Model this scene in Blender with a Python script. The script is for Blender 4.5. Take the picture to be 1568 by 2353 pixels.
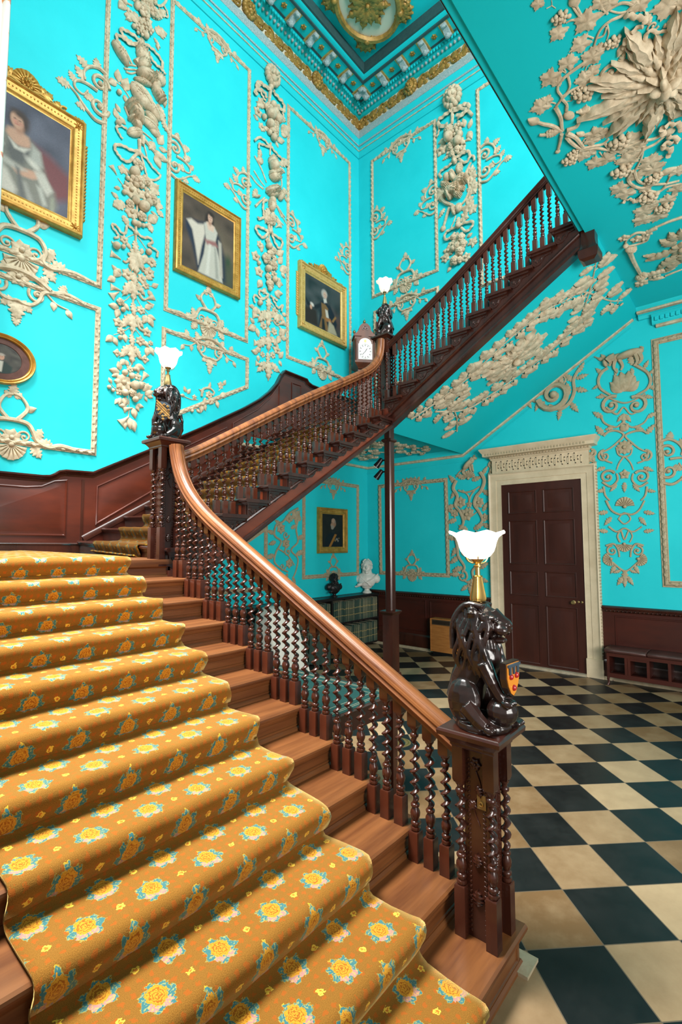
import bpy, math, random
from math import sin, cos, pi, sqrt, atan2, radians
from mathutils import Vector, Matrix
random.seed(7)
for o in list(bpy.data.objects): bpy.data.objects.remove(o, do_unlink=True)
SC = bpy.context.scene
COL = SC.collection
# ---------------------------------------------------------------- camera
cam = bpy.data.cameras.new('camera'); camo = bpy.data.objects.new('camera', cam); COL.objects.link(camo)
cam.sensor_fit = 'VERTICAL'; cam.sensor_height = 36.0; cam.lens = 36.0*1125.546/2353
cam.clip_start = 0.02; cam.clip_end = 100
YAW, PIT, ROL = 0.71165124, 0.06985481, -0.00253922
fwd = Vector((-cos(YAW)*cos(PIT), -sin(YAW)*cos(PIT), sin(PIT)))
rgt = fwd.cross(Vector((0,0,1))).normalized(); upv = rgt.cross(fwd)
r2 = cos(ROL)*rgt+sin(ROL)*upv; u2 = -sin(ROL)*rgt+cos(ROL)*upv
M = Matrix((r2, u2, -fwd)).transposed().to_4x4(); M.translation = Vector((7.74,5.976,1.86))
camo.matrix_world = M
SC.camera = camo
# ---------------------------------------------------------------- light
W = bpy.data.worlds.new('daylight'); SC.world = W; W.use_nodes = True
W.node_tree.nodes['Background'].inputs[0].default_value = (1.0,0.97,0.93,1)
W.node_tree.nodes['Background'].inputs[1].default_value = 0.31
def area(name, loc, target, sx, sy, power, col=(1,1,1)):
    l = bpy.data.lights.new(name,'AREA'); l.shape='RECTANGLE'; l.size=sx; l.size_y=sy; l.energy=power; l.color=col
    o = bpy.data.objects.new(name,l); COL.objects.link(o); o.location=loc
    o.rotation_euler = (Vector(target)-Vector(loc)).to_track_quat('-Z','Y').to_euler(); return o
area('upper_window', (4.6,7.4,9.2), (2.0,0.0,6.0), 3.4, 2.6, 600, (1,0.985,0.96))
sw=area('stair_overhead', (8.0,2.5,8.2), (6.5,1.9,1.2), 2.6, 2.6, 400, (1,0.975,0.94)); sw.data.spread=radians(75)  # added area light over the stairs, spread narrowed to stay on them
hw=area('hall_fill', (6.2,8.8,2.3), (0.9,3.9,2.9), 2.8, 2.0, 185, (1,0.97,0.92)); hw.data.spread=radians(120)  # added unseen fill for end wall and door, tilted up to the soffit
SC.view_settings.view_transform='Standard'; SC.view_settings.look='None'
SC.view_settings.exposure=0.3; SC.view_settings.gamma=1
# ---------------------------------------------------------------- helpers
def lerp(a,b,t): return a+(b-a)*t
class G:
    """collects verts / faces, becomes ONE mesh object"""
    def __init__(s, f=None): s.v=[]; s.q=[]; s.m=[]; s.f=f; s.mi=0; s.uv=None
    def add(s, vs, fs, raw=False):
        b=len(s.v)
        if s.f and not raw: vs=[s.f(*p) for p in vs]
        s.v+= [tuple(p) for p in vs]
        for f in fs: s.q.append(tuple(b+i for i in f)); s.m.append(s.mi)
    def box(s, a, b, bev=0):
        x0,y0,z0=a; x1,y1,z1=b
        s.add([(x0,y0,z0),(x1,y0,z0),(x1,y1,z0),(x0,y1,z0),(x0,y0,z1),(x1,y0,z1),(x1,y1,z1),(x0,y1,z1)],
              [(0,3,2,1),(4,5,6,7),(0,1,5,4),(1,2,6,5),(2,3,7,6),(3,0,4,7)])
    def prism(s, poly, mp, h0, h1):
        """poly: 2d points, mp(u,v,h) -> xyz"""
        n=len(poly)
        vs=[mp(u,v,h0) for u,v in poly]+[mp(u,v,h1) for u,v in poly]
        fs=[tuple(range(n))[::-1], tuple(range(n,2*n))]+[(i,(i+1)%n,n+(i+1)%n,n+i) for i in range(n)]
        s.add(vs,fs)
    def rings(s, rings, closed=True, cap=True):
        n=len(rings[0]); vs=[p for r in rings for p in r]; fs=[]
        for i in range(len(rings)-1):
            for j in range(n if closed else n-1):
                k=(j+1)%n; fs.append((i*n+j,i*n+k,(i+1)*n+k,(i+1)*n+j))
        if cap and closed: fs+= [tuple(range(n))[::-1], tuple((len(rings)-1)*n+j for j in range(n))]
        s.add(vs,fs)
    def lathe(s, prof, c=(0,0,0), n=12, sq=None):
        """prof [(r,z)]"""
        s.rings([[(c[0]+r*cos(2*pi*j/n+.2), c[1]+r*sin(2*pi*j/n+.2), c[2]+z) for j in range(n)] for r,z in prof])
    def frust(s, c, w0, w1, z0, z1, d0=None, d1=None):
        d0=d0 or w0; d1=d1 or w1
        s.rings([[(c[0]+a*w/2,c[1]+b*d/2,z) for a,b in ((-1,-1),(1,-1),(1,1),(-1,1))] for w,d,z in ((w0,d0,z0),(w1,d1,z1))])
    def sqprof(s, c, prof):
        """square tower of (width,z)"""
        s.rings([[(c[0]+a*w/2,c[1]+b*w/2,z) for a,b in ((-1,-1),(1,-1),(1,1),(-1,1))] for w,z in prof])
    def ball(s, c, r, nu=8, nv=5):
        rx,ry,rz = r if isinstance(r,(tuple,list)) else (r,r,r)
        vs=[(c[0],c[1],c[2]-rz)]; fs=[]
        for i in range(1,nv):
            t=-pi/2+pi*i/nv
            for j in range(nu): vs.append((c[0]+rx*cos(t)*cos(2*pi*j/nu), c[1]+ry*cos(t)*sin(2*pi*j/nu), c[2]+rz*sin(t)))
        vs.append((c[0],c[1],c[2]+rz)); T=len(vs)-1
        for j in range(nu):
            k=(j+1)%nu
            fs.append((0,1+k,1+j)); fs.append((T,T-nu+j,T-nu+k))
            for i in range(nv-2): a=1+i*nu; fs.append((a+j,a+k,a+nu+k,a+nu+j))
        s.add(vs,fs)
    def tube3(s, pts, rad, n=8, cap=True, flat=1.0):
        """3d tube through pts with radius list"""
        P=[Vector(p) for p in pts]; m=len(P)
        if not isinstance(rad,(list,tuple)): rad=[rad]*m
        rr=[]; up=Vector((0.13,0.21,1)).normalized()
        for i in range(m):
            t=(P[min(i+1,m-1)]-P[max(i-1,0)]).normalized()
            a=t.cross(up)
            if a.length<1e-3: a=t.cross(Vector((1,0,0)))
            a.normalize(); b=a.cross(t)
            rr.append([tuple(P[i]+a*(rad[i]*cos(2*pi*j/n))+b*(rad[i]*flat*sin(2*pi*j/n))) for j in range(n)])
        s.rings(rr,True,cap)
    def sweep(s, pts, prof, side, closed=False):
        """profile [(a,b)] a along 'side', b along the in-plane normal, mitred at the bends"""
        P=[Vector(p) for p in pts]; S=Vector(side).normalized(); rr=[]; m=len(P)
        for i in range(m):
            if closed: t0=(P[i]-P[i-1]).normalized(); t1=(P[(i+1)%m]-P[i]).normalized()
            else:
                t0=(P[i]-P[i-1]).normalized() if i>0 else (P[1]-P[0]).normalized()
                t1=(P[i+1]-P[i]).normalized() if i<m-1 else t0
            n0=S.cross(t0); n1=S.cross(t1); nn=(n0+n1); nn=nn/max(0.25,(nn.length_squared/2)) if nn.length>0 else n0
            rr.append([tuple(P[i]+S*a+nn*b) for a,b in prof])
        if closed: rr.append(rr[0])
        s.rings(rr,True,not closed)
    def obj(s, name, mat, parent=None, ang=35, uv=None, weld=False):
        me=bpy.data.meshes.new(name); me.from_pydata(s.v,[],s.q)
        for mm in (mat if isinstance(mat,(list,tuple)) else [mat]): me.materials.append(mm)
        if any(s.m): me.polygons.foreach_set('material_index', s.m)
        if ang:
            me.polygons.foreach_set('use_smooth',[True]*len(me.polygons))
            try: me.set_sharp_from_angle(angle=radians(ang))
            except Exception: pass
        me.update()
        o=bpy.data.objects.new(name,me); COL.objects.link(o)
        if parent is not None: adopt(o,parent)
        return o
def adopt(o,p):
    o.parent=p
    if o.data is not None and o.location.length==0:
        q=p; L=Vector((0,0,0))
        while q is not None: L=L+q.location; q=q.parent
        o.location=-L
def tag(o,label,cat,group=None):
    o['label']=label; o['category']=cat
    if group: o['group']=group
    return o
def struct(o): o['kind']='structure'; return o
def thing(name,label,cat,loc=(0,0,0),group=None):
    e=bpy.data.objects.new(name,None); COL.objects.link(e); e.location=loc; e.empty_display_size=.1
    return tag(e,label,cat,group)
def link(me,name,parent,loc,rz=0):
    """another object on shared mesh data, loc in the parent's space"""
    o=bpy.data.objects.new(name,me); COL.objects.link(o); o.parent=parent; o.location=loc; o.rotation_euler=(0,0,rz); return o
def crv(pts, k=6, closed=False):
    """Catmull-Rom through points of any dimension"""
    n=len(pts)
    if n<3: return list(pts)
    out=[]
    for i in range(n if closed else n-1):
        g=(lambda j: pts[j%n]) if closed else (lambda j: pts[max(0,min(n-1,j))])
        a,b,c,d=g(i-1),g(i),g(i+1),g(i+2)
        for t in range(k):
            t/=k
            out.append(tuple(.5*((2*b[q])+(-a[q]+c[q])*t+(2*a[q]-5*b[q]+4*c[q]-d[q])*t*t+(-a[q]+3*b[q]-3*c[q]+d[q])*t**3) for q in range(len(b))))
    if not closed: out.append(tuple(pts[-1]))
    return out
# ---------------------------------------------------------------- materials
def mat(name, col, rough=.5, metal=0, bump=None, var=None, coat=0, spec=.5, sheen=0):
    """bump (scale,strength,dist); var (scale, colour2, fac, stretch)"""
    m=bpy.data.materials.new(name); m.use_nodes=True; nt=m.node_tree; N=nt.nodes; L=nt.links
    b=N['Principled BSDF']; b.inputs['Base Color'].default_value=(*col,1); b.inputs['Roughness'].default_value=rough
    b.inputs['Metallic'].default_value=metal; b.inputs['Coat Weight'].default_value=coat; b.inputs['Coat Roughness'].default_value=.12
    b.inputs['Specular IOR Level'].default_value=spec
    if sheen: b.inputs['Sheen Weight'].default_value=sheen; b.inputs['Sheen Roughness'].default_value=.45
    tc=N.new('ShaderNodeTexCoord')
    if var:
        mp=N.new('ShaderNodeMapping'); mp.inputs['Scale'].default_value=var[3] if len(var)>3 else (1,1,1)
        L.new(tc.outputs['Object'],mp.inputs[0])
        no=N.new('ShaderNodeTexNoise'); no.inputs['Scale'].default_value=var[0]; no.inputs['Detail'].default_value=5
        no.inputs['Roughness'].default_value=.62
        L.new(mp.outputs[0],no.inputs['Vector'])
        rp=N.new('ShaderNodeValToRGB'); rp.color_ramp.elements[0].position=.36; rp.color_ramp.elements[1].position=.66
        rp.color_ramp.elements[0].color=(*col,1); rp.color_ramp.elements[1].color=(*[lerp(col[i],var[1][i],var[2]) for i in range(3)],1)
        L.new(no.outputs['Fac'],rp.inputs[0]); L.new(rp.outputs[0],b.inputs['Base Color'])
    if bump:
        n2=N.new('ShaderNodeTexNoise'); n2.inputs['Scale'].default_value=bump[0]; n2.inputs['Detail'].default_value=4
        L.new(tc.outputs['Object'],n2.inputs['Vector'])
        bp=N.new('ShaderNodeBump'); bp.inputs['Strength'].default_value=bump[1]; bp.inputs['Distance'].default_value=bump[2]
        L.new(n2.outputs['Fac'],bp.inputs['Height']); L.new(bp.outputs[0],b.inputs['Normal'])
    return m
CY=(0.010,0.575,0.64)
m_wall=mat('turquoise_paint',CY,.62,bump=(9,.12,.02),var=(1.3,(0.017,0.63,0.695),.8),spec=.3)
m_soff=mat('turquoise_ceiling_paint',(0.004,0.55,0.61),.7,bump=(6,.1,.02),spec=.25)
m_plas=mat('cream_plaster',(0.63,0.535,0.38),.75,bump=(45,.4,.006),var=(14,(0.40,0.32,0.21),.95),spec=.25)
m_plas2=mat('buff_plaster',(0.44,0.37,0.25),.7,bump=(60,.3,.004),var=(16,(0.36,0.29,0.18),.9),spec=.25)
m_cream=mat('cream_gloss_paint',(0.66,0.55,0.38),.42,bump=(30,.08,.004),var=(5,(0.52,0.42,0.27),.7))
m_gold=mat('gilding',(0.56,0.30,0.055),.40,.40,bump=(50,.35,.004),var=(11,(0.34,0.17,0.02),.9))
m_goldlt=mat('pale_gilding',(0.60,0.40,0.13),.45,.3,bump=(70,.35,.003),var=(20,(0.45,0.28,0.06),.9))
m_mah=mat('dark_mahogany',(0.028,0.0075,0.0048),.26,var=(5,(0.055,0.015,0.008),1,(1,1,.25)),bump=(40,.05,.003),coat=.12)
m_mahr=mat('red_mahogany',(0.062,0.011,0.006),.36,var=(4,(0.034,0.007,0.0045),1,(.3,.3,1)),coat=.15)
m_oak=mat('turned_oak',(0.080,0.0185,0.008),.24,var=(7,(0.04,0.010,0.005),1,(1,1,.3)),coat=.2)
m_tread=mat('worn_oak_tread',(0.205,0.074,0.021),.40,var=(5,(0.105,0.033,0.009),1,(.25,3,3)),bump=(30,.06,.004),coat=.15)
m_rail=mat('polished_handrail',(0.27,0.094,0.026),.40,var=(9,(0.10,0.028,0.009),1,(3,.22,.22)),coat=.05,spec=.35)
m_string=mat('string_mahogany',(0.115,0.021,0.009),.32,var=(4,(0.06,0.012,0.006),1,(.3,1,1)),coat=.3)
m_door=mat('door_mahogany',(0.052,0.012,0.007),.36,var=(5,(0.034,0.008,0.005),1,(1,1,.2)),coat=.1)
m_black=mat('black_carved_oak',(0.010,0.0062,0.0055),.26,var=(9,(0.028,0.011,0.008),.9),bump=(38,.2,.006),coat=.35)
m_brass=mat('brass',(0.70,0.46,0.14),.28,1.0)
m_dbrass=mat('dull_brass',(0.30,0.22,0.09),.45,.8,bump=(60,.3,.002))
m_stringlit=mat('lit_string_mahogany',(0.21,0.040,0.013),.30,var=(4,(0.12,0.022,0.008),1,(.3,1,1)),coat=.2)  # brighter red: reflected light on the middle string put into its colour

# ---------------------------------------------------------------- plaster modelling: everything in (u,v,h) of a wall
def pA(u,v,h): return (u,-.18+h,v)      # left wall, above the dado
def pL(u,v,h): return (u,h,v)           # left wall, below the stairs
def pB(u,v,h): return (h,u,v)           # end wall
def pG(u,v,h): return (u,v,5.10-h)      # gallery soffit
SN=Vector((0,.521,-.853))
def pS(u,v,h): return (u,v+SN.y*h,3.50+.61*(v-2.234)+SN.z*h)   # soffit of the upper flight
def pK(u,v,h): return (u,v,3.52-h)      # underside of the half landing
def pC(u,v,h): return (u,v,11.2-h)      # ceiling
OUT={'lf':lambda t:(sin(pi*t**.8))*.5+.02,
     'lo':lambda t:(.07+.31*sin(pi*min(1,t*.92+.08)))*(0.58+.44*abs(sin(pi*(t*3.5+.05)))**.6)*min(1,(1.01-t)*9),
     'la':lambda t:(.05+.36*sin(pi*t**.72))*(0.34+.68*abs(sin(pi*t*4.5))**.8)*min(1,(1.02-t)*6),
     'tu':lambda t:.07+.30*t*t,
     'tl':lambda t:.06}
class P(G):
    def __init__(s,f,lift=1.0): G.__init__(s,f); s.k=lift
    def leaf(s,u,v,L,a,kind='lf',h=.012,w=None,curl=.5):
        n=19 if kind in('lo','la') else 6; k_=.6 if kind in('lo','la') else 1
        ca,sa=cos(a),sin(a); w=w or (1.0 if kind!='lf' else .62); vs=[]; fs=[]
        W=OUT[kind]
        for i in range(n+1):
            t=i/n; x=t*L; ww=W(t)*L*w; up=h+ L*.16*k_*s.k*(sin(pi*t)+curl*t*t); eh=h*.4+L*.05*s.k*(sin(pi*t)+1.3*curl*t*t)
            for y,hh in ((-ww*.96,-.003),(-ww,eh),(-ww*.45,lerp(eh,up,.75)),(0,up-L*.03),(ww*.45,lerp(eh,up,.75)),(ww,eh),(ww*.96,-.003)):
                vs.append((u+ca*x-sa*y, v+sa*x+ca*y, hh))
        for i in range(n):
            for j in range(6): b=i*7+j; fs.append((b,b+1,b+8,b+7))
        fs+= [tuple(n*7+j for j in range(7))]
        s.add(vs,fs)
    def vine(s,u,v,R,a,h=.012,lobes=5):
        """palmate lobed leaf, a = direction of the tip"""
        n=40; vs=[(u,v,h+R*.10*s.k)]; fs=[]
        for q,(rr,hh) in enumerate(((.5,.16),(1,.05),(.98,None))):
            for j in range(n):
                th=2*pi*j/n
                x=(th*lobes/(2*pi))%1; lob=abs(1-2*x)
                back=.70 if abs(th-pi)<.45 else 1
                r=R*(.70+.30*lob**.65)*back*(1+.07*(-1)**j)*(1.12 if lob>.75 and (th<.3 or th>5.9) else 1) if q else R*.5*(.8+.2*lob)*back
                if q==2: r*=.98
                hz=-.003 if hh is None else h*.5+R*hh*s.k*(.5+.8*lob)
                vs.append((u+r*cos(a+th),v+r*sin(a+th),hz))
        for j in range(n):
            k=(j+1)%n; fs.append((0,1+j,1+k))
            for q in range(2): b=1+q*n; fs.append((b+j,b+n+j,b+n+k,b+k))
        s.add(vs,fs)
    def flower(s,u,v,R,n=6,h=.01,a0=0,kind='lf'):
        for j in range(n): s.leaf(u,v,R,a0+2*pi*j/n,kind,h,.9,.9)
        s.ball((u,v,h+R*.18*s.k),(R*.27,R*.27,R*.25*s.k),7,5)
    def rose(s,u,v,R,h=.01):
        for q,(r,hh) in enumerate(((1,.25),(.72,.42),(.46,.58))):
            for j in range(5): 
                a=2*pi*j/5+q*.6; s.ball((u+cos(a)*R*r*.5,v+sin(a)*R*r*.5,h+R*hh*s.k),(R*r*.5,R*r*.5,R*.3*s.k),7,5)
        s.ball((u,v,h+R*.75*s.k),(R*.22,R*.22,R*.2*s.k),6,4)
    def fruit(s,u,v,R,h=.0,asp=1.0,a=0): s.ball((u,v,h+R*.75*s.k),(R,R*asp,R*.95*s.k),10,7)
    def ell(s,u,v,R,a,asp=.5,hh=.5,h=0):
        ca,sa=cos(a),sin(a); b=len(s.v); f=s.f; s.f=None
        s.ball((0,0,0),(R,R*asp,R*hh*s.k),12,7); s.f=f
        for i in range(b,len(s.v)):
            x,y,z=s.v[i]; s.v[i]=f(u+ca*x-sa*y,v+sa*x+ca*y,max(-.004,z+h+R*hh*.35*s.k))
    def berries(s,u,v,R,h=.0,n=12):
        for j in range(n):
            a=j*2.4; r=R*sqrt(j/n)*.85; s.ball((u+cos(a)*r,v+sin(a)*r,h+R*(.55-.35*(r/R)**2)*s.k),R*.27,7,5)
    def stem(s,pts,r,r1=None,h=None,flat=1,k=5,n=6,wave=0):
        r1=r if r1 is None else r1; Q=crv([(p[0],p[1]) for p in pts],k) if len(pts)>2 else [lerp2(pts[0],pts[-1],i/4) for i in range(5)]
        m=len(Q)-1; rr=[lerp(r,r1,i/m) for i in range(m+1)]
        # build rings in the wall frame
        R=[]
        for i in range(m+1):
            a=Q[max(0,i-1)]; b=Q[min(m,i+1)]; dx,dy=b[0]-a[0],b[1]-a[1]; l=sqrt(dx*dx+dy*dy) or 1; nx,ny=-dy/l,dx/l
            hh=(h if h is not None else rr[i]*.6)+wave*sin(i*1.7)*.5
            R.append([(Q[i][0]+nx*rr[i]*cos(2*pi*j/n),Q[i][1]+ny*rr[i]*cos(2*pi*j/n),hh+rr[i]*flat*sin(2*pi*j/n)) for j in range(n)])
        s.rings(R)
    def scroll(s,u,v,R,a,d=1,turns=1.35,r=None,r1=None):
        """volute: starts R away at angle a, winds inward"""
        n=int(16*turns); r=r or R*.2; Q=[]
        for i in range(n+1):
            t=i/n; q=R*(1-t)**.9*.93+R*.07; Q.append((u+q*cos(a+d*2*pi*turns*t),v+q*sin(a+d*2*pi*turns*t)))
        s.stem(Q,r,r1 or r*.55,k=1); s.ball((u,v,r*.8),r*1.25,8,5)
    def shell(s,u,v,R,a,n=9,spread=2.6):
        for j in range(n):
            b=a-spread/2+spread*j/(n-1); s.leaf(u,v,R*(1-.15*abs(j-(n-1)/2)/(n/2)),b,'tu',.012,.55,.9)
        s.ball((u,v,.02),R*.2,8,5)
    def mask(s,u,v,R,a):
        """maned head looking out of the wall; a = up"""
        ca,sa=cos(a),sin(a); T=lambda x,y:(u+ca*y+sa*x, v+sa*y-ca*x)
        for j in range(13):
            b=2*pi*j/13; x,y=T(cos(b)*R*.78,sin(b)*R*.95); s.ball((x,y,R*.3*s.k),(R*.34,R*.34,R*.32*s.k),7,5)
        x,y=T(0,0); s.ball((x,y,R*.42*s.k),(R*.66,R*.78,R*.55*s.k),12,8)
        x,y=T(0,-.15*R); s.ball((x,y,R*.9*s.k),(R*.24,R*.3,R*.3*s.k),8,6)       # muzzle
        for q in(-1,1):
            x,y=T(q*.3*R,.28*R); s.ball((x,y,R*.82*s.k),(R*.2,R*.14,R*.17*s.k),7,5)  # brows
            x,y=T(q*.3*R,-.28*R); s.ball((x,y,R*.78*s.k),(R*.22,R*.2,R*.2*s.k),7,5)
        x,y=T(0,-.75*R); s.ball((x,y,R*.55*s.k),(R*.3,R*.26,R*.3*s.k),8,5)
    def E(s,data,z=1.0):
        for e in data:
            k=e[0]
            if k=='tb': s.stem(e[2],e[1]*z,e[1]*.7*z)
            elif k=='rb': s.stem(e[2],e[1]*z,e[1]*.9*z,h=e[1]*1.3*z,flat=.5,wave=e[1]*.9)
            else:
                u,v,S,a=e[1:5]; x=e[5:]; S*=z if k not in('mk','el') else 1
                if k=='lf': s.leaf(u,v,S,a)
                elif k in('lo','la','tu','tl'): s.leaf(u,v,S,a,k,w=.60 if k=='la' else 1)
                elif k=='lv': s.vine(u,v,S,a)
                elif k=='fl': s.flower(u,v,S,int(x[0]) if x else 6,a0=a)
                elif k=='rs': s.rose(u,v,S)
                elif k=='br': s.berries(u,v,S)
                elif k=='sp': s.fruit(u,v,S*.86)
                elif k=='mk': s.mask(u,v,S,a)
                elif k=='sh': s.shell(u,v,S,a,*(x or ()))
                elif k=='sc': s.scroll(u,v,S,a,*(x or ()))
                elif k=='el':
                    S*=.84; s.ell(u,v,S,a,*(x or ()))
                    if S>.05:
                        asp=x[0] if x else .5; hh=x[1] if len(x)>1 else .5; ca,sa=cos(a),sin(a)
                        hgt=lambda x_,y_:S*hh*s.k*(.35+sqrt(max(0,1-(x_/S)**2-(y_/(asp*S))**2)))
                        if hh<.55:
                            f0=s.f; s.f=None; s.tube3([f0(u+ca*x_*S,v+sa*x_*S,hgt(x_*S,0)) for x_ in (-.9,-.6,-.3,0,.3,.6,.9)],S*.04,5); s.f=f0
                            if S>.12: s.flower(u,v,S*.3,7,hgt(0,0)*.9)
                        else:
                            for q in range(5):
                                x_=(-.72+.34*q)*S; W_=asp*S*sqrt(max(0,1-(x_/S)**2)); m=5 if q%2 else 4
                                for j in range(m):
                                    y_=W_*(-.78+1.56*(j+.5)/m); s.leaf(u+ca*x_-sa*y_,v+sa*x_+ca*y_,S*.42,a+.25*(j-m/2+.5),'lf',max(.004,hgt(x_,y_)-S*.02),1.0)
def lerp2(a,b,t): return (lerp(a[0],b[0],t),lerp(a[1],b[1],t))
# ================================================================ the room
# floor: diagonal black and buff stone squares
def floor_mat():
    m=bpy.data.materials.new('chequered_stone'); m.use_nodes=True; nt=m.node_tree; N=nt.nodes; L=nt.links; b=N['Principled BSDF']; b.inputs['Specular IOR Level'].default_value=.32
    tc=N.new('ShaderNodeTexCoord'); sep=N.new('ShaderNodeSeparateXYZ'); L.new(tc.outputs['Object'],sep.inputs[0])
    def mth(op,a,b2=None):
        n=N.new('ShaderNodeMath'); n.operation=op
        for i,q in enumerate((a,b2)):
            if q is None: continue
            if isinstance(q,(int,float)): n.inputs[i].default_value=q
            else: L.new(q,n.inputs[i])
        return n.outputs[0]
    T=.3725; s=.70710678
    p=mth('DIVIDE',mth('SUBTRACT',mth('MULTIPLY',mth('ADD',sep.outputs[0],sep.outputs[1]),s),7.374),T)
    q=mth('DIVIDE',mth('SUBTRACT',mth('MULTIPLY',mth('SUBTRACT',sep.outputs[1],sep.outputs[0]),s),.150),T)
    fp=mth('FLOOR',p); fq=mth('FLOOR',q)
    par=mth('FLOORED_MODULO',mth('ADD',fp,fq),2.0)
    cb=N.new('ShaderNodeCombineXYZ'); L.new(fp,cb.inputs[0]); L.new(fq,cb.inputs[1])
    wn=N.new('ShaderNodeTexWhiteNoise'); L.new(cb.outputs[0],wn.inputs['Vector'])
    nz=N.new('ShaderNodeTexNoise'); nz.inputs['Scale'].default_value=5; nz.inputs['Detail'].default_value=7; nz.inputs['Roughness'].default_value=.66; L.new(tc.outputs['Object'],nz.inputs['Vector'])
    r1=N.new('ShaderNodeValToRGB'); E=r1.color_ramp.elements; E[0].position=.25; E[0].color=(.16,.088,.036,1); E[1].position=.85; E[1].color=(.46,.33,.19,1)
    ad=mth('ADD',mth('MULTIPLY',wn.outputs['Value'],.5),mth('MULTIPLY',nz.outputs['Fac'],.5)); L.new(ad,r1.inputs[0])
    r2=N.new('ShaderNodeValToRGB'); E=r2.color_ramp.elements; E[0].position=.35; E[0].color=(.004,.005,.0055,1); E[1].position=.9; E[1].color=(.018,.018,.017,1); L.new(nz.outputs['Fac'],r2.inputs[0])
    mx=N.new('ShaderNodeMix'); mx.data_type='RGBA'; L.new(par,mx.inputs[0]); L.new(r1.outputs[0],mx.inputs[6]); L.new(r2.outputs[0],mx.inputs[7])
    # joints
    ep=mth('ABSOLUTE',mth('SUBTRACT',mth('FRACT',p),.5)); eq=mth('ABSOLUTE',mth('SUBTRACT',mth('FRACT',q),.5))
    ed=mth('GREATER_THAN',mth('MAXIMUM',ep,eq),.493)
    m2=N.new('ShaderNodeMix'); m2.data_type='RGBA'; L.new(ed,m2.inputs[0]); L.new(mx.outputs[2],m2.inputs[6]); m2.inputs[7].default_value=(.12,.09,.06,1)
    L.new(m2.outputs[2],b.inputs['Base Color'])
    rr=mth('ADD',mth('MULTIPLY',nz.outputs['Fac'],.25),.24); L.new(rr,b.inputs['Roughness'])
    bp=N.new('ShaderNodeBump'); bp.inputs['Strength'].default_value=.12; bp.inputs['Distance'].default_value=.004; L.new(nz.outputs['Fac'],bp.inputs['Height']); L.new(bp.outputs[0],b.inputs['Normal'])
    return m
g=G(); g.box((-.3,-.5,-.2),(10.5,9,0)); struct(g.obj('floor',floor_mat(),ang=0))
g=G(); g.box((-.3,-.5,0),(10.5,-.18,11.35)); struct(g.obj('wall_left',m_wall,ang=0))
g=G(); g.prism([(0,0),(4.9,0),(4.9,1.3),(2.35,3.0),(2.35,3.5),(0,3.5)],lambda u,v,h:(u,h,v),-.18,0); struct(g.obj('wall_left_lower',m_wall,ang=0))
g=G(); g.box((-.3,-.18,0),(0,9,11.35)); struct(g.obj('wall_end',m_wall,ang=0))
g=G(); g.box((-.3,-.5,11.2),(10.5,9,11.4)); struct(g.obj('ceiling',m_soff,ang=0))
# ---- cornice of the stair hall
m_silver=mat('silver_white_moulding',(0.42,0.49,0.50),.55,var=(60,(0.16,0.30,0.31),.9),bump=(90,.5,.004))
m_slate=mat('slate_grey_paint',(0.020,0.062,0.066),.65,var=(20,(0.03,0.09,0.09),.7))
m_friez=mat('frieze_ground',(0.62,0.60,0.48),.7)
m_fgold=mat('frieze_gilding',(0.40,0.25,0.055),.5,.25,var=(14,(0.20,0.115,0.02),.9),bump=(40,.4,.006))
Cpath=[(9.5,-.18,0),(0,-.18,0),(0,8.8,0)]
def corn(name,prof,m,parent,ang=35):
    gg=G(); gg.sweep(Cpath,[(z,-p) for p,z in prof],(0,0,1)); return gg.obj(name,m,parent,ang)
cor=bpy.data.objects.new('trim_1',None); COL.objects.link(cor); struct(cor)
corn('lower_moulding',[(-.01,10.07),(.02,10.07),(.035,10.09),(.03,10.11),(.03,10.19),(.05,10.2),(.05,10.215),(.03,10.23),(.03,10.32),(-.01,10.32)],m_wall,cor)
corn('bead',[(.02,10.305),(.05,10.305),(.055,10.32),(.05,10.335),(.02,10.335)],m_silver,cor)
corn('bead',[(.02,10.195),(.052,10.195),(.056,10.205),(.052,10.212),(.02,10.212)],m_plas,cor)
corn('cyma',[(-.01,10.33),(.04,10.33),(.03,10.40),(.05,10.46),(.05,10.48),(-.01,10.48)],m_wall,cor)
corn('leaf_moulding',[(-.01,10.475),(.055,10.475),(.10,10.53),(.10,10.59),(-.01,10.60)],m_silver,cor)
corn('frieze',[(-.01,10.58),(.075,10.58),(.075,10.88),(-.01,10.88)],m_friez,cor)
corn('bed_moulding',[(-.01,10.86),(.09,10.86),(.14,10.89),(.16,10.90),(.26,10.93),(.31,10.955),(.31,11.0),(-.01,11.0)],m_soff,cor)
corn('corona',[(.2,10.955),(.60,10.955),(.60,11.0),(.2,11.0)],m_soff,cor)
corn('corona_edge',[(.305,10.945),(.34,10.945),(.34,10.96),(.305,10.96)],m_slate,cor)
corn('corona_lip',[(.59,10.94),(.63,10.94),(.63,11.02),(.59,11.02)],m_slate,cor)
corn('cyma_cap',[(.62,10.97),(.66,10.98),(.70,11.0),(.72,11.04),(.6,11.05)],m_soff,cor)
corn('cove',[(.60,11.0),(.735,11.0),(.735,11.03),(.735,11.21),(.6,11.21)],m_slate,cor)
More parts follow.
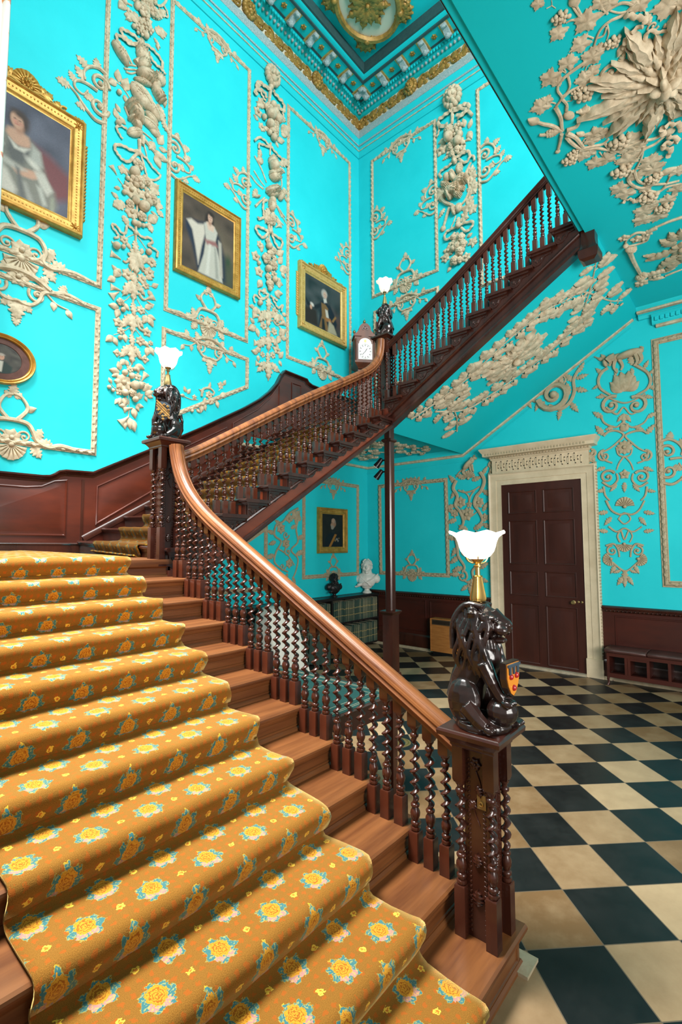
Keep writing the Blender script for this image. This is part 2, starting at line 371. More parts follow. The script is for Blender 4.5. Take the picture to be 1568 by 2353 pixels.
# egg and dart, modillions, rosettes along both arms
def armA(s,p,z): return (s,-.18+p,z)
def armB(s,p,z): return (p,-.18+s,z)
gg=G(); g2=G(); g3=G(); g4=G(); g5=P(None)
for arm in (armA,armB):
    s=.16
    while s<6.4:
        c=arm(s,.185,10.905); gg.ball(c,(.027,.027,.036),6,4); s+=.085
    s=.2
    while s<6.4:
        c=arm(s,.275,10.925); gg2=.03; g2.ball(c,(.026,.026,.03),6,4); s+=.06
ob=gg.obj('egg_moulding',m_silver,cor); ob=g2.obj('leaf_course',m_soff,cor)
mod=G(lambda x,y,z:(x,y,z))
mod.rings([[(x,y*k,z) for y in (-.055,.055)]+[(x,y*k,z+.05) for y in (.055,-.055)] for x,z,k in ((0,-.075,1),(.05,-.085,1),(.1,-.06,.95),(.16,-.035,.9),(.22,-.05,.95),(.25,-.03,.8))])
mod.ball((.05,0,-.075),(.05,.06,.045),8,5); mod.ball((.22,0,-.04),(.035,.055,.035),8,5)
fr=G(); fr.box((-.03,-.085,-.012),(.26,.085,.01)); 
rosm=P(lambda u,v,h:(u,v,-h)); rosm.flower(0,0,.055,6)
me_mod=me_ros=me_fr=None
for ai,arm in enumerate((armA,armB)):
    s=.50 if ai==0 else .50
    while s<6.2:
        loc=arm(s,.33,10.955); rz=pi/2 if ai==0 else 0
        if me_mod is None:
            ob=mod.obj('modillion',m_silver,cor); me_mod=ob.data; ob.location=loc; ob.rotation_euler=(0,0,rz)
            ob=fr.obj('modillion_panel',m_goldlt,cor); me_fr=ob.data; ob.location=loc; ob.rotation_euler=(0,0,rz)
            l2=arm(s+.23,.46,10.955); ob=rosm.obj('rosette',m_fgold,cor); me_ros=ob.data; ob.location=l2
        else:
            link(me_mod,'modillion',cor,loc,rz); link(me_fr,'modillion_panel',cor,loc,rz)
            link(me_ros,'rosette',cor,arm(s+.23,.46,10.955))
        s+=.46
link(me_ros,'rosette',cor,(.46,-.18+.46,10.955))
# gilt foliage running along the frieze
for nm,ff in (('frieze_scroll',lambda u,v,h:(u,-.18+.075+h,10.73+v)),('frieze_scroll',lambda u,v,h:(.075+h,-.18+u,10.73+v))):
    p=P(ff,1.1); s=.12
    p.flower(.10,0,.13,6)
    i=0
    while s<6.6:
        sg=(-1)**i
        if i%7==5: p.mask(s+.12,0,.13,pi/2); s+=.26; i+=1; continue
        p.scroll(s+.12,sg*.03,.095,pi*1.1 if sg>0 else -pi*1.1,-sg,1.1,.022)
        p.leaf(s+.02,-sg*.10,.2,sg*.9+.2,'la'); p.leaf(s+.14,sg*.10,.16,-sg*.8,'la'); p.flower(s+.12,sg*.03,.05,5)
        p.leaf(s+.2,-sg*.11,.12,sg*2.2,'la')
        s+=.23; i+=1
    p.obj(nm,m_fgold,cor,60)
# ---- dado of the end wall, skirting, rail
trm=bpy.data.objects.new('trim_2',None); COL.objects.link(trm); struct(trm)
for y0,y1 in ((.05,2.55),(4.19,9.0)):
    gg=G(); gg.box((0,y0,.02),(.022,y1,.97)); gg.obj('dado_board',m_mahr,trm,0)
    gg=G(); gg.sweep([(0,y0,0),(0,y1,0)],[(z,-p) for p,z in [(0,.93),(.022,.93),(.03,.945),(.045,.955),(.05,.975),(.06,.985),(.06,1.0),(.04,1.015),(.03,1.02),(0,1.02)]],(0,0,1)); gg.obj('dado_rail',m_mah,trm)
    gg=G(); s=y0+.02
    while s<y1-.02: gg.ball((.052,s,.955),(.014,.012,.014),6,4); s+=.05
    gg.obj('dado_bead',m_mah,trm)
    gg=G(); gg.sweep([(0,y0,0),(0,y1,0)],[(z,-p) for p,z in [(0,0),(.05,0),(.05,.17),(.04,.2),(.042,.22),(.032,.255),(.022,.27),(0,.27)]],(0,0,1)); gg.obj('baseboard_end',m_mah,trm)
    gg=G(); gg.box((0,y0,0),(.075,y1,.045)); gg.obj('stone_plinth',m_plas2,trm,0)
    if y0<1:
        q=[(.25,1.32),(1.42,2.45)]
    else: q=[(4.36,5.9),(6.0,7.5)]
    for a,b in q:
        gg=G(); gg.sweep([(.022,a,.34),(.022,b,.34),(.022,b,.88),(.022,a,.88)],[(-.0,-.012),(.012,-.006),(.012,.006),(0,.012)],(1,0,0),True); gg.obj('panel_bead',m_mahr,trm)
# left wall dado below the stairs
gg=G(); gg.box((0,0,.02),(4.4,.02,.93)); gg.obj('dado_board',m_mahr,trm,0)
gg=G(); gg.box((0,.0,.93),(4.4,.05,.97)); gg.obj('dado_rail',m_mah,trm,0)
# lower cornice with its rope line on the end wall: under the landing, up the soffit
low=[(0,-.02,3.47),(0,2.08,3.47),(0,4.70,5.07)]
trm3=bpy.data.objects.new('trim_3',None); COL.objects.link(trm3); struct(trm3)
gg=G(); gg.sweep(low,[(0,-.03),(.05,-.03),(.10,.03),(.13,.06),(0,.06)],(1,0,0)); gg.obj('cornice_moulding',m_wall,trm3)
gg=G(); gg.sweep(low,[(0,-.075),(.045,-.07),(.055,-.05),(.045,-.03),(0,-.03)],(1,0,0)); gg.obj('rope_moulding',m_plas,trm3)
gg=G(); gg.sweep([(a,b,c-.16) for a,b,c in low],[(0,-.008),(.012,-.006),(.012,.006),(0,.008)],(1,0,0)); gg.obj('picture_bead',m_wall,trm3)
gg=G(); gg.sweep([(3.2,0,3.47),(0,0,3.47)],[(0,-.03),(.05,-.03),(.10,.03),(.13,.06),(0,.06)],(0,1,0)); gg.obj('cornice_moulding',m_wall,trm3)
gg=G(); gg.sweep([(3.2,0,3.47),(0,0,3.47)],[(0,-.075),(.045,-.07),(.055,-.05),(.045,-.03),(0,-.03)],(0,1,0)); gg.obj('rope_moulding',m_plas,trm3)
# ---- gallery slab over the hall and its cornice
gal=bpy.data.objects.new('ceiling_gallery',None); COL.objects.link(gal); struct(gal)
gg=G(); gg.box((0,4.72,5.10),(10.4,9,5.36)); gg.obj('gallery_soffit',m_soff,gal,0)
gg=G(); gg.sweep([(2.42,4.70,5.12),(10.4,4.70,5.12)],[(0,-.0),(.03,0),(.055,.03),(.06,.10),(.03,.22),(.0,.24),(-.05,.24),(-.05,0)],(0,-1,0)); gg.obj('gallery_fascia',m_soff,gal)
gg=G(); gg.box((2.42,4.655,5.13),(10.4,4.72,5.42)); gg.box((2.42,4.63,5.40),(10.4,4.72,5.45)); gg.obj('gallery_edge_board',m_mah,gal,0)
gg=G(); gg.box((0,4.72,5.36),(10.4,9,5.43)); gg.obj('gallery_floor',m_tread,gal,0)
gg=G(); gg.sweep([(0,4.80,0),(0,9,0)],[(z,-p) for p,z in [(0,4.98),(.04,4.98),(.06,5.02),(.12,5.05),(.16,5.06),(.20,5.10),(0,5.10)]],(0,0,1)); gg.obj('cornice_moulding',m_wall,gal)
gg=G(); gg.sweep([(0,4.80,0),(0,9,0)],[(z,-p) for p,z in [(.10,5.03),(.16,5.03),(.17,5.045),(.16,5.06),(.1,5.06)]],(0,0,1)); gg.obj('rope_moulding',m_plas,gal)
gg=G(); gg.sweep([(0,4.96,0),(0,9,0)],[(z,-p) for p,z in [(0,4.86),(.05,4.86),(.07,4.88),(.08,4.95),(.12,4.98),(0,4.98)]],(0,0,1)); gg.obj('dentil_band',m_wall,gal)
gg=G(); gg.sweep([(0,5.0,0),(0,9,0)],[(z,-p) for p,z in [(0,4.82),(.045,4.82),(.055,4.84),(.045,4.86),(0,4.86)]],(0,0,1)); gg.obj('rope_moulding',m_plas,gal)
gg=G(); s=5.0
while s<7.5: gg.box((.06,s,4.895),(.105,s+.03,4.945)); s+=.06
gg.obj('dentil',m_wall,gal,0)

# ================================================================ the staircase
y1=lambda k: 4.83-.258*(k-2)
z1=lambda k: .165 if k==1 else (0 if k==0 else .318+.1439*(k-2))
x2=lambda j: 5.629-.268*(j-1)
z2=lambda j: 1.697+.1555*j
y3=lambda i: 2.13+.25*(i-1)
z3=lambda i: 3.859+.157*(i-1)
def F2(x,y,z):
    t=(2.2-y)/2.3; return (x-.229*t*min(1,max(0,(x-1.0)/3)), y, z+.08*t*min(1,max(0,(x-1.5)/2.5)))
NOSE=[(-.30,0),(-.008,0),(.002,-.008),(.004,-.018),(0,-.028),(-.01,-.034),(-.30,-.034)]      # (out,z) tread section
COVE=[(-.04,-.034),(-.012,-.034),(-.014,-.045),(-.022,-.055),(-.024,-.062),(-.04,-.062)]
def carved_bracket(mp,L,H):
    """scrolled tread-end bracket; mp(a,b,h): a along the tread from the riser, b down"""
    p=P(mp,.8)
    Q=[(0,0),(L,0),(L,-H*.16),(L*.8,-H*.2),(L*.62,-H*.34),(L*.55,-H*.62),(L*.36,-H*.95),(L*.15,-H),(0,-H*.8)]
    p.prism(Q,lambda u,v,h:(u,v,h),-.004,.008)
    p.scroll(L*.26,-H*.62,H*.34,pi*.55,1,1.2,H*.075); p.stem([(L*.2,-H*.28),(L*.45,-H*.2),(L*.7,-H*.24),(L*.92,-H*.14)],H*.07,H*.05)
    p.scroll(L*.88,-H*.18,H*.13,pi,-1,.9,H*.05)
    p.leaf(L*.5,-H*.3,H*.5,-2.2,'la'); p.leaf(L*.12,-H*.15,H*.5,-1.3,'la'); p.leaf(L*.75,-H*.2,H*.35,2.9,'la')
    return p
def baluster(H,base,top,w=.052,turns=3.6,tw=None):
    """barley-twist baluster of height H: square foot, turned rings, twist, square head"""
    g=G(); n=9
    g.sqprof((0,0,0),[(w,0),(w,base-.006),(w*.86,base)])
    r=w*.40; z=base
    def L(prof): 
        g.lathe([(a*w,z+b) for a,b in prof],n=n)
    L([(a,b*.76) for a,b in [(.30,0),(.44,.004),(.48,.014),(.44,.024),(.30,.028),(.30,.034),(.42,.038),(.46,.047),(.42,.056),(.28,.062),(.34,.072),(.45,.09),(.48,.105),(.44,.122),(.30,.14),(.26,.146),(.42,.152),(.44,.16),(.40,.168),(.28,.174)]])
    za=base+.130; zb=H-top-.048
    m=int((zb-za)/.0062); R=[]
    T=(zb-za)/.052
    for i in range(m+1):
        t=i/m; zz=lerp(za,zb,t); ph=2*pi*T*t; fade=min(1,t*9,(1-t)*9); e=w*.215*fade; rr=w*lerp(.26,.30,fade)
        R.append([(e*cos(ph)+rr*cos(2*pi*j/n), e*sin(ph)+rr*sin(2*pi*j/n), zz) for j in range(n)])
    g.rings(R)
    g.lathe([(a*w,zb-.003+b) for a,b in [(.26,0),(.40,.004),(.44,.012),(.38,.02),(.26,.024),(.28,.034),(.44,.044),(.46,.051)]],n=n)
    g.sqprof((0,0,0),[(w*.82,H-top),(w,H-top+.014),(w,H)])
    return g
RAILP=[(-.058,.012),(-.055,.022),(-.046,.024),(-.044,.031),(-.034,.039),(-.028,.037),(-.020,.045),(0,.049),(.020,.045),(.028,.037),(.034,.039),(.044,.031),(.046,.024),(.055,.022),(.058,.012),(.050,.0),(.052,-.006),(.058,-.014),(.05,-.03),(.036,-.036),(.036,-.052),(-.036,-.052),(-.036,-.036),(-.05,-.03),(-.058,-.014),(-.052,-.006),(-.050,.0)]
def rail_at(path,a):
    for (p,q) in zip(path,path[1:]):
        if min(p[0],q[0])<=a<=max(p[0],q[0]): return lerp(p[1],q[1],(a-p[0])/(q[0]-p[0]))
    return path[0][1] if abs(a-path[0][0])<abs(a-path[-1][0]) else path[-1][1]
# ---------------- lower flight
fl=thing('stair_flight','lower flight of worn oak steps rising from the stone floor to the panelled landing','stairs',(6.9,5.0,0))
for k in range(1,12):
    xe=5.44 if k==1 else 5.49
    g=G(); A=[(y1(k)+a,z1(k)+b) for a,b in NOSE]
    g.prism(A,lambda u,v,h:(h,u,v),xe,8.4)
    g.obj('tread',m_tread,fl,30)
    g=G(); yr=y1(k)-.026; zb=z1(k-1); zt=z1(k)-.034
    g.box((xe+.03,yr-.03,zb-.03),(8.4,yr,zt))
    g.prism([(y1(k)+a,z1(k)+b) for a,b in COVE],lambda u,v,h:(h,u,v),xe+.02,8.4)
    g.prism([(yr-.01,zb),(yr+.016,zb),(yr+.014,zb+.012),(yr+.004,zb+.022),(yr-.01,zb+.022)],lambda u,v,h:(h,u,v),xe+.02,8.4)
    # sunk panel bead beside the carpet
    g.sweep([(xe+.06,yr,zb+.034),(5.96,yr,zb+.034),(5.96,yr,zt-.03),(xe+.06,yr,zt-.03)],[(0,-.006),(.006,-.003),(.006,.003),(0,.006)],(0,1,0),True)
    g.obj('riser',m_tread,fl,30)
body=[(y1(1)-.03,0)]
for k in range(1,12): body+=[(y1(k)-.04,z1(k)-.03),(y1(k+1)-.04,z1(k)-.03)]
body+=[(y1(12)-.04,0)]
g=G(); g.prism(body,lambda u,v,h:(h,u,v),5.52,8.4); g.obj('string_board',m_string,fl,0)
g=G(); g.box((5.40,2.2,0),(5.53,5.12,.014)); g.obj('stone_kerb',m_plas2,fl,0)
for k in range(2,12):
    g=carved_bracket(lambda a,b,h,k=k:(5.52-h,y1(k)-.04-a,z1(k)-.04+b),.22,.10); g.obj('bracket',m_mah,fl,40)
# ---------------- landing
ld=thing('stair_landing','square oak landing between the lower and the middle flight','landing',(7,1,1.5))
g=G(); g.prism([(-.18,1.70),(2.2,1.67),(2.246,1.70),(2.254,1.735),(2.25,1.757),(-.18,1.795)],lambda u,v,h:(h,u,v),5.50,8.6); g.obj('tread',m_tread,ld,30)
g=G(); g.box((5.54,2.15,z1(11)-.02),(8.4,2.224,1.72)); g.prism([(2.25+a,1.757+b) for a,b in COVE],lambda u,v,h:(h,u,v),5.52,8.4)
zb=z1(11); yr=2.224
g.prism([(yr-.01,zb),(yr+.016,zb),(yr+.014,zb+.012),(yr+.004,zb+.022),(yr-.01,zb+.022)],lambda u,v,h:(h,u,v),5.5,8.4)
g.obj('riser',m_tread,ld,30)
g=G(); g.box((5.5,-.18,1.50),(8.6,2.15,1.68)); g.obj('joist_casing',m_soff,ld,0)
# ---------------- middle flight along the left wall
f2=thing('stair_flight','middle flight of dark steps climbing along the portrait wall','stairs',(4,1,1.7))
for j in range(1,13):
    g=G(F2); g.prism([(x2(j)+a,z2(j)+b) for a,b in NOSE],lambda u,v,h:(u,h,v),-.16,2.29); g.obj('tread',m_mah,f2,30)
    g=G(F2); xr=x2(j)-.026; g.box((xr-.03,-.16,z2(j-1)-.03),(xr,2.24,z2(j)-.034)); g.prism([(x2(j)+a,z2(j)+b) for a,b in COVE],lambda u,v,h:(u,h,v),-.16,2.28); g.obj('riser',m_mah,f2,30)
    g=G(); x=x2(j); z=z2(j); g.prism([(x-.268,z-.034),(x-.012,z-.034),(x-.014,z-.05),(x-.022,z-.06),(x-.268,z-.06)],lambda u,v,h:(u,h,v),2.24,2.27); g.obj('return_moulding',m_mah,f2,30)
sb=[(5.5,1.49)]
sb2=[]
for j in range(1,13): sb2+=[(x2(j)-.03,z2(j)-.03),(x2(j+1)-.03,z2(j)-.03)]
zbot=lambda x:1.914-(x-4.83)*.6357
S2=[(x2(1)-.03,zbot(x2(1)-.03))]+sb2+[(x2(13)-.03,zbot(x2(13)-.03))]
g=G(); g.prism(S2,lambda u,v,h:(u,h,v),2.12,2.24); g.obj('string_board',m_stringlit,f2,0)
for off,pr,mm in ((.0,[(-.02,-.02),(.03,-.02),(.035,0),(.03,.02),(-.02,.03)],m_mah),(.17,[(-.01,-.02),(.02,-.012),(.028,0),(.02,.012),(-.01,.02)],m_mah)):
    g=G(); g.sweep([(5.5,2.24,zbot(5.5)+off),(2.36,2.24,zbot(2.36)+off)],pr,(0,1,0)); g.obj('string_moulding',mm,f2)
g=G(); g.prism([(x2(1)-.1,z2(1)-.2),(x2(13),z2(13)-.2),(x2(13),z2(13)-.25),(x2(1)-.1,z2(1)-.25)],lambda u,v,h:(u,h,v),-.17,2.12); g.obj('soffit',m_soff,f2,0)
for j in range(1,13):
    g=carved_bracket(lambda a,b,h,j=j:(x2(j)-.035-a,2.24+h,z2(j)-.06+b),.235,.115); g.obj('bracket',m_mah,f2,40)
# ---------------- half landing in the corner
hl=thing('stair_landing','half landing in the room corner under the longcase clock','landing',(1,1,3.5))
g=G(); g.box((0,-.18,3.60),(2.41,2.14,3.715)); g.obj('boards',m_mah,hl,0)
g=G(); g.box((0,-.18,3.52),(2.30,2.10,3.60)); g.obj('soffit',m_soff,hl,0)
g=G(); g.sweep([(2.3,2.12,3.50),(0,2.12,3.50)],[(-.05,-.03),(.03,-.04),(.045,-.01),(.03,.02),(.05,.05),(-.05,.05)],(0,1,0)); g.obj('edge_moulding',m_wall,hl)
g=G(); g.sweep([(2.36,-.18,3.50),(2.36,2.2,3.50)],[(0,-.02),(.02,-.02),(.03,.0),(.02,.23),(0,.23)],(1,0,0)); g.obj('string_board',m_string,hl)
# ---------------- upper flight along the end wall
f3=thing('stair_flight','upper flight of dark steps climbing along the end wall to the gallery','stairs',(1.2,3.4,3.7))
for i in range(1,11):
    g=G(); g.prism([(y3(i)-a,z3(i)+b) for a,b in NOSE],lambda u,v,h:(h,u,v),.0,2.42); g.obj('tread',m_mah,f3,30)
    g=G(); yr=y3(i)+.026; g.box((.0,yr,z3(i)-.157-.03),(2.37,yr+.03,z3(i)-.034)); g.prism([(y3(i)-a,z3(i)+b) for a,b in COVE],lambda u,v,h:(h,u,v),0,2.41); g.obj('riser',m_mah,f3,30)
    g=G(); y=y3(i); z=z3(i); g.prism([(y+.25,z-.034),(y+.012,z-.034),(y+.014,z-.05),(y+.022,z-.06),(y+.25,z-.06)],lambda u,v,h:(h,u,v),2.37,2.40); g.obj('return_moulding',m_mah,f3,30)
zb3=lambda y:3.483+.61*(y-2.234)
S3=[(2.16,zb3(2.16))]
for i in range(1,11): S3+=[(y3(i)+.03,z3(i)-.03),(y3(i+1)+.03,z3(i)-.03)]
S3+=[(4.68,5.38),(4.68,zb3(4.68))]
S3=[(2.16,3.80)]+S3[1:]+[(2.16,zb3(2.16))]
g=G(); g.prism(S3,lambda u,v,h:(h,u,v),2.25,2.37); g.obj('string_board',m_mah,f3,0)
for off,pr in ((.0,[(-.02,-.02),(.03,-.02),(.035,0),(.03,.02),(-.02,.03)]),(.15,[(-.01,-.02),(.02,-.012),(.028,0),(.02,.012),(-.01,.02)])):
    g=G(); g.sweep([(2.37,2.16,zb3(2.16)+off),(2.37,4.66,zb3(4.66)+off)],pr,(1,0,0)); g.obj('string_moulding',m_mah,f3)
g=G(); g.prism([(2.12,3.44),(4.80,3.50+.61*(4.8-2.234)),(4.80,3.56+.61*(4.8-2.234)),(2.12,3.50)],lambda u,v,h:(h,u,v),0,2.26); g.obj('soffit',m_soff,f3,0)
for i in range(1,11):
    g=carved_bracket(lambda a,b,h,i=i:(2.37+h,y3(i)+.035+a,z3(i)-.06+b),.22,.115); g.obj('bracket',m_mah,f3,40)
# ---------------- balustrades
def balustrade(label,path,axis,const,spots,w,loc,rmat,dx=0):
    t=thing('balustrade',label,'balustrade',loc,'twisted baluster railings of the staircase')
    mk=(lambda a,b:(const,a,b)) if axis=='y' else (lambda a,b:(a,const,b))
    pts=[mk(a,b) for a,b in path]; side=(1,0,0) if axis=='y' else (0,1,0)
    # keep the profile upright
    d=1 if (Vector(side).cross(Vector(pts[1])-Vector(pts[0]))).z>0 else -1
    g=G(); g.sweep(pts,[(a,b*d) for a,b in RAILP],side); g.obj('handrail',rmat,t,50)
    cache={}
    for a,z,base,top in spots:
        H=rail_at(path,a)-.045-z; key=round(H/.012)
        x,y,_=mk(a,0); l=(x-loc[0],y-loc[1],z-loc[2])
        if key not in cache:
            o=baluster(H,base,top,w).obj('baluster',m_oak,None,45); o.parent=t; o.location=l; cache[key]=o.data
        else: link(cache[key],'baluster',t,l)
    return t
R1=crv([(4.89,.925),(4.4,1.195),(3.6,1.632),(3.1,1.905),(2.85,2.045),(2.66,2.17),(2.50,2.31),(2.385,2.47),(2.325,2.62),(2.31,2.70)],5)
sp=[]
for k in range(2,12):
    for q in range(3):
        a=y1(k)-.058-.086*q
        if a>2.30: sp.append((a,z1(k),.140,.085))
balustrade('twisted baluster railing with broad orange handrail beside the carpeted lower flight',R1,'y',5.585,sp,.052,(5.585,3.6,.3),m_rail)
R2=crv([(5.47,2.62),(5.2,2.755),(4.374,3.243),(3.959,3.485),(3.488,3.745),(2.948,4.04),(2.70,4.185),(2.56,4.30),(2.46,4.43),(2.415,4.56),(2.40,4.70)],5)
sp=[]
for j in range(1,13):
    for q in range(3):
        a=x2(j)-.055-.089*q
        if 2.42<a<5.47: sp.append((a,z2(j)-.005,.135,.085))
balustrade('twisted baluster railing along the middle flight below the portraits',R2,'x',2.10,sp,.050,(4,2.10,1.9),m_rail)
R3=crv([(2.16,4.625),(2.889,5.025),(3.499,5.395),(4.043,5.755),(4.293,5.92),(4.75,6.22)],5)
sp=[]
for i in range(1,11):
    for q in range(3):
        a=y3(i)+.05+.083*q
        if a>2.2: sp.append((a,z3(i),.18,.16))
balustrade('dark twisted baluster railing of the upper flight against the end wall',R3,'y',2.29,sp,.050,(2.29,3.5,3.9),m_mah)
# gallery railing stub carrying on over the edge
# ---------------- newel posts
def twist_col(c,z0,z1_,w,base,top):
    g=baluster(z1_-z0,base,top,w); g.v=[(c[0]+x,c[1]+y,z0+z) for x,y,z in g.v]; return g
def newel(label,c,z0,z1_,base,top,low=0,sc=1.0,brass=False):
    t=thing('newel_post',label,'newel post',(c[0],c[1],z0-low))
    w=.118*sc; d=.072*sc
    g=G(); g.frust(c,w,w,z0-low,z1_-.05); g.obj('core',m_mah,t,0)
    for a,b in ((1,1),(1,-1),(-1,1),(-1,-1)):
        twist_col((c[0]+a*d,c[1]+b*d),z0,z1_-.04,.05*sc,base,top).obj('corner_column',m_mah,t,45)
    g=G()
    g.sqprof((c[0],c[1],0),[(.19*sc,z1_-.085),(.205*sc,z1_-.075),(.205*sc,z1_-.065),(.235*sc,z1_-.045),(.255*sc,z1_-.035),(.29*sc,z1_-.03),(.295*sc,z1_-.012),(.285*sc,z1_-.003),(.275*sc,z1_)]); g.obj('cap',m_mah,t,25)
    # carved faces: notched edges, foliage, rosette
    for nx,ny in ((1,0),(0,1),(-1,0),(0,-1)):
        p=P(lambda u,v,h,nx=nx,ny=ny:(c[0]+nx*(w/2+h)-ny*u, c[1]+ny*(w/2+h)+nx*u, v),.6)
        zz=z0+.02
        while zz<z1_-.14:
            for q in(-1,1): p.leaf(q*w*.36,zz,.02,q*.8+pi/2,'lf',.002)
            zz+=.02
        p.flower(0,z1_-.15,w*.24,6); p.stem([(0,z1_-.18),(w*.18,z1_-.25),(-w*.12,z1_-.33),(w*.12,z1_-.41)],.004,.003)
        p.leaf(w*.05,z1_-.24,.05,-1.2,'la'); p.leaf(-w*.02,z1_-.31,.05,-2.2,'la'); p.leaf(0,z0+.3,.06,pi/2,'la'); p.leaf(0,z0+.14,.07,pi/2,'la')
        p.obj('carving',m_mah,t,60)
    if low:
        g=G(); g.sqprof((c[0],c[1],0),[(.10*sc,z0-low),(.16*sc,z0-low+.03),(.2*sc,z0-low+.06),(.2*sc,z0-low+.09),(.18*sc,z0-low+.1)]); g.obj('drop',m_mah,t,25); g=G(); g.frust(c,.2*sc,.2*sc,z0-.06,z0); g.obj('base_block',m_mah,t,0)
    if brass:
        g=G(); g.box((c[0]+w/2-.002,c[1]+.005,z1_-.335),(c[0]+w/2+.006,c[1]+.045,z1_-.275)); g.obj('lock_plate',m_dbrass,t)
        g=G(); g.tube3([(c[0]+w/2+.012+.0*i,c[1]+.025+.009*cos(i*.7),z1_-.31+.009*sin(i*.7)) for i in range(10)],.003,6); g.obj('ring',m_brass,t)
    return t
N1=(5.60,4.965); N2=(5.585,2.15); N3=(2.28,2.09)
newel('newel post at the foot of the stairs, with four twisted corner columns and brass plate',N1,.165,1.05,.21,.20,brass=True)
newel('newel post at the turn of the landing below the left lion',N2,1.76,2.765,.26,.22,low=.36)
newel('newel post at the upper turn beside the longcase clock',N3,3.72,4.775,.27,.22,low=.0,sc=1.0)
# pendant where the upper flight meets the gallery
t=thing('newel_post','dark newel pendant where the upper flight meets the gallery ceiling','newel post',(2.33,4.74,4.9))
g=G(); g.sqprof((2.33,4.745,0),[(.10,4.80),(.17,4.82),(.19,4.86),(.19,4.91),(.15,4.94),(.13,5.0),(.13,6.3)]); g.obj('shaft',m_mah,t,25)
# ---------------- column carrying the half landing
t=thing('column','slim dark wooden column on a square pedestal carrying the half landing','column',(2.29,2.15,0))
c=(2.29,2.15,0)
g=G(); g.sqprof(c,[(.26,0),(.26,.11),(.24,.125),(.20,.15),(.185,.19),(.16,.20)]); g.obj('base',m_mah,t,25)
g=G(); g.sqprof(c,[(.155,.19),(.155,.955)]); g.obj('pedestal',m_mah,t,0)
g=G(); g.sqprof(c,[(.16,.95),(.18,.965),(.215,.985),(.215,1.0),(.12,1.015)]); g.obj('pedestal_cap',m_mah,t,25)
g=G(); w=.055; q=.016
g.rings([[(c[0]+a,c[1]+b,z) for a,b in ((w,w-q),(w-q,w),(-w+q,w),(-w,w-q),(-w,-w+q),(-w+q,-w),(w-q,-w),(w,-w+q))] for z in (1.0,3.5)]); g.obj('shaft',m_mah,t,0)
g=G(); g.sqprof(c,[(.11,3.27),(.15,3.29),(.155,3.31),(.12,3.325)]); g.sqprof(c,[(.12,3.49),(.155,3.50),(.165,3.53),(.165,3.55),(.13,3.58)]); g.sqprof(c,[(.13,3.49),(.13,3.76)]); g.obj('capital',m_mah,t,25)
# ---------------- raised dado up the stairs on the left wall
dad=bpy.data.objects.new('trim_4',None); COL.objects.link(dad); struct(dad)
top=[(8.6,2.655),(5.80,2.665),(5.72,2.675),(5.66,2.705),(5.62,2.74),(5.56,2.755),(5.25,2.765),(4.523,3.16),(3.767,3.585),(2.987,4.05),(2.66,4.27),(2.45,4.45),(2.30,4.62),(2.20,4.80),(2.13,4.88),(1.62,4.865),(1.58,4.82),(1.48,4.79),(1.2,4.78),(.0,4.78)]
bot=[(0,3.70),(1.9,3.70),(5.30,1.80),(8.6,1.79)]
g=G(); g.prism(top+bot,pA,-.01,.03); g.obj('dado_board',m_string,dad,0)
g=G(); g.sweep([pA(u,v-.03,.03) for u,v in top],[(-.03,-.045),(.0,-.045),(.006,-.02),(.02,-.012),(.03,.0),(.055,.012),(.055,.03),(-.03,.03)][::1],(0,1,0)); dr=g.obj('dado_rail',m_mah,dad)
def raised(poly,name='dado_panel'):
    c=(sum(p[0] for p in poly)/len(poly),sum(p[1] for p in poly)/len(poly))
    # inset by distance toward the inside, bevelled raised field
    n=len(poly)
    def inset(d):
        out=[]
        for i in range(n):
            p=Vector(poly[i-1]); q=Vector(poly[i]); r=Vector(poly[(i+1)%n])
            a=(q-p).normalized(); b=(r-q).normalized(); na=Vector((-a.y,a.x)); nb=Vector((-b.y,b.x))
            mm=(na+nb)/max(.3,1+na.dot(nb)); s=1 if sum((poly[k][0]*poly[(k+1)%n][1]-poly[(k+1)%n][0]*poly[k][1]) for k in range(n))>0 else -1
            out.append(tuple(q+mm*d*s))
        return out
    g=G(); R=[]
    for d,h in ((0,.028),(0,.045),(.012,.048),(.022,.034),(.03,.034),(.075,.046)):
        R.append([pA(u,v,h) for u,v in inset(d)])
    g.rings(R,True,True); return g.obj(name,m_string,dad,20)
raised([(6.75,1.985),(6.75,2.525),(5.95,2.53),(5.80,2.55),(5.67,2.62),(5.53,2.645),(5.53,1.985)][::-1])
raised([(8.3,1.985),(8.3,2.52),(6.95,2.525),(6.95,1.985)])
def rk(x,d): return d-(x-5.2)*.565
raised([(5.20,2.60),(4.35,2.60+.85*.565),(4.35,2.19+.85*.565),(5.20,2.12)])
raised([(4.25,3.13),(3.3,3.13+.95*.58),(3.3,2.75+.95*.58),(4.25,2.75)])
raised([(3.2,3.76),(2.72,4.08),(2.46,4.33),(2.24,4.62),(2.24,4.05),(3.2,3.4)])
raised([(1.95,4.72),(1.72,4.72),(1.72,3.9),(1.95,3.9)])
g=G(); g.sweep([pA(5.345,1.97,.03),pA(1.95,3.93,.03)],[(-.02,-.05),(.02,-.05),(.022,.0),(.012,.02),(-.02,.03)],(0,1,0)); g.obj('wall_string',m_mah,dad)
g=G(); g.box((5.33,-.19,1.79),(8.6,-.135,1.885)); g.sweep([(8.6,-.14,1.895),(5.33,-.14,1.895)],[(-.02,-.012),(.01,-.012),(.014,0),(.008,.012),(-.02,.012)],(0,1,0)); g.obj('baseboard_landing',m_mah,dad)
g=G(); g.box((5.345,-.155,1.9),(5.37,-.138,2.66)); g.obj('stile_bead',m_mah,dad,0)
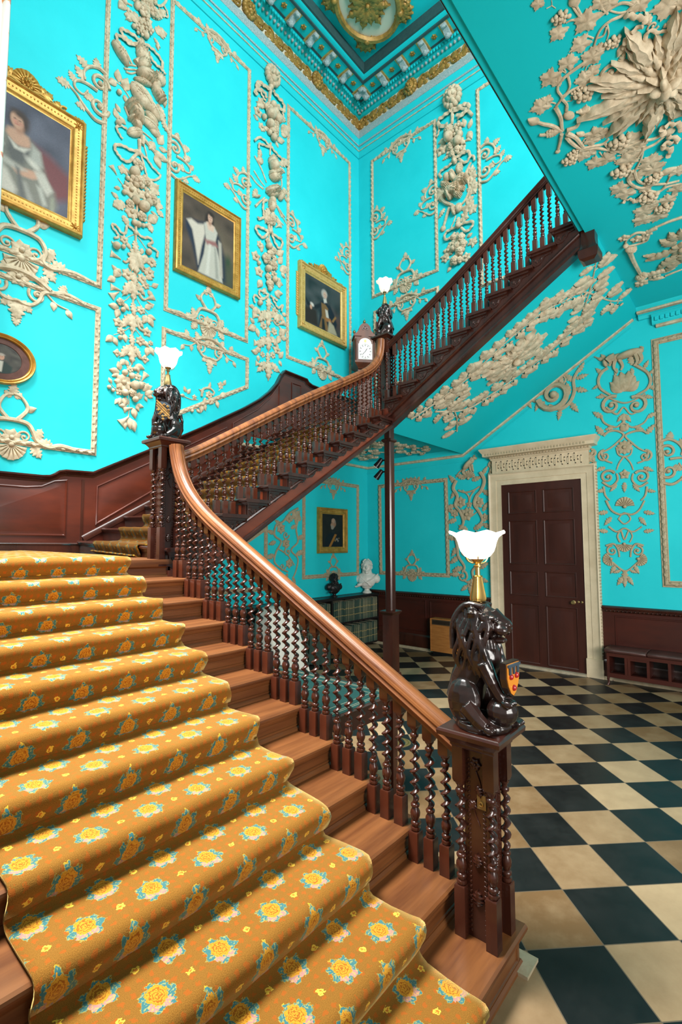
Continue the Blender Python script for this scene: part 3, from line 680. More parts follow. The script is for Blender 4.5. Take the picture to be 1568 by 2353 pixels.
# ---------------- stair carpet
def carpet_mat(name,dim=1.0,sheen=.8):
    m=bpy.data.materials.new(name); m.use_nodes=True; nt=m.node_tree; N=nt.nodes; L=nt.links; b=N['Principled BSDF']
    b.inputs['Roughness'].default_value=.95; b.inputs['Specular IOR Level'].default_value=.1
    b.inputs['Sheen Weight'].default_value=sheen; b.inputs['Sheen Roughness'].default_value=.38; b.inputs['Sheen Tint'].default_value=(1,.72,.25,1)
    uv=N.new('ShaderNodeUVMap'); sp=N.new('ShaderNodeSeparateXYZ')
    def mth(op,a,b2=None,c=None):
        n=N.new('ShaderNodeMath'); n.operation=op
        for i,q in enumerate((a,b2,c)):
            if q is None: continue
            if isinstance(q,(int,float)): n.inputs[i].default_value=q
            else: L.new(q,n.inputs[i])
        return n.outputs[0]
    # ragged tufts: jitter the lookup
    nzj=N.new('ShaderNodeTexNoise'); nzj.inputs['Scale'].default_value=85; nzj.inputs['Detail'].default_value=2; L.new(uv.outputs[0],nzj.inputs['Vector'])
    vm=N.new('ShaderNodeVectorMath'); vm.operation='SUBTRACT'; L.new(nzj.outputs['Color'],vm.inputs[0]); vm.inputs[1].default_value=(.5,.5,.5)
    vs=N.new('ShaderNodeVectorMath'); vs.operation='SCALE'; L.new(vm.outputs[0],vs.inputs[0]); vs.inputs['Scale'].default_value=.030
    va=N.new('ShaderNodeVectorMath'); va.operation='ADD'; L.new(uv.outputs[0],va.inputs[0]); L.new(vs.outputs[0],va.inputs[1])
    L.new(va.outputs[0],sp.inputs[0])
    PU,PV=.230,.280
    u=mth('DIVIDE',sp.outputs[0],PU); v=mth('DIVIDE',sp.outputs[1],PV)
    def cell(du,dv):
        a=mth('MULTIPLY',mth('SUBTRACT',mth('FRACT',mth('ADD',u,du)),.5),PU); c=mth('MULTIPLY',mth('SUBTRACT',mth('FRACT',mth('ADD',v,dv)),.5),PV); return a,c
    def dist(a,c,sa=1,sc=1,oa=0,oc=0):
        a=mth('MULTIPLY',mth('SUBTRACT',a,oa),sa); c=mth('MULTIPLY',mth('SUBTRACT',c,oc),sc)
        return mth('SQRT',mth('ADD',mth('MULTIPLY',a,a),mth('MULTIPLY',c,c)))
    def both(fn): return mth('MINIMUM',fn(*cell(0,0)),fn(*cell(.5,.5)))
    flower=both(lambda a,c:dist(a,c,1.1,.9,0,.004))
    # leafy surround: angular lobes
    def leafd(a,c):
        th=mth('ARCTAN2',c,a); r=dist(a,c,1,1.0,0,-.004)
        lob=mth('MULTIPLY',mth('SINE',mth('MULTIPLY',th,7.0)),.007)
        return mth('ADD',r,lob)
    leaf=both(leafd)
    posy=both(lambda a,c:mth('MINIMUM',dist(a,c,1,1,.024,-.030),dist(a,c,1,1,-.012,-.037)))
    posy2=both(lambda a,c:dist(a,c,1.4,.8,0,.045))
    def cells2(du,dv):
        return cell(du,dv)
    star=mth('MINIMUM',dist(*cell(.5,0)),dist(*cell(0,.5)))
    su=mth('SUBTRACT',mth('FRACT',mth('DIVIDE',sp.outputs[0],.0385)),.5); sv=mth('SUBTRACT',mth('FRACT',mth('DIVIDE',sp.outputs[1],.0385)),.5)
    dots=mth('SQRT',mth('ADD',mth('MULTIPLY',su,su),mth('MULTIPLY',sv,sv)))
    nz=N.new('ShaderNodeTexNoise'); nz.inputs['Scale'].default_value=420; nz.inputs['Detail'].default_value=2; L.new(uv.outputs[0],nz.inputs['Vector'])
    nzb=N.new('ShaderNodeTexNoise'); nzb.inputs['Scale'].default_value=8; nzb.inputs['Detail'].default_value=4; L.new(uv.outputs[0],nzb.inputs['Vector'])
    wv=N.new('ShaderNodeTexNoise'); wv.inputs['Scale'].default_value=120; wv.inputs['Detail'].default_value=1; L.new(uv.outputs[0],wv.inputs['Vector'])
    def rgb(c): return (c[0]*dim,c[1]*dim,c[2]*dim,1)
    base=N.new('ShaderNodeValToRGB'); E=base.color_ramp.elements; E[0].position=.3; E[0].color=rgb((.165,.068,.010)); E[1].position=.7; E[1].color=rgb((.32,.140,.022)); L.new(nz.outputs['Fac'],base.inputs[0])
    cur=base.outputs[0]
    def over(mask,col):
        nonlocal cur
        x=N.new('ShaderNodeMix'); x.data_type='RGBA'; L.new(mask,x.inputs[0]); L.new(cur,x.inputs[6])
        if isinstance(col,tuple): x.inputs[7].default_value=rgb(col)
        else: L.new(col,x.inputs[7])
        cur=x.outputs[2]
    lt=lambda a,t:mth('LESS_THAN',a,t)
    over(mth('MULTIPLY',lt(dots,.24),.62),(.40,.085,.010))
    over(lt(star,.013),(.78,.50,.06)); over(lt(star,.006),(.55,.16,.02))
    over(lt(posy2,.013),(.72,.40,.03))
    over(lt(leaf,.0555),(.36,.26,.05))
    over(lt(leaf,.053),(.045,.17,.18))
    over(mth('MULTIPLY',lt(leaf,.053),mth('GREATER_THAN',wv.outputs['Fac'],.58)),(.27,.31,.14))
    over(lt(posy,.017),(.42,.21,.19)); over(mth('MULTIPLY',lt(posy,.017),mth('GREATER_THAN',wv.outputs['Fac'],.55)),(.60,.34,.12))
    over(lt(flower,.036),(.60,.28,.025))
    pet=mth('GREATER_THAN',mth('SINE',mth('MULTIPLY',flower,620)),.25); over(mth('MULTIPLY',pet,lt(flower,.032)),(.36,.11,.012))
    L.new(cur,b.inputs['Base Color'])
    bp=N.new('ShaderNodeBump'); bp.inputs['Strength'].default_value=.35; bp.inputs['Distance'].default_value=.004; L.new(nz.outputs['Fac'],bp.inputs['Height']); L.new(bp.outputs[0],b.inputs['Normal'])
    return m
m_carp=carpet_mat('patterned_carpet'); m_carp2=carpet_mat('patterned_carpet_dark',.30,.08)  # second carpet repeats the pattern with every colour scaled darker
def carpet(name,sec,mp,w0,w1,nu,mat_,label,loc,edge=None):
    """sec: section points; mp(a,z,w); UV from path length"""
    g=G(); L=0; LL=[0]
    for p,q in zip(sec,sec[1:]): L+=sqrt((p[0]-q[0])**2+(p[1]-q[1])**2); LL.append(L)
    n=len(sec); vs=[]; uvs=[]
    for i,(a,z) in enumerate(sec):
        for j in range(nu+1):
            ww=lerp(w0,w1,j/nu)
            wob=.004*sin(ww*23+LL[i]*9)+.003*sin(ww*41+i)
            if j==0: ww+=.012*sin(i*.9)
            vs.append(mp(a,z+wob*.4,ww)); uvs.append((ww,LL[i]))
    fs=[(i*(nu+1)+j,i*(nu+1)+j+1,(i+1)*(nu+1)+j+1,(i+1)*(nu+1)+j) for i in range(n-1) for j in range(nu)]
    g.add(vs,fs); o=g.obj(name,mat_,None,60)
    uvl=o.data.uv_layers.new(name='UVMap')
    for lp in o.data.loops: uvl.data[lp.index].uv=uvs[lp.vertex_index]
    so=o.modifiers.new('thick','SOLIDIFY'); so.thickness=.014; so.offset=-1
    tag(o,label,'carpet'); return o
def nosing(yk,zk,dirn,h=.016,ov=.03):
    """rounded carpet turn over one nosing"""
    return [(yk+dirn*(ov*.2),zk-.075),(yk+dirn*ov*.62,zk-.045),(yk+dirn*ov*.98,zk-.022),(yk+dirn*ov,zk-.004),(yk+dirn*ov*.75,zk+h*.75),(yk+dirn*ov*.2,zk+h*1.05),(yk-dirn*.03,zk+h)]
sec=[(5.20,.016),(5.088,.018)]
sec=[(5.105,.02)]
for k in range(1,13):
    zk=z1(k) if k<12 else 1.757; yk=y1(k) if k<12 else 2.25
    zp=z1(k-1)
    sec+=[(yk-.004,zp+.045),(yk-.002,lerp(zp,zk,.5))]+nosing(yk,zk,1)
    if k<12: sec+=[(yk-.12,zk+.014),(yk-.215,zk+.016),(yk-.245,zk+.024)]
sec+=[(1.9,1.779),(1.3,1.789),(.6,1.80),(-.10,1.808)]
carpet('stair_carpet',sec,lambda a,z,w:(w,a,z),5.945,7.19,26,m_carp,'wide golden patterned carpet running down the lower flight and over the landing',(0,0,0))
sec=[(5.68,1.772)]
for j in range(1,14):
    zk=z2(j); xk=x2(j); sec+=[(xk-.004,zk-.11),(xk-.002,zk-.09)]+nosing(xk,zk,1)
    sec+=[(xk-.14,zk+.014),(xk-.235,zk+.018),(xk-.26,zk+.03)]
carpet('stair_carpet',sec,lambda a,z,w:F2(a,w,z),.52,1.72,20,m_carp2,'narrower darker gold carpet climbing the middle flight behind the railing',(0,0,0))

# ================================================================ plaster ornament
def plaster(name,label,cat,mp,data,mt=None,lift=1.0,group=None,ang=50):
    p=P(mp,lift); p.E(data); o=p.obj(name,mt or m_plas,None,ang); return tag(o,label,cat,group)
def plaster_parts(name,label,cat,mp,parts,loc,mt=None,lift=1.0):
    t=thing(name,label,cat,loc)
    for pn,data in parts:
        p=P(mp,lift*1.1); p.E(data,1.3); p.obj(pn,mt or m_plas,t,50)
    return t
# ---- great trophy drop between the first and the second portrait panel
plaster_parts('plaster_trophy_drop','tall cream plaster trophy drop with helmet, shield and quiver left of the second portrait','plaster ornament',pA,[
 ('upper_bouquet',[('el',4.858,9.231,0.075,1.81,.7,.8),('rs',4.757,9.368,0.067,1.544),('rs',4.686,9.368,0.063,1.545),('rs',4.631,9.334,0.068,1.545),('fl',4.809,9.013,0.079,1.544,7),
('fl',4.716,9.139,0.072,1.544,6),('rs',4.771,9.228,0.08,1.544),('lo',4.887,9.009,0.114,-0.258),('lf',5.008,9.141,0.14,-0.996),('sp',5.037,9.116,0.034,1.542),
('tb',0.01,[(4.925,9.18),(4.992,9.156),(5.041,9.121)]),('lf',4.966,9.117,0.066,-1.334),('sp',4.9,8.889,0.028,1.543),('lo',4.589,9.111,0.151,2.693),('lo',4.534,9.139,0.075,-2.436),
('la',4.604,8.987,0.099,-2.424),('lf',4.557,8.934,0.07,-1.801),('br',4.815,8.9,0.066,1.544),('br',4.695,9.02,0.067,1.544),('sp',4.736,8.886,0.043,1.544),
('la',4.838,9.123,0.217,-0.905),('la',4.684,9.278,0.137,2.861),('la',4.594,9.329,0.201,2.241),('rb',0.013,[(4.627,9.514),(4.571,9.499),(4.516,9.538),(4.462,9.634),(4.418,9.76)]),('rb',0.011,[(4.471,9.579),(4.422,9.537),(4.415,9.458),(4.523,9.411)]),
('rs',4.663,9.518,0.072,1.545),('rs',4.777,9.441,0.08,1.544),('la',4.861,9.311,0.124,-0.29)]),
 ('ribbon_bow',[('rb',0.018,[(4.802,8.749),(4.897,8.759),(5.013,8.731),(5.07,8.7),(5.052,8.645),(4.969,8.628),(4.877,8.651),(4.81,8.724)]),('rb',0.017,[(4.81,8.707),(4.943,8.596),(5.026,8.597),(5.115,8.583),(5.121,8.526),(5.071,8.472)]),('rb',0.017,[(4.776,8.752),(4.68,8.778),(4.58,8.768),(4.487,8.714),(4.484,8.614),(4.557,8.593),(4.64,8.628),(4.695,8.683)]),('rb',0.015,[(4.521,8.594),(4.455,8.581),(4.427,8.557)]),('el',4.785,8.754,0.062,1.696,.7,.7)]),
 ('helmet_and_shield',[('el',5.068,8.354,0.178,0.706,.36,.5),('tb',0.014,[(5.039,8.482),(4.972,8.432),(4.902,8.347)]),('lf',5.056,8.503,0.129,-2.048),('el',4.762,8.575,0.141,1.451,.85,.6),('el',4.759,8.443,0.123,2.275,.7,.8),
('tb',0.029,[(4.861,8.397),(4.803,8.479),(4.717,8.521),(4.663,8.473),(4.696,8.402)]),('el',4.729,8.296,0.15,2.966,.6,.9),('el',4.752,8.197,0.166,2.869,.25,.4),('tb',0.011,[(5,8.252),(4.918,8.325),(4.843,8.367)]),('tb',0.011,[(5.006,8.203),(4.933,8.252),(4.842,8.315)]),
('tb',0.011,[(4.981,8.18),(4.915,8.205),(4.841,8.28)]),('el',4.507,8.421,0.099,1.341,1.05,.7),('el',4.576,8.267,0.107,1.937,.7,.9),('el',4.538,8.178,0.125,-2.383,.6,.8),('la',4.467,8.294,0.175,-1.8),
('la',4.429,8.258,0.145,-1.595),('el',4.755,7.981,0.227,0.506,.72,.35),('el',4.755,7.972,0.148,0.507,.6,.55),('tb',0.009,[(4.876,7.998),(4.745,7.909),(4.594,7.883)]),('el',4.594,7.901,0.168,0.776,.55,.45),
('el',4.617,7.758,0.132,-2.69,.5,.5)]),
 ('quiver_and_banner',[('el',4.849,7.649,0.172,0.866,.5,.9),('tb',0.012,[(4.983,7.676),(4.948,7.614),(4.913,7.552)]),('tb',0.012,[(4.951,7.716),(4.916,7.645),(4.889,7.569)]),('tb',0.012,[(4.911,7.762),(4.883,7.677),(4.864,7.595)]),('el',4.897,7.572,0.077,2.314,.35,1.2),
('el',4.82,7.538,0.094,0.806,.7,.9),('el',4.842,7.41,0.154,2.488,.5,.4),('el',4.641,7.661,0.167,-2.989,.5,.4),('el',4.569,7.621,0.133,-2.68,.6,.35),('tb',0.01,[(4.794,7.495),(4.69,7.495),(4.583,7.477)]),
('la',4.505,7.982,0.183,-2.058),('la',4.456,7.843,0.146,-2.369),('la',4.535,8.052,0.143,-2.376),('lf',5.037,7.56,0.079,0.816),('lf',5.066,7.446,0.099,1.115),
('sp',5.068,7.385,0.035,1.541),('lf',4.96,7.442,0.092,0.494),('rb',0.013,[(4.95,7.38),(5.031,7.376),(5.086,7.313),(5.052,7.252),(5.002,7.208)]),('tb',0.007,[(4.922,7.858),(5.007,7.926),(5.072,7.945),(5.168,7.94)]),('lf',5.073,7.962,0.126,1.452),
('lf',5.097,7.952,0.117,-0.763),('lf',4.998,7.906,0.149,1.758),('sp',5.068,7.811,0.03,1.541),('lf',4.988,7.845,0.082,-1.791),('tb',0.029,[(4.732,7.423),(4.73,7.353),(4.737,7.305)])]),
 ('ribbon_loop',[('tb',0.02,[(4.722,7.402),(4.634,7.362),(4.543,7.314)]),('lf',4.571,7.35,0.132,-2.657),('lf',4.542,7.287,0.136,-2.044),('lf',4.516,7.322,0.128,-2.955),('lf',4.491,7.428,0.095,3.065),
('lf',4.502,7.475,0.138,1.955),('lf',4.556,7.458,0.131,-1.086),('rb',0.016,[(4.785,7.177),(4.893,7.125),(4.983,7.118),(5.086,7.072),(5.1,7.008),(5.059,6.959),(4.994,6.924),(4.913,6.949),(4.849,7.058),(4.793,7.146)]),('tb',0.021,[(4.773,7.351),(4.77,7.265),(4.768,7.179)]),('el',4.776,7.165,0.051,1.544,.9,.8),
('rb',0.014,[(4.75,7.164),(4.663,7.14),(4.582,7.075),(4.482,7.038)]),('rb',0.012,[(4.75,7.155),(4.713,7.056),(4.676,6.956),(4.647,6.885),(4.559,6.902),(4.48,6.985),(4.463,7.04)]),('tb',0.01,[(4.73,7.361),(4.684,7.268),(4.655,7.163)])]),
 ('fruit_cluster',[('rs',4.788,6.983,0.064,1.543),('sp',4.843,6.829,0.063,1.543),('rs',4.79,6.749,0.085,1.543),('rs',4.681,6.822,0.06,1.544),('tu',5.059,6.682,0.088,0.859),
('lv',4.974,6.801,0.056,1.353),('tb',0.006,[(5.042,6.65),(4.951,6.577),(4.886,6.565)]),('fl',4.869,6.582,0.092,1.543,8),('fl',4.778,6.601,0.068,1.543),('sp',4.936,6.62,0.028,1.542),
('sp',4.923,6.713,0.028,1.542),('sp',4.877,6.706,0.025,1.543),('lf',5.007,6.529,0.067,-0.373),('sp',4.961,6.496,0.03,1.542),('lv',4.566,6.792,0.085,2.383),
('lf',4.591,6.734,0.094,-2.032),('fl',4.649,6.613,0.069,1.544,7),('rs',4.596,6.616,0.074,1.545),('sp',4.629,6.528,0.047,1.544),('lf',5.026,6.384,0.077,0.299),
('lo',4.945,6.354,0.146,-0.636),('rs',4.88,6.381,0.05,1.543),('sp',4.816,6.459,0.051,1.543),('fl',4.853,6.285,0.075,1.543,7),('rs',4.718,6.289,0.059,1.544),
('sp',4.705,6.426,0.068,1.544),('la',4.583,6.448,0.078,-2.863),('lv',4.507,6.595,0.076,1.972),('lo',4.496,6.513,0.09,-2.594),('tb',0.015,[(4.784,6.528),(4.78,6.368),(4.785,6.237)]),
('lo',4.964,6.184,0.098,-2.266),('lf',4.939,6.13,0.059,-2.265),('sp',4.816,6.152,0.037,1.543),('sp',4.765,6.153,0.039,1.543),('lf',4.623,6.287,0.151,2.412),
('lo',4.614,6.266,0.102,-2.022),('sp',4.694,6.177,0.027,1.544),('sp',4.651,6.203,0.022,1.544),('tb',0.007,[(4.658,6.303),(4.614,6.274),(4.57,6.262)]),('la',4.713,6.733,0.11,-2.889),
('la',4.825,6.797,0.1,0.249)]),
 ('lower_ribbon',[('rb',0.013,[(4.779,6.035),(4.855,6.064),(4.912,6.06),(4.926,5.961),(4.981,5.933),(5.039,5.987),(5.094,5.992),(5.092,5.943),(5.036,5.898),(5.019,5.857),(5.073,5.814)]),('rb',0.014,[(4.771,6.031),(4.685,6.013),(4.608,6.051),(4.554,6.017),(4.614,5.945),(4.552,5.931),(4.48,5.912),(4.487,5.83)]),('tb',0.016,[(4.79,6.131),(4.787,6.014),(4.784,5.897)]),('el',4.787,6.031,0.046,1.543,.9,.9),('fl',4.939,5.863,0.049,1.542),
('lf',4.906,5.846,0.074,-2.254),('sp',5.046,5.72,0.044,1.541),('lf',5.055,5.732,0.045,0.634),('sp',4.952,5.757,0.028,1.542),('tb',0.005,[(4.803,6.006),(4.884,5.932),(4.931,5.875)]),
('tb',0.006,[(4.753,5.989),(4.683,5.929),(4.63,5.877)]),('sp',4.611,5.842,0.038,1.544),('lf',4.69,5.865,0.073,-1.434)]),
 ('husk_chain',[('la',4.789,5.928,0.159,-1.598),('la',4.798,5.805,0.266,-1.467),('la',4.773,5.817,0.231,-1.894),('la',4.789,5.792,0.271,-1.634),('tu',4.971,5.582,0.105,0.135),
('tb',0.015,[(4.851,5.646),(4.906,5.571),(4.947,5.577)]),('la',4.744,5.695,0.117,-2.256),('tb',0.014,[(4.725,5.602),(4.656,5.556),(4.604,5.561)]),('fl',4.587,5.569,0.064,1.545),('lf',4.628,5.8,0.117,-1.288),
('fl',4.556,5.729,0.056,1.545),('lv',4.547,5.742,0.046,-3.031),('la',4.789,5.489,0.166,-1.599),('fl',4.878,5.417,0.066,1.542),('lf',4.975,5.449,0.127,-1.047),
('lf',5.013,5.399,0.072,0.656),('lf',5.034,5.309,0.102,-0.684),('sp',4.998,5.398,0.024,1.541),('fl',4.687,5.449,0.052,1.544),('lf',4.637,5.504,0.083,-3.003)]),
 ('husk_drop',[('la',4.793,5.376,0.231,-1.564),('la',4.818,5.339,0.208,-1.095),('la',4.757,5.364,0.148,-2.242),('tb',0.016,[(4.842,5.232),(4.891,5.159),(4.951,5.161)]),('tu',4.96,5.167,0.103,-0.032),
('tu',4.984,5.139,0.111,-0.794),('tb',0.017,[(4.727,5.225),(4.671,5.167),(4.626,5.176)]),('tu',4.635,5.172,0.116,2.493),('tu',4.608,5.165,0.077,-2.737),('fl',4.679,5.433,0.053,1.544),
('fl',4.632,5.372,0.045,1.544),('lf',4.594,5.324,0.084,-2.249),('lf',4.54,5.392,0.087,2.482),('tb',0.005,[(4.705,5.404),(4.632,5.372),(4.512,5.412)]),('rs',4.968,5.007,0.043,1.542),
('sp',4.931,4.918,0.029,1.542),('lf',4.93,5.013,0.086,-2.464),('lf',4.978,4.934,0.105,-0.102),('lf',4.978,4.917,0.104,-1.292),('tb',0.005,[(4.847,5.133),(4.889,5.073),(4.947,5.024)]),
('la',4.794,5.075,0.155,-1.634),('la',4.798,4.923,0.218,-1.599),('la',4.823,4.896,0.192,-1.083),('la',4.763,4.919,0.15,-2.225),('tb',0.016,[(4.847,4.809),(4.888,4.734),(4.947,4.739)]),
('fl',4.981,4.736,0.055,1.541,5),('tb',0.016,[(4.733,4.814),(4.696,4.748),(4.624,4.728)]),('fl',4.596,4.737,0.053,1.544,5),('fl',4.685,5.01,0.049,1.544),('lf',4.632,5.056,0.094,2.502),
('lf',4.593,4.972,0.09,-2.946),('lf',4.603,4.968,0.112,-1.206),('lf',4.584,4.957,0.11,-2.116),('tb',0.005,[(4.742,5.139),(4.678,5.057),(4.585,4.993)]),('tb',0.012,[(4.795,5.118),(4.797,5.047),(4.8,4.984)]),
('tb',0.011,[(4.801,4.729),(4.799,4.643),(4.802,4.581)]),('fl',4.944,4.637,0.043,1.542),('lf',4.901,4.617,0.089,-1.782),('sp',4.958,4.538,0.029,1.542),('lf',5.041,4.536,0.105,-0.823),
('lf',5.041,4.528,0.089,-2.086),('tb',0.005,[(4.836,4.717),(4.927,4.626),(5.033,4.556)]),('la',4.803,4.641,0.146,-1.634),('la',4.804,4.51,0.214,-1.634),('la',4.829,4.476,0.178,-1.003),
('la',4.769,4.495,0.137,-2.209),('tb',0.016,[(4.853,4.408),(4.893,4.336),(4.969,4.347)]),('fl',4.985,4.333,0.042,1.541,4),('tb',0.016,[(4.74,4.408),(4.685,4.354),(4.632,4.361)]),('fl',4.614,4.358,0.048,1.544,4),
('fl',4.683,4.584,0.053,1.544,6),('lf',4.629,4.61,0.078,-2.22),('fl',4.538,4.604,0.029,1.545),('lf',4.573,4.539,0.103,-1.426),('lf',4.555,4.554,0.096,-2.107),
('tb',0.005,[(4.758,4.727),(4.666,4.643),(4.564,4.56)])]),
 ('fruit_pendant',[('lf',4.883,4.278,0.087,-0.998),('lf',4.866,4.275,0.072,-1.88),('tb',0.005,[(4.825,4.322),(4.796,4.243),(4.812,4.17),(4.821,3.909),(4.806,3.656)]),('lf',4.736,4.252,0.088,-1.985),('lf',4.736,4.252,0.096,-2.865),
('lf',4.937,4.118,0.087,1.265),('lf',4.945,4.09,0.105,0),('lf',4.953,4.071,0.082,-0.575),('fl',4.812,4.17,0.039,1.543),('sp',4.756,4.185,0.024,1.543),
('sp',4.886,4.098,0.036,1.542),('sp',4.796,4.079,0.038,1.543),('fl',4.705,4.095,0.043,1.543,5),('fl',4.895,3.967,0.093,1.542,8),('fl',4.9,3.975,0.059,2.013,7),
('tu',4.65,4.048,0.106,2.024),('tu',4.632,4.043,0.096,-2.637),('lf',5.039,3.922,0.06,0.966),('sp',5.077,3.862,0.025,1.541),('tb',0.005,[(4.939,3.88),(5.005,3.872),(5.063,3.933)]),
('sp',5.028,3.833,0.023,1.541),('fl',4.946,3.836,0.038,1.542,5),('sp',4.754,3.96,0.056,1.543),('sp',4.684,3.978,0.048,1.544),('sp',4.879,3.835,0.042,1.542),
('rs',4.777,3.86,0.047,1.543),('fl',4.68,3.848,0.036,1.544),('lf',4.629,3.921,0.107,2.102),('lf',4.601,3.875,0.108,2.532),('lf',4.574,3.873,0.069,-3.025),
('lf',4.6,3.858,0.057,-1.984),('lf',4.919,3.766,0.08,-1.274),('lf',4.943,3.744,0.073,-0.98),('lf',4.852,3.79,0.098,-1.35),('sp',4.74,3.782,0.038,1.543),
('lf',4.715,3.805,0.086,2.459),('lf',4.849,3.672,0.076,-0.13),('lf',4.849,3.664,0.063,-1.27),('tb',0.005,[(4.808,3.741),(4.849,3.672),(4.915,3.649)]),('lf',4.712,3.719,0.075,-3.005),
('lf',4.712,3.711,0.065,-1.978),('tu',4.763,3.665,0.1,-0.374),('lf',4.754,3.667,0.108,-1.782),('tb',0.006,[(4.806,3.656),(4.812,3.569),(4.811,3.527)]),('tu',4.811,3.544,0.121,-0.816),
('lf',4.794,3.53,0.119,-1.599),('lf',4.776,3.517,0.13,-1.876),('lf',4.86,3.475,0.084,-1.599)])],
 (4.86,-.18,4.6))
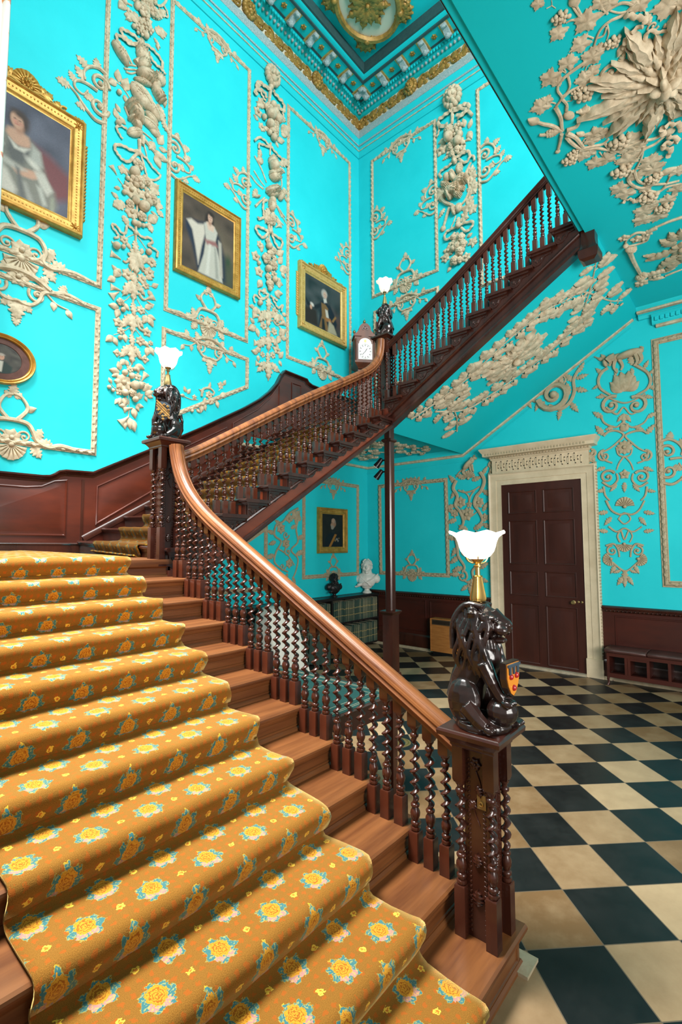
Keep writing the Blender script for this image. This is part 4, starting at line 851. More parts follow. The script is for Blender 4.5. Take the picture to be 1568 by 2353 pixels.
# ---- second drop, lion mask at the top
plaster_parts('plaster_trophy_drop','cream plaster drop with lion mask and armour between second and third portrait','plaster ornament',pA,[
 ('lion_mask',[('mk',2.453,10.049,0.155,1.777),('el',2.467,9.852,0.074,1.747,.8,.8)]),
 ('ribbon_bow',[('rb',0.025,[(2.481,9.779),(2.616,9.74),(2.733,9.724),(2.79,9.645),(2.775,9.572),(2.644,9.621),(2.569,9.554)]),('rb',0.021,[(2.527,9.77),(2.69,9.733),(2.775,9.596),(2.831,9.458),(2.774,9.489)]),('rb',0.026,[(2.436,9.789),(2.327,9.757),(2.2,9.736),(2.167,9.62),(2.247,9.576),(2.326,9.62)]),('rb',0.019,[(2.215,9.611),(2.183,9.52),(2.15,9.455)]),('tb',0.027,[(2.481,9.779),(2.495,9.633),(2.509,9.5)]),
('rb',0.018,[(2.703,9.59),(2.643,9.524),(2.584,9.495)])]),
 ('fruit_cluster',[('fl',2.657,9.417,0.072,1.559),('fl',2.741,9.2,0.071,1.559,5),('lf',2.67,9.335,0.072,1.311),('la',2.583,9.471,0.218,-0.799),('sp',2.433,9.53,0.055,1.561),
('sp',2.499,9.298,0.083,1.561),('rs',2.523,9.392,0.085,1.56),('rs',2.387,9.514,0.074,1.561),('sp',2.394,9.434,0.062,1.561),('sp',2.625,9.174,0.043,1.56),
('lf',2.725,9.055,0.087,0.281),('fl',2.652,8.986,0.06,1.559),('lf',2.608,9.015,0.104,2.935),('sp',2.505,9.123,0.067,1.561),('sp',2.339,9.324,0.077,1.562),
('rs',2.368,9.204,0.074,1.562),('rs',2.367,9.093,0.069,1.562),('sp',2.412,8.94,0.056,1.561),('lf',2.212,9.198,0.226,2.374),('lf',2.212,9.173,0.097,3.132),
('lf',2.305,8.999,0.14,2.786),('lf',2.335,8.942,0.078,-2.158),('sp',2.503,8.977,0.041,1.561),('sp',2.459,9.056,0.044,1.561),('la',2.568,9.408,0.173,-0.24),
('la',2.339,9.41,0.193,2.906),('fl',2.262,9.465,0.069,1.562),('la',2.382,9.046,0.123,-2.526)]),
 ('armour',[('rb',0.016,[(2.471,8.743),(2.605,8.776),(2.722,8.747),(2.82,8.622)]),('rb',0.016,[(2.486,8.721),(2.634,8.673),(2.72,8.628),(2.719,8.546)]),('rb',0.018,[(2.456,8.752),(2.333,8.709),(2.208,8.689),(2.113,8.724),(2.08,8.619)]),('tb',0.016,[(2.457,8.825),(2.463,8.723),(2.469,8.598)]),('la',2.676,8.574,0.162,-1.394),
('el',2.688,8.363,0.094,2.394,.8,.4),('tb',0.012,[(2.803,8.374),(2.658,8.24),(2.539,8.06)]),('el',2.423,8.493,0.121,2.027,.9,.8),('sp',2.422,8.408,0.085,1.561),('la',2.238,8.57,0.218,2.404),
('lf',2.238,8.521,0.096,-2.83),('el',2.375,8.266,0.158,2.459,.65,.6),('el',2.376,8.315,0.182,2.502,.25,.6),('el',2.418,7.95,0.156,2.572,.65,.6),('el',2.448,7.957,0.18,2.521,.3,.8),
('el',2.233,7.982,0.11,1.917,.7,.7),('sp',2.187,8.057,0.049,1.563),('tb',0.01,[(2.882,7.986),(2.74,7.918),(2.596,7.92)]),('tb',0.01,[(2.814,8.109),(2.699,8.025),(2.582,7.975)]),('tb',0.009,[(2.84,7.965),(2.726,7.915),(2.61,7.899)]),
('la',2.739,7.825,0.174,-1.114),('la',2.156,8.198,0.121,-2.489),('la',2.156,8.1,0.121,-2.145),('el',2.738,7.697,0.093,2.575,.3,.5),('tb',0.017,[(2.778,7.5),(2.68,7.636),(2.58,7.763)]),
('tb',0.011,[(2.205,8.343),(2.188,8.242),(2.203,8.146)])]),
 ('quiver',[('rb',0.017,[(2.535,7.74),(2.608,7.676),(2.621,7.55),(2.605,7.418)]),('el',2.43,7.702,0.12,1.561,.7,.7),('la',2.475,7.63,0.253,-1.303),('la',2.4,7.647,0.193,-1.828),('tb',0.013,[(2.34,7.8),(2.247,7.705),(2.184,7.625)]),
('tb',0.012,[(2.294,7.777),(2.184,7.702),(2.105,7.667)]),('sp',2.431,7.786,0.055,1.561),('la',2.518,7.558,0.172,-1.386)]),
 ('fruit_swag',[('rb',0.017,[(2.602,7.482),(2.601,7.406),(2.71,7.311),(2.725,7.34)]),('la',2.443,7.542,0.193,-1.581),('rs',2.442,7.426,0.077,1.561),('rs',2.506,7.379,0.051,1.56),('tu',2.425,7.382,0.103,-1.581),
('tb',0.01,[(2.312,7.585),(2.228,7.537),(2.142,7.502)]),('tb',0.01,[(2.195,7.674),(2.109,7.6),(2.056,7.56)]),('lf',2.311,7.546,0.12,-2.451),('tu',2.326,7.368,0.119,2.371),('rb',0.019,[(2.48,7.206),(2.63,7.187),(2.754,7.162),(2.768,7.092),(2.675,7.026),(2.597,7.052),(2.504,7.175)]),
('rb',0.019,[(2.456,7.212),(2.325,7.199),(2.191,7.187),(2.207,7.061),(2.273,7.016),(2.357,7.08),(2.423,7.189)]),('tb',0.018,[(2.489,7.336),(2.48,7.2),(2.478,7.072)]),('sp',2.48,7.206,0.038,1.561),('rs',2.51,7.025,0.046,1.56),('sp',2.501,6.939,0.053,1.56),
('fl',2.666,6.892,0.056,1.559),('lf',2.58,6.908,0.109,-0.557),('rs',2.38,6.914,0.057,1.561),('rs',2.452,6.828,0.061,1.561),('rs',2.546,6.696,0.078,1.56),
('fl',2.755,6.65,0.074,1.558,5),('lf',2.641,6.778,0.083,1.756),('sp',2.7,6.55,0.032,1.559),('br',2.362,6.78,0.051,1.561),('rs',2.385,6.654,0.074,1.561),
('sp',2.513,6.533,0.055,1.56),('fl',2.684,6.421,0.074,1.559,5),('lf',2.254,6.751,0.137,2.073),('lf',2.22,6.637,0.174,2.515),('lf',2.186,6.625,0.091,-2.413),
('fl',2.351,6.515,0.058,1.561),('lf',2.289,6.892,0.155,2.397),('rs',2.496,6.402,0.055,1.56),('sp',2.367,6.405,0.051,1.561),('rs',2.462,6.289,0.069,1.561),
('lf',2.62,6.298,0.144,-1.074),('lv',2.252,6.415,0.072,-3.113),('lf',2.541,6.193,0.104,-1.211),('lf',2.332,6.228,0.113,-2.389),('lf',2.316,6.221,0.124,3.022),
('sp',2.462,6.201,0.038,1.561)]),
 ('husk_drop',[('rb',0.015,[(2.476,6.093),(2.603,6.106),(2.68,6.087),(2.679,6.013),(2.601,5.981)]),('rb',0.015,[(2.492,6.075),(2.632,5.957),(2.77,5.977),(2.799,5.904),(2.768,5.843)]),('rb',0.016,[(2.445,6.093),(2.347,6.081),(2.282,6.068)]),('rb',0.016,[(2.396,6.062),(2.33,5.998),(2.264,5.947),(2.165,6.036),(2.197,5.908)]),('la',2.468,6.059,0.205,-1.537),
('sp',2.677,5.877,0.042,1.559),('lf',2.722,5.799,0.144,-1.213),('lf',2.737,5.781,0.109,-2.353),('lf',2.767,5.782,0.091,-0.232),('fl',2.329,5.871,0.057,1.562),
('lf',2.23,5.857,0.152,-1.195),('lf',2.214,5.863,0.115,-2.097),('lf',2.164,5.894,0.088,-3.068),('tb',0.007,[(2.411,5.98),(2.297,5.909),(2.214,5.876)]),('la',2.458,5.861,0.261,-1.474),
('la',2.505,5.806,0.25,-0.926),('la',2.41,5.841,0.193,-2.369),('tu',2.644,5.643,0.13,-0.069),('tb',0.014,[(2.536,5.695),(2.597,5.635),(2.659,5.638)]),('tb',0.013,[(2.376,5.702),(2.311,5.649),(2.261,5.641)]),
('tu',2.262,5.654,0.146,2.578),('tu',2.245,5.647,0.093,-2.368),('fl',2.581,5.53,0.056,1.56),('lf',2.764,5.502,0.091,0.545),('lf',2.733,5.464,0.151,-0.572),
('lf',2.718,5.445,0.114,-1.816),('la',2.471,5.555,0.177,-1.537),('la',2.462,5.421,0.24,-1.537),('la',2.516,5.353,0.243,-0.909),('la',2.406,5.402,0.184,-2.351),
('fl',2.342,5.511,0.057,1.561),('lf',2.227,5.487,0.159,2.364),('lf',2.21,5.479,0.134,-1.188),('lf',2.194,5.472,0.116,-3.03),('tu',2.623,5.183,0.116,-0.026),
('fl',2.654,5.197,0.055,1.559),('tb',0.012,[(2.372,5.237),(2.323,5.19),(2.29,5.2)]),('fl',2.274,5.205,0.063,1.562,5),('lf',2.622,5.109,0.112,-0.3),('fl',2.591,5.033,0.043,1.56),
('lf',2.682,5.03,0.114,-0.012),('lf',2.682,4.994,0.085,-1.583),('la',2.474,5.106,0.163,-1.537),('fl',2.37,5.087,0.05,1.561),('lf',2.224,5.081,0.125,2.118),
('lf',2.223,5.043,0.082,-2.082),('la',2.457,4.974,0.276,-1.537),('la',2.512,4.921,0.226,-0.826),('la',2.409,4.951,0.184,-2.576),('tu',2.604,4.846,0.101,0.005),
('sp',2.65,4.833,0.032,1.559),('fl',2.304,4.868,0.048,1.562,5),('tb',0.011,[(2.385,4.883),(2.336,4.847),(2.304,4.856)])])],
 (3.0,-.18,4.4))
# ---- third drop, on the end wall
plaster_parts('plaster_trophy_drop','cream plaster drop with lion mask, dead game and hunting horn on the end wall','plaster ornament',pB,[
 ('lion_mask',[('mk',2.053,10.029,0.176,1.825),('el',2.041,9.843,0.076,1.55,.8,.8)]),
 ('ribbon_bow',[('rb',0.028,[(2.064,9.782),(2.19,9.765),(2.314,9.734),(2.373,9.636),(2.28,9.588),(2.139,9.567)]),('rb',0.024,[(2.063,9.752),(2.22,9.716),(2.341,9.596),(2.429,9.451)]),('rb',0.029,[(2.016,9.796),(1.885,9.783),(1.752,9.753),(1.8,9.615),(1.947,9.574)]),('rb',0.019,[(1.767,9.65),(1.748,9.535),(1.705,9.466)]),('tb',0.029,[(2.04,9.812),(2.029,9.664),(2.018,9.532)]),
('rb',0.022,[(2.109,9.647),(2.249,9.607),(2.357,9.631)])]),
 ('fruit_cluster',[('rs',1.96,9.442,0.092,1.551),('br',2.134,9.356,0.106,1.55),('sp',2.179,9.238,0.06,1.549),('lf',2.334,9.283,0.122,1.106),('lf',2.318,9.233,0.15,-1.173),
('lf',2.259,9.358,0.132,1.713),('sp',1.973,9.296,0.085,1.551),('lf',1.877,9.367,0.116,-2.928),('sp',2.145,9.136,0.072,1.55),('tu',2.238,9.083,0.107,-0.008),
('rs',2.067,9.166,0.076,1.55),('fl',1.792,9.182,0.093,1.552,5),('lf',1.858,9.238,0.117,1.984),('la',1.922,9.155,0.171,2.93),('rs',1.986,9.135,0.07,1.551),
('rs',2.111,8.996,0.066,1.55),('rs',2.023,8.984,0.06,1.55),('fl',2.188,8.96,0.075,1.549),('la',1.951,9,0.115,-2.902),('la',2.057,9.478,0.149,-2.045),
('la',2.069,9.256,0.245,-0.853),('fl',1.969,9.083,0.076,1.551)]),
 ('game_and_horn',[('rb',0.022,[(2.092,8.847),(2.233,8.86),(2.34,8.831),(2.352,8.705),(2.259,8.666),(2.138,8.806)]),('rb',0.021,[(2.044,8.842),(1.963,8.779),(1.833,8.772),(1.75,8.723),(1.797,8.62)]),('rb',0.018,[(2.353,8.749),(2.427,8.694),(2.44,8.612)]),('el',2.06,8.819,0.09,1.718,.6,.7),('el',2.15,8.604,0.104,1.349,.7,.8),
('el',2.022,8.535,0.12,1.863,.55,.9),('el',2.176,8.365,0.163,-0.061,.6,.8),('tb',0.021,[(2.222,8.371),(2.286,8.502),(2.365,8.623)]),('el',1.86,8.465,0.137,-0.708,.4,.6),('el',2.032,8.257,0.165,-0.148,.7,.9),
('el',1.952,8.221,0.135,1.722,.45,1),('el',2.093,8.166,0.119,-0.703,.5,.8),('sp',1.926,8.554,0.07,1.551),('el',2.173,8.232,0.089,-0.465,.7,.7),('tb',0.018,[(1.933,8.063),(2.058,7.958),(2.182,7.944),(2.276,8.032),(2.325,8.17),(2.284,8.384)]),
('tb',0.033,[(1.79,8.224),(1.869,8.109),(1.995,8.003)]),('el',1.79,8.239,0.084,0.552,.8,.6),('lv',1.792,8.346,0.121,2.333),('lv',2.362,8.492,0.062,1.115),('lv',2.374,8.367,0.084,-0.479),
('lv',2.386,8.199,0.078,-0.148),('lv',2.384,8.126,0.092,-1.043),('lv',2.32,7.952,0.068,0.316),('lv',2.287,7.849,0.102,-0.809),('lv',2.376,7.763,0.074,-0.921),
('la',1.835,8.034,0.15,-2.3),('el',2.119,7.885,0.089,1.35,.8,.8),('el',2.025,7.884,0.104,1.721,.4,.8),('tb',0.025,[(1.939,7.984),(1.88,7.86),(1.804,7.667)]),('el',1.795,7.656,0.068,1.348,1,.5),
('tb',0.011,[(2.054,7.78),(2.005,7.683),(1.956,7.615)]),('la',2.1,7.744,0.163,-1.592),('lv',2.207,7.68,0.075,-0.43)]),
 ('lower_bouquet',[('rb',0.02,[(2.127,7.568),(2.25,7.557),(2.385,7.511),(2.368,7.431),(2.262,7.39),(2.157,7.51)]),('rb',0.02,[(2.096,7.552),(1.97,7.563),(1.858,7.537),(1.84,7.424),(1.951,7.406),(2.047,7.469)]),('sp',2.112,7.56,0.05,1.55),('la',2.079,7.471,0.164,-1.791),('rs',2.153,7.32,0.073,1.549),
('rs',1.999,7.401,0.05,1.55),('lf',2.259,7.289,0.087,0.357),('fl',1.996,7.268,0.089,1.55),('rs',2.073,7.191,0.071,1.55),('rs',2.196,7.184,0.067,1.549),
('rs',2.133,7.078,0.08,1.549),('fl',1.899,7.188,0.089,1.551,5),('lv',2.362,7.158,0.072,0.882),('la',2.287,7.16,0.132,0.135),('fl',1.833,7.08,0.069,1.551),
('rs',2.021,6.946,0.079,1.55),('lf',1.941,6.888,0.089,-2.266),('sp',2.01,7.173,0.05,1.55),('la',1.914,7.108,0.15,3.079),('rs',2.114,6.924,0.058,1.55),
('fl',2.236,6.933,0.072,1.549)])],
 (0,3.0,7.6))
# ---- panel mouldings
def frame(label,mp,pts,w=.064,h=.032,mt=None,closed=True,name='plaster_panel_moulding',group=None):
    """enriched moulding along a polygon on the wall; pts (u,v)"""
    t=thing(name,label,'plaster moulding',mp(pts[0][0],pts[0][1],0),group)
    o=Vector(mp(0,0,0)); nrm=(Vector(mp(0,0,1))-o).normalized()
    P3=[Vector(mp(u,v,0)) for u,v in pts]
    pr=[(-.004,-w*.5),(h*.35,-w*.5),(h*.4,-w*.36),(h*.25,-w*.3),(h*.8,-w*.2),(h,0),(h*.8,w*.2),(h*.25,w*.3),(h*.4,w*.36),(h*.35,w*.5),(-.004,w*.5)]
    g=G(); g.sweep(P3,pr,nrm,closed); g.obj('moulding',mt or m_plas,t,50)
    # little carved leaves along the middle
    p=P(mp,.5); n=len(pts); 
    for i in range(n if closed else n-1):
        a,b=pts[i],pts[(i+1)%n]; L=sqrt((a[0]-b[0])**2+(a[1]-b[1])**2); an=atan2(b[1]-a[1],b[0]-a[0]); s=.04
        while s<L-.05:
            c=lerp2(a,b,s/L); p.leaf(c[0],c[1],.055,an+(.35 if int(s*20)%2 else -.35),'lf',h*1.02,.8); s+=.05
    p.obj('carved_leaves',mt or m_plas,t,50)
    return t
xL=[(5.261,5.429)][0][0]; 
A1=[(5.235,[(5.262,5.118)][0][1]),(5.235,9.72),(7.2,9.72),(7.2,[(5.262,5.118)][0][1])]
frame('leaf-carved plaster panel moulding round the large seated lady portrait at far left',pA,A1)
q=[(2.91,5.188),(2.946,9.827),(4.317,9.788),(4.348,5.129)]
FZ={'l1':A1[0][1],'s':((q[0][1]+q[3][1])/2,(q[1][1]+q[2][1])/2)}
frame('leaf-carved plaster panel moulding round the standing lady portrait',pA,[((q[0][0]+q[1][0])/2,(q[0][1]+q[3][1])/2),((q[0][0]+q[1][0])/2,(q[1][1]+q[2][1])/2),((q[2][0]+q[3][0])/2,(q[1][1]+q[2][1])/2),((q[2][0]+q[3][0])/2,(q[0][1]+q[3][1])/2)])
q=[(0.296,5.211),(0.325,9.8),(2.045,9.81),(2.024,5.164)]
xa=(q[0][0]+q[1][0])/2; xb=(q[2][0]+q[3][0])/2
FZ['g']=(q[3][1],(q[1][1]+q[2][1])/2)
frame('leaf-carved plaster panel moulding round the gentleman portrait near the clock',pA,[(xa,q[3][1]),(xa,q[1][1]),(xb,q[2][1]),(xb,q[3][1])])
q=[(5.227,3.005),(5.221,4.814)]
FZ['o']=(q[0][1],q[1][1])
frame('leaf-carved plaster panel moulding round the small oval portrait',pA,[(5.235,q[0][1]),(5.235,q[1][1]),(7.2,q[1][1]),(7.2,q[0][1])])
q=[(2.908,4.408),(2.905,4.859),(4.352,4.786),(4.349,3.594)]
FZ['f']=q[1][1]
frame('leaf-carved plaster panel moulding with sloping foot behind the left lamp',pA,[((q[0][0]+q[1][0])/2,q[0][1]),((q[0][0]+q[1][0])/2,q[1][1]),((q[2][0]+q[3][0])/2,q[1][1]),((q[2][0]+q[3][0])/2,q[3][1])])
q=[(0.215,6.924),(0.151,9.833),(1.623,9.799),(1.692,7.017)]
ya=(q[0][0]+q[1][0])/2; yb=(q[2][0]+q[3][0])/2
FZ['b']=(q[0][1],q[1][1])
frame('leaf-carved plaster panel moulding on the end wall behind the farthest lamp',pB,[(ya,q[0][1]),(ya,q[1][1]),(yb,q[1][1]),(yb,q[0][1])])
q=[(2.517,9.893),(2.565,7.167)]
frame('leaf-carved plaster panel moulding at upper right of the end wall above the dark stair rail',pB,[(q[0][0],[(2.449,6.315)][0][1]),(q[0][0],q[0][1]),(5.6,q[0][1]),(5.6,[(2.449,6.315)][0][1])])
q=[(0.223,6.584),(1.604,6.66),(0.285,6.185)]
FZ['c']=q[0][1]
frame('leaf-carved plaster panel moulding on the end wall low behind the upper balusters',pB,[(q[0][0],5.0),(q[0][0],q[0][1]),(yb,q[0][1]),(yb,5.0)])
q=[(2.42,6.795),(3.634,6.992)]
frame('leaf-carved plaster panel moulding seen between the topmost balusters',pB,[(3.42,5.2),(3.42,[(2.453,6.47)][0][1]),(5.4,[(2.453,6.47)][0][1]),(5.4,5.2)])
q=[(0.326,1.333),(0.313,3.025),(1.797,2.649),(1.792,1.286)]
FZ['of']=(q[0][1],q[1][1])
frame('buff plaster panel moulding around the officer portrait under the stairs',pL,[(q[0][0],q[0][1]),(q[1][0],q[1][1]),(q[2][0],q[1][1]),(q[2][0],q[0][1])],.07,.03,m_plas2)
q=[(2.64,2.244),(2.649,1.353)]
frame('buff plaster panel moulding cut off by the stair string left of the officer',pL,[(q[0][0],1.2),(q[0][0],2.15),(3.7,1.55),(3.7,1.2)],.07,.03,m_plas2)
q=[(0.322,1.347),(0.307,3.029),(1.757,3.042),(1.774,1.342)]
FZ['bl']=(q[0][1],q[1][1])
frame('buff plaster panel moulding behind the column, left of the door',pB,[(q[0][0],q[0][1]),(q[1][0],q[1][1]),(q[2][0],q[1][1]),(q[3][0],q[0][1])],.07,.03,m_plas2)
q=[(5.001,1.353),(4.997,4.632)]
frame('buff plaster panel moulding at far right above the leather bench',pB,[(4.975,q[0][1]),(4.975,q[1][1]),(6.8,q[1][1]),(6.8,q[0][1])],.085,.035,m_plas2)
# ---- rococo cartouches on those mouldings (template: x right, y up, about 1 unit wide each side)
def T_bot(p,c,s,flip=1):
    f0=p.f; p.f=lambda u,v,h:f0(c[0]+flip*u*s,c[1]+v*s,h*s)
    p.stem([(-1.6,0),(-1.2,.06),(-.9,-.02),(-.62,.10),(-.5,.35),(-.35,.55),(0,.60),(.35,.55),(.5,.3),(.45,.05),(.62,-.05),(.9,.02),(1.2,.06),(1.6,0)],.066,.055,k=5)
    p.shell(0,-.08,.42,-pi/2); p.leaf(-.55,.1,.42,2.0,'la'); p.leaf(.5,.1,.42,1.1,'la'); p.leaf(-1.0,0,.4,.4,'la'); p.leaf(1.0,0,.4,2.75,'la')
    p.stem([(-.1,.6),(-.35,.95),(-.2,1.25),(0,1.32)],.06,.03); p.stem([(.1,.6),(.32,.9),(.2,1.22),(0,1.3)],.06,.03)
    p.leaf(0,1.28,.35,pi/2,'la'); p.leaf(-.05,1.2,.24,2.3,'la'); p.leaf(.05,1.2,.24,.8,'la'); p.leaf(-.3,.9,.3,2.7,'lf'); p.leaf(.3,.9,.3,.4,'lf')
    p.flower(0,.12,.25,7); p.scroll(-.3,.18,.16,0,1); p.scroll(.3,.15,.16,pi,-1)
    p.leaf(-.5,-.05,.4,-2.2,'la'); p.leaf(.5,-.05,.4,-.9,'la')
    p.f=f0
def T_top(p,c,s,flip=1):
    f0=p.f; p.f=lambda u,v,h:f0(c[0]+flip*u*s,c[1]+v*s,h*s)
    p.stem([(-1.5,0),(-1.1,.08),(-.8,0),(-.55,-.1),(-.45,-.35),(-.25,-.52),(0,-.48)],.062,.04); p.stem([(1.5,0),(1.1,.08),(.8,0),(.55,-.1),(.45,-.35),(.25,-.52),(0,-.48)],.062,.04)
    p.stem([(-.7,.02),(-.35,.2),(0,.26),(.35,.2),(.7,.02)],.075,.075)
    for j in range(5): p.leaf(-.5+.25*j,.12,.3,pi/2+(.5-.25*j),'la')
    p.flower(0,.1,.24,6); p.leaf(0,-.5,.5,-pi/2,'la'); p.leaf(-.1,-.45,.34,-2.3,'la'); p.leaf(.1,-.45,.34,-.8,'la'); p.leaf(0,-.85,.28,-pi/2,'la')
    p.scroll(-.42,-.2,.2,.5,-1); p.scroll(.42,-.2,.2,pi-.5,1)
    for q in(-1,1):
        p.stem([(q*.6,-.05),(q*.85,-.25),(q*1.15,-.3)],.03,.02); p.leaf(q*.8,-.2,.26,-pi/2,'lf'); p.leaf(q*1.1,-.3,.26,-pi/2+q*.6,'lf'); p.leaf(q*.95,.05,.3,pi/2-q*.4,'la')
    p.f=f0
def T_side(p,c,s,flip=1):
    """grows to +u"""
    f0=p.f; p.f=lambda u,v,h:f0(c[0]+flip*u*s,c[1]+v*s,h*s)
    p.scroll(.22,.42,.32,pi,-1,1.3,.07); p.scroll(.22,-.42,.32,pi,1,1.3,.07)
    p.stem([(0,.9),(.3,.95),(.6,.75),(.75,.45),(.7,.2)],.07,.04); p.stem([(0,-.9),(.35,-.98),(.7,-.75),(.95,-.5),(1.2,-.35)],.07,.03)
    p.stem([(.3,.1),(.7,.1),(1.0,-.05),(1.0,-.3),(.75,-.35),(.6,-.1)],.06,.03)
    p.leaf(.6,.7,.45,.4,'la'); p.leaf(.3,.9,.4,1.4,'la'); p.leaf(1.15,-.35,.45,-.1,'la'); p.leaf(.6,-.75,.4,-.2,'la'); p.leaf(.7,.2,.45,.7,'la'); p.leaf(.4,-.2,.4,-.6,'la'); p.leaf(1.0,-.1,.35,.9,'la'); p.leaf(1.3,-.3,.3,-.7,'lf')
    p.f=f0
def cart(label,mp,kind,c,s,flip=1,mt=None,lift=1.0,name='plaster_cartouche'):
    p=P(mp,lift); kind(p,c,s*.92,flip); o=p.obj(name,mt or m_plas,None,50); return tag(o,label,'plaster ornament')
cA=lambda k: k
cart('cream rococo scroll on moulding between seated lady portrait and trophy drop',pA,T_side,[(5.226,7.602)][0],.40,1)
cart('cream rococo scroll on moulding above left corner of the standing lady portrait',pA,T_side,[(4.317,7.44)][0],.34,-1)
cart('cream rococo scroll on moulding above right corner of the standing lady portrait',pA,T_side,[(2.917,7.651)][0],.34,1)
cart('cream rococo scroll on moulding above left corner of the gentleman portrait',pA,T_side,[(2.029,7.505)][0],.34,-1)
cart('cream rococo scroll on moulding right of the gentleman portrait crest',pA,T_side,[(0.323,7.66)][0],.32,1)
cart('cream rococo cartouche crowning the panel over the standing lady portrait',pA,T_top,([(3.557,9.794)][0][0],FZ['s'][1]),.36)
cart('cream rococo cartouche crowning the panel over the gentleman portrait',pA,T_top,([(1.12,9.807)][0][0],FZ['g'][1]),.36)
cart('cream rococo cartouche below the standing lady portrait',pA,T_bot,([(3.644,5.163)][0][0],FZ['s'][0]),.42,-1)
cart('cream rococo cartouche below the gentleman portrait',pA,T_bot,([(1.144,5.191)][0][0],FZ['g'][0]),.40,-1)
cart('cream rococo cartouche below the seated lady portrait',pA,T_bot,([(6.083,5.045)][0][0],FZ['l1']),.52,-1)
cart('cream rococo cartouche hanging above the small oval portrait',pA,T_top,([(6.104,4.703)][0][0],FZ['o'][1]),.50)
cart('cream rococo cartouche below the small oval portrait',pA,T_bot,([(6.099,2.951)][0][0],FZ['o'][0]),.44)
cart('cream rococo cartouche hanging right above the left lamp',pA,T_top,([(3.607,4.806)][0][0],FZ['f']),.42)
cart('cream rococo cartouche crowning the end wall panel above the farthest lamp',pB,T_top,([(0.898,9.839)][0][0],FZ['b'][1]),.40)
cart('cream rococo cartouche beside the farthest lamp shade at the panel foot',pB,T_bot,([(0.97,6.95)][0][0],FZ['b'][0]),.42)
cart('cream rococo cartouche hanging right of the farthest lion figure',pB,T_top,([(0.986,6.632)][0][0],FZ['c']),.40)
cart('cream rococo scroll on the end wall moulding left of the hunting drop',pB,T_side,[(1.661,8.341)][0],.34,-1)
cart('cream rococo scroll on the end wall moulding nearest the corner',pB,T_side,[(0.184,8.426)][0],.34,1)
cart('cream rococo scroll on the moulding right of the hunting drop',pB,T_side,[(2.548,8.48)][0],.38,1)
cart('buff rococo cartouche above the officer portrait',pL,T_top,([(1.03,2.903)][0][0],FZ['of'][1]),.30,1,m_plas2)
cart('buff rococo cartouche behind the dark bust under the officer portrait',pL,T_bot,([(1.034,1.333)][0][0],FZ['of'][0]),.28,1,m_plas2)
cart('buff rococo cartouche at the top of the panel beside the column',pB,T_top,([(1.031,3.018)][0][0],FZ['bl'][1]),.32,1,m_plas2)
cart('buff rococo cartouche at the foot of the panel beside the column',pB,T_bot,([(1.035,1.338)][0][0],FZ['bl'][0]),.30,1,m_plas2)
cart('buff rococo scroll on the moulding at far right above the bench',pB,T_side,[(4.99,2.974)][0],.34,1,m_plas2)
# sprig on the sloping foot of the panel behind the left lamp
p=P(pA); p.E([('tb',0.008,[(4.043,3.996),(3.909,3.976),(3.795,3.992)]),('lf',3.99,4.059,0.085,1.134),('lf',3.967,4.044,0.091,2.061),('lf',4.01,4.004,0.076,-0.074),('fl',3.853,4.02,0.041,1.55,5),
('tb',0.02,[(3.738,4.057),(3.717,4.166),(3.611,4.213),(3.525,4.171),(3.548,4.112)]),('la',3.61,4.192,0.121,1.743),('la',3.693,4.13,0.096,0.26),('fl',3.609,4.108,0.063,1.552),('la',3.668,4.053,0.125,-1.225),
('la',3.596,4.069,0.115,-2.683),('tb',0.008,[(3.759,3.938),(3.85,3.867),(3.895,3.817)]),('lf',3.724,3.936,0.129,-1.4),('lf',3.69,3.964,0.11,-1.797),('sp',3.894,3.807,0.03,1.55),
('lf',3.816,3.854,0.078,-2.449),('lf',3.523,4.065,0.125,-0.909),('lf',3.473,4.055,0.113,-1.8),('lf',3.413,4.133,0.147,2.64),('tb',0.008,[(3.62,4.064),(3.498,4.071),(3.375,4.142)]),
('tb',0.007,[(3.439,4.213),(3.377,4.293),(3.315,4.374)]),('lv',3.403,4.308,0.056,0.236),('lf',3.353,4.321,0.096,1.926)])
tag(p.obj('plaster_sprig',m_plas,None,50),'cream plaster leaf sprig on the sloping moulding right of the left lion','plaster ornament')
# ---- oak sprays on the soffit of the upper flight
def oakline(pts,n,seed,p,L=.155,r=.013):
    rnd=random.Random(seed); p.stem(pts,r,r*.5); Q=crv(pts,8); m=len(Q)
    for i in range(n):
        t=(i+.5)/n; k=int(t*(m-2)); a=atan2(Q[k+1][1]-Q[k][1],Q[k+1][0]-Q[k][0]); sd=1 if i%2 else -1
        d=.10+.05*rnd.random(); an=a+sd*(.9+.4*rnd.random()); c=(Q[k][0]+cos(an)*d*.4,Q[k][1]+sin(an)*d*.4)
        p.stem([Q[k],lerp2(Q[k],c,.5),c],r*.55,r*.4)
        for w in range(2 if rnd.random()<.6 else 1): p.leaf(c[0],c[1],L*(.8+.4*rnd.random()),an+(w-.3)*.9*sd*-1,'lo',.03,.95)
        if rnd.random()<.5: e=(c[0]+cos(an-sd)*.07,c[1]+sin(an-sd)*.07); p.fruit(e[0],e[1],.020,.01,1.2)
t=thing('plaster_oak_sprays','cream plaster oak branches with acorns on the soffit of the upper flight','plaster ornament',(1.3,3.5,4.3))
S_a=[(2.117,2.397),(2.004,2.706),(1.924,3.054),(1.923,3.361),(1.938,3.768),(1.875,4.117),(1.72,4.322)]
S_b=[(1.827,2.603),(1.277,2.789),(1.106,3.113),(1.007,3.521),(0.948,3.863),(0.991,4.216),(0.988,4.377)]
S_c=[(1.007,4.275),(1.305,4.433),(1.616,4.587),(1.927,4.71)]
S_d=[(1.72,4.322),(1.596,4.485),(0.966,4.631),(0.721,4.732)]
S_e=[(0.914,2.457),(1.248,2.633),(1.683,2.795),(1.754,2.998)]
